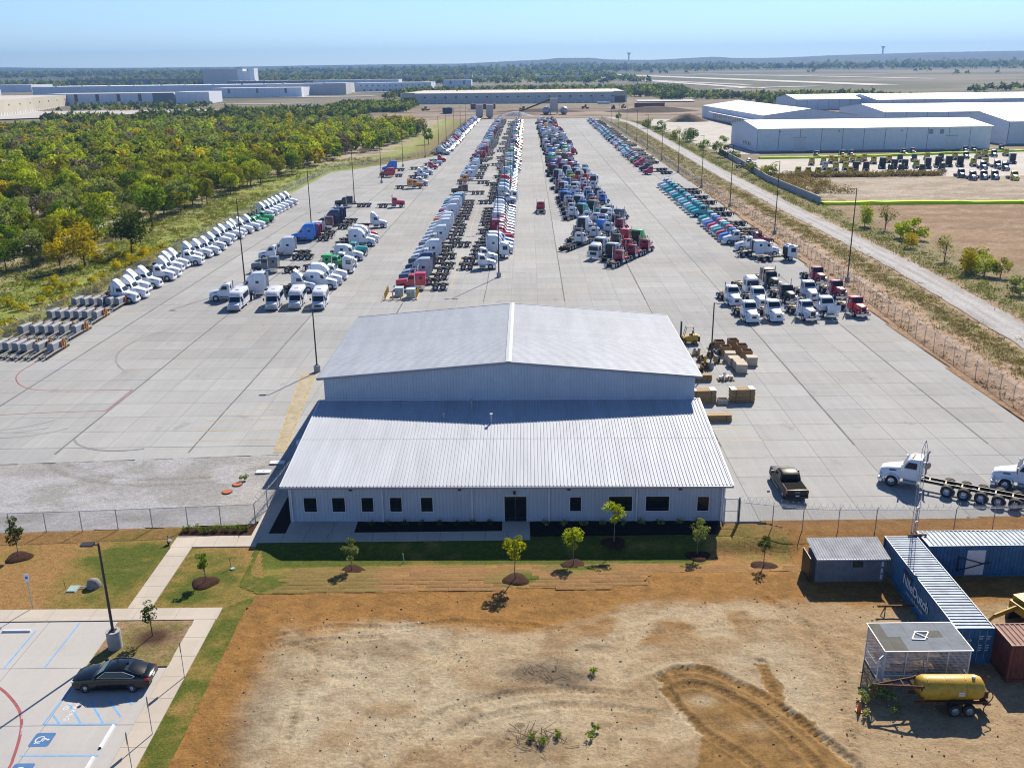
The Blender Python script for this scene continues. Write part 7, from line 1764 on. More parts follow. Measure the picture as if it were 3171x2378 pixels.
cc_.location = (30.05 + 6.06, 49.5, 0); cc_.rotation_euler = (0, 0, math.pi / 2)
mk('placard', MB().box(-1.235, -1.225, 4.45, 4.95, 1.9, 2.4), 'logo_purple', cc_); mk('placard_mark', MB().box(-1.242, -1.236, 4.55, 4.85, 2.1, 2.22), 'yellow_steel', cc_)
# small sheet metal shed
sh = thing('metal_shed', 'small grey corrugated shed with sloped roof left of the blue container', 'shed', (22.1, 60.25, 0))
mk('wall', ribbed(2.05, 5.0, 26, .02, .03, .015, False) if 0 else MB().box(0, 5.05, .0, 2.0, 0, 1.9), 'sheet_grey', sh)
m = ribbed(2.02, 5.05, 26, .022, .035, .02, False); m.v = [(x, -.004 - z, y) for x, y, z in m.v]; mk('corrugated_front', m, 'sheet_grey', sh)
m = ribbed(2.75, 5.35, 27, .022, .035, .02, False); mk('roof', m, 'rust_metal_roof', sh, (-.15, -.35, 2.08), (R(7), 0, 0))
mk('roof_edge', MB().box(-.15, 5.2, -.36, -.33, 1.98, 2.09), 'trim_white', sh)
w = mk('window', MB().box(2.65, 3.35, -.06, -.03, 1.25, 1.72), 'dark', sh); mk('pane', MB().box(2.72, 3.28, -.075, -.06, 1.31, 1.66), 'window_dark', w)
for z in (.25, .75, 1.3): mk('notice', MB().box(4.72, 4.88, -.06, -.045, z, z + .38), 'white_paint', sh)
mk('screen_wall', MB().box(-.45, -.40, .1, 1.9, 0, 1.9), 'dark', sh)
# lattice mast behind the container
mast = thing('lattice_mast', 'slim triangular lattice mast with a small dish behind the blue container', 'mast', (30.1, 62.85, 0))
for k in range(3):
    a = 2.1 * k; px, py = .22 * math.cos(a), .22 * math.sin(a)
    mk('mast_leg', MB().cyl((px, py, 0), (px, py, 9.3), .022, 5).cyl((px, py, 9.3), (0, 0, 10.1), .02, 5), 'galv', mast)
br = MB()
for i in range(31):
    for k in range(3):
        a, b = 2.1 * k, 2.1 * (k + 1); z = i * .3
        br.cyl((.22 * math.cos(a), .22 * math.sin(a), z), (.22 * math.cos(b), .22 * math.sin(b), z + .3), .010, 3, None, 0, False)
        if i % 4 == 0: br.cyl((.22 * math.cos(a), .22 * math.sin(a), z), (.22 * math.cos(b), .22 * math.sin(b), z), .014, 3, None, 0, False)
stuff(mk('lattice_bracing', br, 'galv', mast)); mk('dish', MB().cyl((.2, -.25, 8.2), (.24, -.35, 8.2), .3, 14, .26), 'steel', mast); mk('bracket', MB().box(-.6, .8, -.5, -.3, 2.62, 2.7).box(-.1, .1, -.5, .2, 2.5, 2.62), 'rust', mast)
# wire cage / polycarbonate enclosure
cg = thing('mesh_enclosure', 'square mesh walled enclosure with patched flat roof and open skylight', 'enclosure', (22.3, 47.9, 0))
W_, D_, H_ = 5.1, 2.85, 2.6
fr = MB()
for x in (0, W_):
    for y in (0, D_): fr.box(x - .03, x + .03, y - .03, y + .03, 0, H_)
for x in (1.28, 2.55, 3.8): fr.box(x - .025, x + .025, -.02, .02, 0, H_); fr.box(x - .025, x + .025, D_ - .02, D_ + .02, 0, H_)
for z in (.08, .85, H_ - .06):
    fr.box(0, W_, -.025, .025, z, z + .05); fr.box(0, W_, D_ - .025, D_ + .025, z, z + .05); fr.box(-.025, .025, 0, D_, z, z + .05); fr.box(W_ - .025, W_ + .025, 0, D_, z, z + .05)
fr.cyl((W_, 0, .1), (W_, D_, 1.6), .03, 5); fr.cyl((0, 0, H_), (0, D_, .9), .03, 5)
mk('frame', fr, 'white_paint', cg)
for nm, p in (('front_mesh', [(0, 0, 0), (W_, 0, 0), (W_, 0, H_), (0, 0, H_)]), ('rear_mesh', [(0, D_, 0), (W_, D_, 0), (W_, D_, H_), (0, D_, H_)]), ('side_mesh', [(0, 0, 0), (0, D_, 0), (0, D_, H_), (0, 0, H_)]), ('side_mesh', [(W_, 0, 0), (W_, D_, 0), (W_, D_, H_), (W_, 0, H_)])):
    mk(nm, MB().add(p, [(0, 1, 2, 3)]), 'cage_mesh', cg)
plain('roof_sheet_grey', (.24, .255, .26), .9, 0, .12, 1.2, .1); plain('roof_sheet_tan', (.17, .16, .13), .9, 0, .15, 1.2, .1)
for x0, x1, y0, y1, mt in ((-.1, .62, -.1, D_ + .1, 'roof_sheet_tan'), (.63, 1.35, -.1, 1.4, 'roof_sheet_tan'), (.63, 1.9, 1.41, D_ + .1, 'roof_sheet_grey'), (1.36, 2.9, -.1, 1.4, 'roof_sheet_grey'), (1.91, 2.9, 1.41, D_ + .1, 'roof_sheet_grey'), (2.91, 4.0, -.1, 1.3, 'roof_sheet_grey'), (2.91, 4.0, 1.31, 2.0, 'roof_sheet_tan'), (2.91, 4.0, 2.01, D_ + .1, 'roof_sheet_grey'), (4.01, W_ + .1, -.1, D_ + .1, 'roof_sheet_grey')):
    mk('roof_sheet', MB().box(x0, x1, y0, y1, H_, H_ + .025), mt, cg)
sk = MB()
for a, b in (((2.0, 1.1), (2.75, 1.05)), ((2.75, 1.05), (3.3, 1.85)), ((3.3, 1.85), (2.5, 1.9)), ((2.5, 1.9), (2.0, 1.1)), ((2.4, 1.85), (3.0, 1.2))): sk.cyl((*a, H_ + .06), (*b, H_ + .06), .045, 4)
mk('skylight_frame', sk, 'white_paint', cg)
ed = MB()
for a, b in (((-.1, -.1), (W_ + .1, -.1)), ((W_ + .1, -.1), (W_ + .1, D_ + .1)), ((W_ + .1, D_ + .1), (-.1, D_ + .1)), ((-.1, D_ + .1), (-.1, -.1))): ed.cyl((*a, H_ + .01), (*b, H_ + .01), .035, 4)
mk('roof_edge', ed, 'white_paint', cg)
dg_ = mk('open_door', MB().tube([(-.05, 0, .1), (-.05, 0, 2.4), (-.62, -.55, 2.4), (-.62, -.55, .1), (-.05, 0, .1)], .035, 5), 'white_paint', cg); mk('door_mesh', MB().add([(-.05, 0, .1), (-.62, -.55, .1), (-.62, -.55, 2.4), (-.05, 0, 2.4)], [(0, 1, 2, 3)]), 'cage_mesh', dg_)
mk('bench', MB().box(.3, 4.9, 1.9, 2.5, .75, .82).box(1.1, 2.2, .9, 1.7, .4, .5), 'rust', cg); mk('stored_box', MB().box(4.3, 4.75, .5, .9, 0, 1.1), 'rust', cg)
# yellow tank trailer
tk_ = thing('tank_trailer', 'yellow slurry tank trailer with rusty goose neck hitch in front of the mesh enclosure', 'trailer', (24.9, 46.0, 0), R(-1))
TY = .72
rgs = []
for x, q in ((-1.45, .15), (-1.42, .45), (-1.3, .62), (-1.05, TY), (2.0, TY), (2.25, .62), (2.36, .45), (2.4, .15)): rgs.append([(x, q * math.cos(2 * math.pi * k / 20), 1.42 + q * math.sin(2 * math.pi * k / 20)) for k in range(20)])
mk('tank', MB().loft(rgs), 'yellow_steel', tk_, smooth=.6)
for x in (-.95, 0.15, 1.25): mk('band', MB().loft([[(x + d, (TY + .012) * math.cos(2 * math.pi * k / 20), 1.42 + (TY + .012) * math.sin(2 * math.pi * k / 20)) for k in range(20)] for d in (-.03, .03)]), 'yellow_steel', tk_)
mk('chassis', MB().box(-1.6, 2.6, -.55, -.42, .62, .78).box(-1.6, 2.6, .42, .55, .62, .78).box(2.3, 2.75, -.6, .6, .58, .68), 'rust', tk_)
gn = MB()
for s in (-1, 1):
    gn.cyl((-1.2, s * .5, 1.75), (-3.9, 0, 1.55), .085, 6); gn.cyl((-1.15, s * .55, .7), (-1.35, s * .5, 1.85), .07, 6); gn.cyl((-1.9, s * .4, 1.72), (-1.1, s * .55, .75), .06, 6)
gn.cyl((-3.85, 0, 1.6), (-4.0, 0, .72), .10, 6); gn.cyl((-2.3, -.3, 1.7), (-2.3, .3, 1.7), .06, 5)
mk('goose_neck', gn, 'rust', tk_)
for s in (-1, 1):
    mk('mudguard', MB().add([(x, s * y, z) for x, z in ((.15, .72), (.35, 1.02), (1.65, 1.02), (1.85, .72)) for y in (.62, .98)], [(0, 1, 3, 2), (2, 3, 5, 4), (4, 5, 7, 6)]), 'chassis', tk_)
    tm, rm = wheel_me(False, True)
    for a in (.58, 1.42): w = part('wheel', tm, ['rubber'], tk_, (a, s * .80, .39), (0, 0, 0 if s > 0 else math.pi), (.75, .9, .75)); part('rim', rm, 'steel', w)
mk('label_plate', MB().box(.75, 1.1, -.715, -.70, 1.3, 1.55), 'white_paint', tk_, (0, 0, 0)); mk('filler_cap', MB().cyl((1.75, -.1, 2.1), (1.75, -.1, 2.24), .10, 10), 'white_paint', tk_)
mk('hose', MB().tube([(2.5 + .3 * math.sin(k * .5), -.4 - .05 * k, 1.6 - .12 * k) for k in range(13)], .03, 5), 'rubber', tk_); mk('pump', MB().box(2.42, 2.7, -.25, .2, .8, 1.25).cyl((2.4, 0, 1.8), (2.65, 0, 2.15), .07, 6), 'rust', tk_)
cn = thing('traffic_cone', 'orange traffic cone by the tank trailer hitch', 'cone', (20.15, 45.7, .02)); mk('cone', MB().cyl((0, 0, .03), (0, 0, .68), .14, 12, .03), 'cone_orange', cn, smooth=.8); mk('base', MB().box(-.18, .18, -.18, .18, 0, .035), 'cone_orange', cn)
for k, (x, y, s) in enumerate(((20.6, 46.6, .9), (21.6, 46.9, 1.3), (22.4, 46.8, 1.1), (20.4, 45.2, .6), (22.2, 45.4, .7))): tree('scrubby green weed bush under the tank trailer hitch, %s from the left' % ordinal(k + 1), x, y, 'small%d' % (k % 2), 'sage', 1.6 * s, .02, cat='bush', group='weeds at the trailer hitch', name='weed_bush')
for k, (x, y) in enumerate(((1.0, 43.6), (1.5, 43.2), (2.3, 43.8), (4.2, 43.6), (4.6, 44.4), (4.9, 49.6))): tree('low green weed clump on the bare dirt, %s from the left' % ordinal(k + 1), x, y, 'small%d' % (k % 2), 'green', .9, .02, cat='weed', group='weeds on the bare dirt', name='weed_clump')
bm_ = thing('steel_beam', 'rusty steel beam on a prop behind the mesh enclosure', 'beam', (26.3, 56.0, 0)); mk('beam', MB().box(-1.25, 1.25, -.06, .06, .55, .68), 'rust', bm_); mk('prop', MB().cyl((-.7, 0, .55), (-1.05, -.2, 0), .04, 5).cyl((-.7, 0, .55), (-.6, .2, 0), .04, 5), 'rust', bm_)
# yellow machine at right edge
dz = thing('backhoe', 'yellow excavator arm and body beyond the red container', 'machine', (33.4, 54.3, 0), R(14))
mk('body', MB().box(.6, 3.0, -.8, .8, .9, 1.9).box(.3, .8, -.7, .7, 1.0, 1.6), 'dozer', dz); mk('boom', MB().cyl((.6, 0, 1.5), (-1.3, .1, .95), .15, 6).cyl((-1.3, .1, .95), (-1.9, .2, .35), .11, 6), 'dozer', dz); mk('bucket', MB().box(-2.3, -1.7, -.35, .5, .1, .5), 'dozer', dz); mk('cab', MB().box(1.5, 2.6, -.6, .6, 1.9, 2.9), 'window_dark', dz)
mk('track', MB().box(.5, 3.2, -1.05, -.75, .0, .75).box(.5, 3.2, .75, 1.05, 0, .75), 'chassis', dz)
# forklift
fk = thing('forklift', 'yellow forklift with tall mast right of the shop roof', 'forklift', (24.2, 123.9, .02), R(176))
mk('body', MB().loft([ring(-1.5, .45, 1.2, .6, .55, .12), ring(-1.3, .35, 1.35, .65, .6, .12), ring(-.3, .35, 1.25, .65, .6, .1), ring(.6, .35, .95, .65, .6, .1)]), 'yellow_steel', fk, smooth=.6); mk('counterweight', MB().box(-1.75, -1.45, -.6, .6, .4, 1.15), 'chassis', fk)
og = MB()
for x, x2 in ((-.95, -.8), (.45, .1)):
    for s in (-1, 1): og.cyl((x, s * .55, 1.1), (x2, s * .5, 2.45), .04, 5)
og.box(-.85, .15, -.55, .55, 2.43, 2.48); mk('overhead_guard', og, 'chassis', fk); mk('seat', MB().box(-.75, -.35, -.25, .25, 1.3, 1.45).box(-.85, -.72, -.25, .25, 1.45, 1.9), 'dark', fk)
mk('mast', MB().box(.75, .9, -.42, -.32, .15, 3.2).box(.75, .9, .32, .42, .15, 3.2).box(.75, .88, -.42, .42, 3.1, 3.2), 'chassis', fk); mk('fork', MB().box(.9, 1.9, -.35, -.22, .2, .26).box(.9, 1.9, .22, .35, .2, .26).box(.88, .95, -.5, .5, .2, .8), 'chassis', fk)
tm, rm = wheel_me(False, True)
for a, q in ((.45, .38), (-1.05, .3)):
    for s in (-1, 1): w = part('wheel', tm, ['rubber'], fk, (a, s * .62, q), (0, 0, 0 if s > 0 else math.pi), (q / .52, .8, q / .52)); part('rim', rm, 'yellow_steel', w)
# drums, cartons, crates right of the shop
def drum_bin(label, x, y, r, h, mt, filled):
    t = thing('bulk_bin', label, 'bin', (x, y, .02), random.uniform(-.1, .1), 'bulk bins on the yard')
    n = 12; cr = .82
    def oct_(q, z): return [(q * max(-cr, min(cr, 1.15 * math.cos(2 * math.pi * (k + .5) / n))), q * max(-cr, min(cr, 1.15 * math.sin(2 * math.pi * (k + .5) / n))), z) for k in range(n)]
    mk('wall', MB().loft([oct_(r, .12), oct_(r * 1.02, h), oct_(r * .93, h), oct_(r * .9, .2)], 0, False), mt, t); mk('pallet', MB().box(-r * .95, r * .95, -r * .95, r * .95, 0, .12), 'wood', t)
    if filled: mk('lid', MB().loft([oct_(r * 1.04, h - .12), oct_(r * 1.05, h + .03)]), 'carton_pale', t)
    else: mk('contents', MB().loft([oct_(r * .9, h * .7), oct_(r * .85, h * .72)]), 'rust', t)
bins = [(28.0, 120.8, 0), (30.0, 121.4, 0), (28.3, 118.2, 0), (30.6, 118.9, 0), (30.6, 116.2, 0), (28.3, 115.6, 1), (28.3, 113.4, 1), (30.6, 113.6, 1), (28.6, 112.0, 1), (28.6, 110.6, 1)]
for k, (x, y, c_) in enumerate(bins): drum_bin('%s, %s from the back of the bin group' % ('open brown cardboard bulk bin' if not c_ else 'lidded pale carton bulk bin', ordinal(k + 1)), x, y, .78, 1.15 if c_ else 1.25, 'cardboard' if not c_ else 'carton_pale', bool(c_))
def bundle(label, x, y, L, Wd, H, n, top='wood', rz=0.03):
    t = thing('lumber_bundle', label, 'bundle', (x, y, .02), rz, 'bundles on the yard')
    for k in range(n):
        mk('plank_layer', MB().box(-L / 2 + random.uniform(-.05, .05), L / 2 + random.uniform(-.05, .05), -Wd / 2, Wd / 2, .1 + (H - .1) * k / n + .008, .1 + (H - .1) * (k + 1) / n), 'wood', t)
    mk('pallet', MB().box(-L / 2, L / 2, -Wd / 2, -Wd / 2 + .1, 0, .1).box(-L / 2, L / 2, Wd / 2 - .1, Wd / 2, 0, .1), 'wood', t)
    for q in (-.3, .3): mk('strap', MB().box(q * L - .03, q * L + .03, -Wd / 2 - .01, Wd / 2 + .01, .1, H + .012), 'dark', t)
    return t
b1 = bundle('tall stacked crate of timber with metal capped ends, right of the others', 26.1, 99.9, 2.7, 1.1, 1.55, 9); mk('end_cap', MB().box(-1.36, -.75, -.56, .56, 1.55, 1.6).box(.75, 1.36, -.56, .56, 1.55, 1.6), 'steel', b1)
b2 = bundle('tall stacked crate of timber half hidden by the shop roof edge', 21.6, 99.8, 2.9, 1.1, 1.5, 9); mk('end_cap', MB().box(-1.45, -.8, -.56, .56, 1.5, 1.55).box(.8, 1.45, -.56, .56, 1.5, 1.55), 'steel', b2)
bundle('low strapped bundle of mixed boards beside the office roof edge', 22.0, 93.8, 3.0, .9, .75, 6); bundle('low stack of boards beside the shop wall near the short light pole', 23.0, 107.6, 2.4, 1.0, .8, 6)
ct = thing('wooden_crate', 'small open wooden crate between the two tall timber crates', 'crate', (23.75, 99.2, .02)); mk('side', MB().box(-.55, .55, -.42, -.38, 0, .6), 'carton_pale', ct); mk('side', MB().box(-.55, .55, .38, .42, 0, .6), 'carton_pale', ct); mk('end', MB().box(-.55, -.51, -.38, .38, 0, .6), 'carton_pale', ct); mk('end', MB().box(.51, .55, -.38, .38, 0, .6), 'carton_pale', ct); mk('floor', MB().box(-.5, .5, -.38, .38, .02, .1), 'rust', ct)
pl = thing('pallet', 'wooden pallet carrying paint pails in front of the bulk bins', 'pallet', (26.0, 107.6, .02))
for k in range(6): mk('slat', MB().box(-1.0, 1.0, -.5 + k * .18, -.5 + k * .18 + .1, .1, .13), 'wood', pl)
for k in range(3): mk('bearer', MB().box(-1.0 + k * .95, -.9 + k * .95, -.5, .52, 0, .1), 'wood', pl)
for k, (x, y) in enumerate(((-.7, -.15), (-.3, .1), (.05, -.2), (.35, .15), (.7, -.05))):
    t = thing('paint_pail', 'pale paint pail on the pallet, %s from the left' % ordinal(k + 1), 'pail', (26.0 + x, 107.6 + y, .155), 0, 'pails on the pallet'); mk('bucket', MB().cyl((0, 0, 0), (0, 0, .36), .14, 12, .17), 'carton_pale', t, smooth=.8); mk('lid', MB().cyl((0, 0, .36), (0, 0, .40), .18, 12), 'yellow_steel' if k == 4 else 'plastic_white', t)
t = thing('paint_pail', 'red lidded pail stacked on top of the pale pails', 'pail', (25.85, 107.65, .56)); mk('bucket', MB().cyl((0, 0, 0), (0, 0, .36), .14, 12, .17), 'white_paint', t, smooth=.8); mk('lid', MB().cyl((0, 0, .36), (0, 0, .42), .18, 12), 'line_red', t)
def parts_pile(label, x, y, n, seed):
    t = thing('parts_pallet', label, 'pallet', (x, y, .02), 0, 'pallets of dark machine parts'); q = random.Random(seed)
    mk('pallet', MB().box(-.65, .65, -.55, .55, 0, .12), 'wood', t)
    for k in range(n):
        m = MB(); a, b = q.uniform(-.45, .3), q.uniform(-.4, .25); z = .125 + .0 * k
        m.cyl((a, b, z), (a + .2, b + .1, z + q.uniform(.3, .9)), q.uniform(.10, .2), 8); m.box(a - .1, a + .25, b - .1, b + .2, z, z + q.uniform(.2, .5))
        mk('machine_part', m, q.choice(['rust', 'chassis', 'wood', 'yellow_steel', 'steel']), t)
for k, (x, y) in enumerate(((24.4, 118.3), (26.2, 117.4), (27.2, 121.2), (27.3, 118.6), (24.6, 115.2), (26.4, 114.6), (24.2, 112.0), (23.4, 110.2))): parts_pile('wooden pallet heaped with dark machine parts beside the shop, %s from the back' % ordinal(k + 1), x, y, 7, 40 + k)
# bollard enclosure with two transformers
for k, (x, y) in enumerate([(-21.0, 151.8), (-19.7, 151.85), (-18.4, 151.9), (-17.1, 151.95), (-15.85, 152.0), (-21.05, 153.1), (-21.05, 154.4), (-21.1, 155.7), (-21.1, 157.0), (-15.85, 153.2), (-15.85, 154.3), (-15.85, 155.3), (-15.85, 156.4)]):
    t = thing('bollard', 'yellow steel bollard around the transformer pad, %s from the near left corner' % ordinal(k + 1), 'bollard', (x, y, .02), 0, 'bollards around the transformer pad')
    mk('post', MB().cyl((0, 0, 0), (0, 0, 1.25), .10, 10), 'yellow_steel', t, smooth=.8); mk('dome', MB().cyl((0, 0, 1.25), (0, 0, 1.32), .10, 10, .04), 'yellow_steel', t, smooth=.8)
struct(mk('transformer_pad', MB().prism([(-21.3, 151.5), (-15.6, 151.6), (-15.6, 157.2), (-21.3, 157.2)], .0, .16), 'walk_concrete'))
for k, (x, y) in enumerate(((-18.9, 154.6), (-16.8, 153.4))):
    t = thing('transformer_cabinet', 'pale green utility cabinet inside the bollards, %s one' % ('left' if k == 0 else 'right'), 'cabinet', (x, y, .16)); mk('body', MB().loft([ring(-.7, 0, 1.35, .7, .66, .06), ring(.7, 0, 1.35, .7, .66, .06)]), 'transformer_grey', t); mk('lid', MB().box(-.75, .75, -.75, .75, 1.35, 1.47), 'transformer_grey', t)
    for q in (-.35, .35): mk('vent', MB().box(q - .2, q + .2, -.73, -.70, .4, 1.0), 'utility_green', t)
# stacked grey steel equipment frames by the left fence
def equip_parts(seed):
    q = random.Random(seed); o = []
    b = MB().loft([[(-.42, -1.4, .55), (.42, -1.4, .55), (.42, -1.4, 1.45), (.25, -1.4, 1.62), (-.25, -1.4, 1.62), (-.42, -1.4, 1.45)], [(-.42, 1.6, .75), (.42, 1.6, .75), (.42, 1.6, 1.35), (.25, 1.6, 1.45), (-.25, 1.6, 1.45), (-.42, 1.6, 1.35)]])
    o.append(('trough', b.me('trough', 1), 'equip_grey'))
    for s in (-1, 1):
        o.append(('rail', MB().box(s * .5 - .06, s * .5 + .06, -4.1, 3.4, .42, .56).me('rail', 1), 'equip_pale'))
        o.append(('rail', MB().box(s * .25 - .05, s * .25 + .05, -3.9, 1.0, .24, .36).me('rail', 1), 'equip_pale'))
    for y in (-3.6, -2.6, 2.2): o.append(('cross_member', MB().box(-.56, .56, y - .06, y + .06, .30, .42).me('cross_member', 1), 'equip_grey'))
    o.append(('upright', MB().box(.48, .62, 1.3, 1.5, .2, 1.5).box(.46, .66, .6, .78, .5, 1.35).me('upright', 1), 'orange_steel')); o.append(('upright', MB().box(.48, .64, 1.9, 2.1, .2, 1.2).me('upright', 1), 'yellow_steel'))
    o.append(('skid', MB().box(-.5, -.35, -3.8, 3.2, 0, .24).box(.35, .5, -3.8, 3.2, 0, .24).me('skid', 1), 'chassis'))
    return o
EQ = equip_parts(1)
EQP = [(-71.3, 150.6), (-69.9, 150.6), (-68.5, 150.7), (-67.1, 150.4), (-65.7, 150.5), (-64.3, 150.4), (-71.4, 142.2), (-70.0, 142.1), (-68.6, 142.1), (-67.2, 142.0), (-65.8, 141.9), (-64.2, 141.5), (-71.4, 133.2), (-69.8, 133.3), (-68.4, 133.3), (-67.0, 133.2), (-65.4, 133.1), (-63.6, 133.0), (-70.4, 124.4), (-69.0, 124.3), (-67.6, 124.0), (-66.2, 123.6), (-64.5, 123.6), (-62.6, 123.6)]
for k, (x, y) in enumerate(EQP):
    t = thing('equipment_frame', 'grey steel equipment frame on pale rails, %s in %s row from camera' % (ordinal(k % 6 + 1), ['fourth', 'third', 'second', 'first'][k // 6]), 'equipment', (x, y - .6, .02), random.uniform(-.03, .03), 'grey equipment frames by the left fence')
    for nm, me, m in EQ: part(nm, me, 'yellow_steel' if (nm == 'upright' and (k * 7) % 3 == 0) else m, t)
# signs, wheel stops, floodlights and utility lids around the parking court
def post_sign(label, x, y, h, w, sh_, back, mt, rz=0., extra=None):
    t = thing('parking_sign', label, 'sign', (x, y, .08), rz, 'parking signs'); mk('post', MB().box(-.03, .03, -.02, .02, 0, h), 'galv', t)
    f = mk('plate', MB().box(-w / 2, w / 2, -.035, -.022, h - sh_, h), mt, t)
    if extra: mk('symbol', MB().box(-.09, .09, -.042, -.036, h - sh_ * .62, h - sh_ * .3), 'ada_blue', f)
post_sign('white accessible parking sign on a post at the lawn edge', -34.2, 57.8, 2.75, .32, .62, 0, 'white_paint', 0, True)
for k, (x, y) in enumerate(((-20.72, 49.6), (-20.8, 44.3), (-20.8, 41.3))): post_sign('thin parking sign seen edge on beside the right walk, %s from the camera' % ordinal(3 - k), x, y, 2.55, .30, .7, 0, 'galv', R(-72))
for k, (x, y, rz) in enumerate(((-33.9, 54.95, 0), (-23.35, 44.15, R(90)), (-23.4, 41.5, R(90)))):
    t = thing('wheel_stop', ['white concrete wheel stop at the head of the upper stall', 'white concrete wheel stop beside the wheelchair symbol', 'white concrete wheel stop at the bottom edge of the picture'][k], 'wheel stop', (x, y, .03), rz, 'wheel stops')
    mk('bar', MB().loft([[(-.95, -.09, 0), (-.95, .09, 0), (-.95, .06, .13), (-.95, -.06, .13)], [(.95, -.09, 0), (.95, .09, 0), (.95, .06, .13), (.95, -.06, .13)]]), 'white_paint', t); mk('end_face', MB().box(-.965, -.95, -.06, .06, .01, .11), 'dark', t)
t = thing('fake_rock', 'grey hollow rock cover on the left lawn', 'rock', (-31.05, 60.7, .02), .2)
mk('shell', MB().loft([[(q * 1.0 * (.55 + .08 * math.sin(3 * k)) * math.cos(2 * math.pi * k / 11), q * .42 * math.sin(2 * math.pi * k / 11), z) for k in range(11)] for q, z in ((1., 0), (.95, .25), (.75, .55), (.4, .7))]), 'rock_grey', t, smooth=.9); mk('pipe', MB().cyl((-.5, 0, .12), (-1.0, 0, .12), .04, 6), 'white_paint', t)
t = thing('utility_box', 'pale green flat utility box lid on the left lawn', 'utility box', (-32.5, 60.4, .03)); mk('lid', MB().box(-.32, .32, -.42, .42, .02, .09), 'utility_green', t); mk('rim', MB().box(-.38, .38, -.48, .48, -.02, .03), 'concrete_post', t); mk('stake', MB().cyl((-.6, .1, 0), (-.62, .1, .7), .02, 5), 'rust', t)
t = thing('utility_box', 'small round pale valve lid on the lawn right of the rounded tree', 'utility box', (-21.5, 63.1, .03)); mk('lid', MB().cyl((0, 0, 0), (0, 0, .08), .17, 12), 'utility_green', t); mk('stake', MB().cyl((-.15, .15, 0), (-.25, .25, .9), .03, 5), 'wood', t)
t = thing('ground_floodlight', 'black ground floodlight at the bend of the lawn path', 'floodlight', (-27.85, 67.3, .03)); mk('housing', MB().cyl((0, 0, .12), (.18, -.12, .34), .14, 10, .2), 'dark', t); mk('stake', MB().cyl((0, 0, 0), (0, 0, .75), .03, 6), 'dark', t); mk('lens', MB().cyl((.18, -.12, .34), (.185, -.124, .345), .17, 10), 'lamp_glass', t)
t = thing('marker_stake', 'short white marker stake in the shaded lawn', 'stake', (-8.6, 64.9, float(shadow_dip(-8.6, 64.9)))); mk('tube', MB().cyl((0, 0, 0), (-.08, .05, .75), .03, 6), 'plastic_white', t); mk('cap', MB().cyl((-.08, .05, .75), (-.085, .053, .79), .04, 6), 'hivis', t)
t = thing('water_tank', 'white plastic drum behind the short fence left of the office', 'drum', (-21.2, 86.6, 0)); mk('body', MB().cyl((0, 0, 0), (0, 0, 1.1), .42, 14), 'plastic_white', t, smooth=.8); mk('lid', MB().cyl((0, 0, 1.1), (0, 0, 1.18), .25, 12), 'plastic_white', t)
for k, (x, y) in enumerate(((-25.4, 78.6), (-25.9, 77.0))):
    t = thing('rusty_lid', 'rusty round lid lying on the gravel, %s' % ('upper one by a weed' if k == 0 else 'lower one'), 'lid', (x, y, .05)); mk('disc', MB().cyl((0, 0, 0), (0, 0, .06), .42, 16), 'orange_steel', t); mk('rim', MB().cyl((0, 0, -.02), (0, 0, .04), .47, 16), 'rust', t)
tree('green weed clump growing on the gravel beside a rusty lid', -25.0, 79.4, 'small0', 'green', 1.3, .05, cat='weed', name='weed_clump')
for k, (x, y) in enumerate(((-23.7, 81.4), (-22.9, 83.6))):
    t = thing('loose_paver', 'pale rectangular slab lying on the gravel near the building, %s one' % ('nearer' if k == 0 else 'farther'), 'slab', (x, y, .03)); mk('plate', MB().box(-.7, .7, -.35, .35, 0, .08), 'white_paint', t); mk('handle', MB().box(-.1, .1, -.03, .03, .08, .1), 'galv', t)
# stones and debris on the dirt
qd = random.Random(4)
def clods(n, s0, s1, mt, label, nm, pw=1.0):
    deb = MB()
    for _ in range(n):
        x, y = qd.uniform(-18.4, 31), qd.uniform(38, 58.8); s = s0 + (s1 - s0) * qd.random() ** 2.2; e = qd.uniform(.6, 1.7); a0 = qd.uniform(0, 3)
        zb = float(np.interp(x, [-20, 30], [0, 0]))
        ring_ = lambda a, b: [(x + s * a * e * math.cos(1.26 * k + a0) * qd.uniform(.8, 1.2), y + s * a / e * math.sin(1.26 * k + a0), b * s + .01) for k in range(5)]
        deb.loft([ring_(1, -.8), ring_(.9, .35), ring_(.35, .7)])
    o = stuff(mk(nm, deb, mt)); o['label'] = label
plain('clod_pale', (.47, .40, .28), .95, 0, .15, 3, .1); plain('clod_clay', (.24, .13, .045), .95, 0, .2, 3, .1)
clods(700, .012, .06, 'clod_pale', 'pale loose clods on the bare dirt', 'pale_clods'); clods(420, .015, .07, 'clod_clay', 'brown clay clods on the bare dirt', 'clay_clods'); clods(120, .015, .07, 'rock_grey', 'small loose grey stones on the bare dirt', 'loose_stones'); clods(26, .03, .07, 'white_paint', 'tiny white litter on the bare dirt', 'litter')
brm = MB()
for _ in range(70):
    x, y = qd.gauss(1.4, .9), qd.gauss(43.4, .5) if qd.random() < .7 else qd.gauss(49.2, .5); a = qd.uniform(0, 3.14); L = qd.uniform(.3, 1.1)
    brm.cyl((x, y, .05), (x + L * math.cos(a), y + L * math.sin(a), qd.uniform(.05, .35)), .015, 3)
stuff(mk('dry_twigs', brm, 'bark'))['label'] = 'heap of dry twigs among the weeds on the dirt'

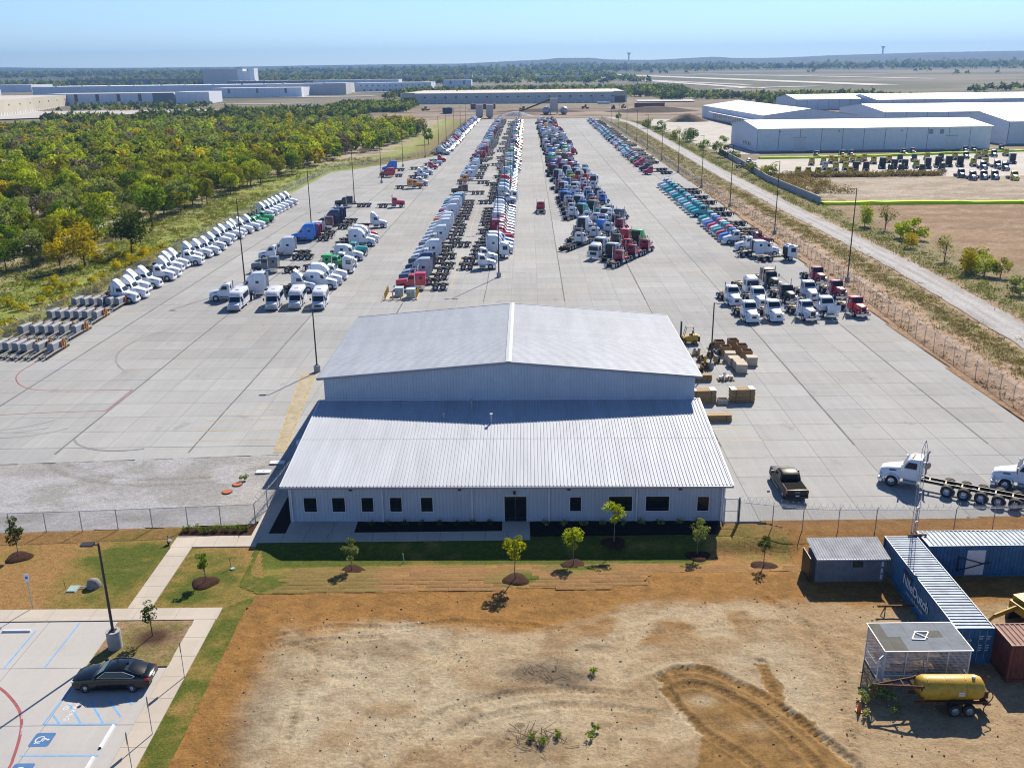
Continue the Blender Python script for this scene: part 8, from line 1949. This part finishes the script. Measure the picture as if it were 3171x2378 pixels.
# ---- far details: construction ground, batch plant, trailers
con = struct(grid_mesh('construction_ground', np.arange(-150, 240, 9.), np.arange(798, 1140, 9.), lambda X, Y:   .08 + 1.0 * np.clip(fbm(X / 60, Y / 26, 101) - .56, 0, 1) * 4 * (Y > 850) * (Y < 1050), lambda X, Y: lerp(lerp((.30, .215, .14), (.13, .085, .06), sstep(.42, .6, fbm(X / 70, Y / 16, 102))), np.broadcast_to((.37, .29, .21), (*X.shape, 3)), sstep(.55, .7, fbm(X / 50, Y / 20, 103)) * .7), 'meadow', lambda x, y: (x > -120 + (y - 800) * .05)))
bp = thing('batch_plant', 'pale concrete batching plant with two tanks at the far end of the yard', 'plant', (40, 866, 0))
mk('silo', MB().box(-3.5, 3.5, -3, 3, 3, 14), 'roof_tan', bp); mk('leg', MB().box(-3.3, -2.6, -2.8, -2.1, 0, 3).box(2.6, 3.3, -2.8, -2.1, 0, 3).box(2.6, 3.3, 2.1, 2.8, 0, 3).box(-3.3, -2.6, 2.1, 2.8, 0, 3), 'steel', bp)
for x in (-7, 9): mk('tank', MB().loft([[(x + q * math.cos(2 * math.pi * k / 14), -2 + zz, 3.6 + q * math.sin(2 * math.pi * k / 14)) for k in range(14)] for q, zz in ((1.2, -6), (3.2, -4), (3.6, 0), (2.8, 4), (1, 6))]), 'galv', bp, smooth=.8)
mk('conveyor', MB().cyl((-3, 0, 13), (-34, 6, 1.5), .7, 6), 'rust', bp)
for k, (x, y) in enumerate(((-24.5, 803), (-16, 806))):
    t = thing('storage_silo', 'tan square silo at the far left end of the yard, %s one' % ('left' if k == 0 else 'right'), 'silo', (x, y, 0)); mk('body', MB().box(-3, 3, -3, 3, 2, 11), 'roof_tan', t); mk('hopper', MB().loft([[(-3, -3, 2), (3, -3, 2), (3, 3, 2), (-3, 3, 2)], [(-1, -1, .2), (1, -1, .2), (1, 1, .2), (-1, 1, .2)]]), 'roof_tan', t)
def heap(label, x, y, r, h, mt):
    t = thing('aggregate_heap', label, 'heap', (x, y, 0)); q = random.Random(int(x * 7 + y))
    mk('pile', MB().loft([[(r * a * (1 + .15 * q.uniform(-1, 1)) * math.cos(2 * math.pi * k / 16), r * .6 * a * (1 + .15 * q.uniform(-1, 1)) * math.sin(2 * math.pi * k / 16), h * b) for k in range(16)] for a, b in ((1, 0), (.7, .35), (.4, .75), (.12, 1.))]), mt, t, smooth=.9)
heap('pale grey gravel heap beyond the far end of the yard', 6, 842, 15, 4.2, 'aggregate'); heap('brown soil heap left of the blue roofed hangar', 133, 720, 16, 6, 'soil_tan'); heap('long dark soil bank in front of the beige warehouse', 135, 905, 45, 5, 'soil_dark'); heap('low dark soil bank behind the gravel heap', 30, 930, 45, 3, 'soil_dark')
for k, (x, y, L, mt) in enumerate(((-40, 1010, 26, 'container_red'), (128, 985, 30, 'container_red'), (-62, 905, 9, 'tarp_blue'))):
    t = thing('site_trailer', ['dark red site trailer in front of the beige warehouse, left one', 'dark red site trailer in front of the beige warehouse, right one', 'dark blue bin beyond the far left corner of the yard'][k], 'trailer', (x, y, .2)); mk('body', MB().box(0, L, 0, 6, .8, 5.5), mt, t); mk('skid', MB().box(.5, L - .5, .5, 5.5, 0, .8), 'chassis', t)
for k, (x, y, L, hd) in enumerate(((133, 545, 26, .02), (120, 492, 16, .05), (100, 1095, 14, 0))):
    t = thing('semi_trailer', ['long white semi trailer backed to the docks of the blue roofed hangar', 'low white trailer parked left of the nearest hangar', 'white box trailer at a dock of the beige warehouse'][k], 'trailer', (x, y, .04), hd); mk('box', MB().box(0, L, 0, 2.6, 1.1, 6.2 if k == 0 else 4.0), 'white_paint', t); mk('bogie', MB().box(L - 4, L - 1, .2, 2.4, .1, 1.1), 'chassis', t); mk('landing_gear', MB().box(2, 2.4, .4, 2.2, 0, 1.1), 'steel', t)
for k, (x, y, c_) in enumerate(((78, 995, 'orange_steel'), (14, 960, 'dozer'), (-85, 985, 'dozer'), (-60, 965, 'yellow_steel'), (118, 1000, 'dozer'), (105, 975, 'chassis'), (46, 1020, 'orange_steel'))):
    t = thing('earth_mover', 'small far earth moving machine on the construction ground, %s from the left' % ordinal([5, 3, 1, 2, 7, 6, 4][k]), 'machine', (x, y, .1), .3 * k, 'earth movers on the construction ground')
    mk('body', MB().loft([ring(-3.5, 1., 3., 1.6, 1.4, .3), ring(1, 1., 2.6, 1.6, 1.4, .3), ring(3.5, 1., 2., 1.4, 1.2, .3)]), c_, t); mk('cab', MB().box(-.5, 1.5, -.9, .9, 2.5, 4.2), 'window_dark', t); mk('blade', MB().box(3.6, 4.2, -2, 2, .3, 2.2), c_, t)
    for a in (-2.4, 2.0):
        for s in (-1, 1): mk('wheel', MB().cyl((a, s * 1.2, .9), (a, s * 1.8, .9), .9, 10), 'rubber', t)
t = thing('water_tower', 'pedestal water tower on the skyline right of the flat topped hill', 'water tower', (1050, 8600, float(ter(1050, 8600)))); mk('stem', MB().cyl((0, 0, -5), (0, 0, 50), 6, 10), 'warehouse_grey', t); mk('bowl', MB().cyl((0, 0, 45), (0, 0, 62), 9, 14, 18), 'warehouse_grey', t)
t = thing('water_tower', 'pedestal water tower on the skyline at the far right', 'water tower', (3300, 8700, float(ter(3300, 8700)))); mk('stem', MB().cyl((0, 0, -5), (0, 0, 50), 6, 10), 'warehouse_grey', t); mk('bowl', MB().cyl((0, 0, 45), (0, 0, 62), 9, 14, 18), 'warehouse_grey', t)
t = thing('concrete_tank', 'small tan cylindrical tank at the left edge of the wood', 'tank', (-196, 372, 0)); mk('body', MB().cyl((0, 0, 0), (0, 0, 5.2), 2.1, 18), 'roof_tan', t, smooth=.8); mk('cap', MB().cyl((0, 0, 5.2), (0, 0, 5.6), 2.25, 18), 'roof_white', t)

# ---- haze: thin even air over the whole plain
hm = bpy.data.materials.new('haze_air'); hm.use_nodes = True; ht_ = hm.node_tree; ht_.nodes.clear()
pv = ht_.nodes.new('ShaderNodeVolumePrincipled'); pv.inputs['Color'].default_value = (.20, .38, .74, 1); pv.inputs['Density'].default_value = 1.15e-4; pv.inputs['Anisotropy'].default_value = .2
ho = ht_.nodes.new('ShaderNodeOutputMaterial'); ht_.links.new(pv.outputs[0], ho.inputs['Volume'])
MATS['haze_air'] = hm
hz_o = mk('haze', MB().box(-9800, 9800, -120, 12200, -70, 330), 'haze_air'); stuff(hz_o); hz_o['label'] = 'thin bluish haze over the whole plain'
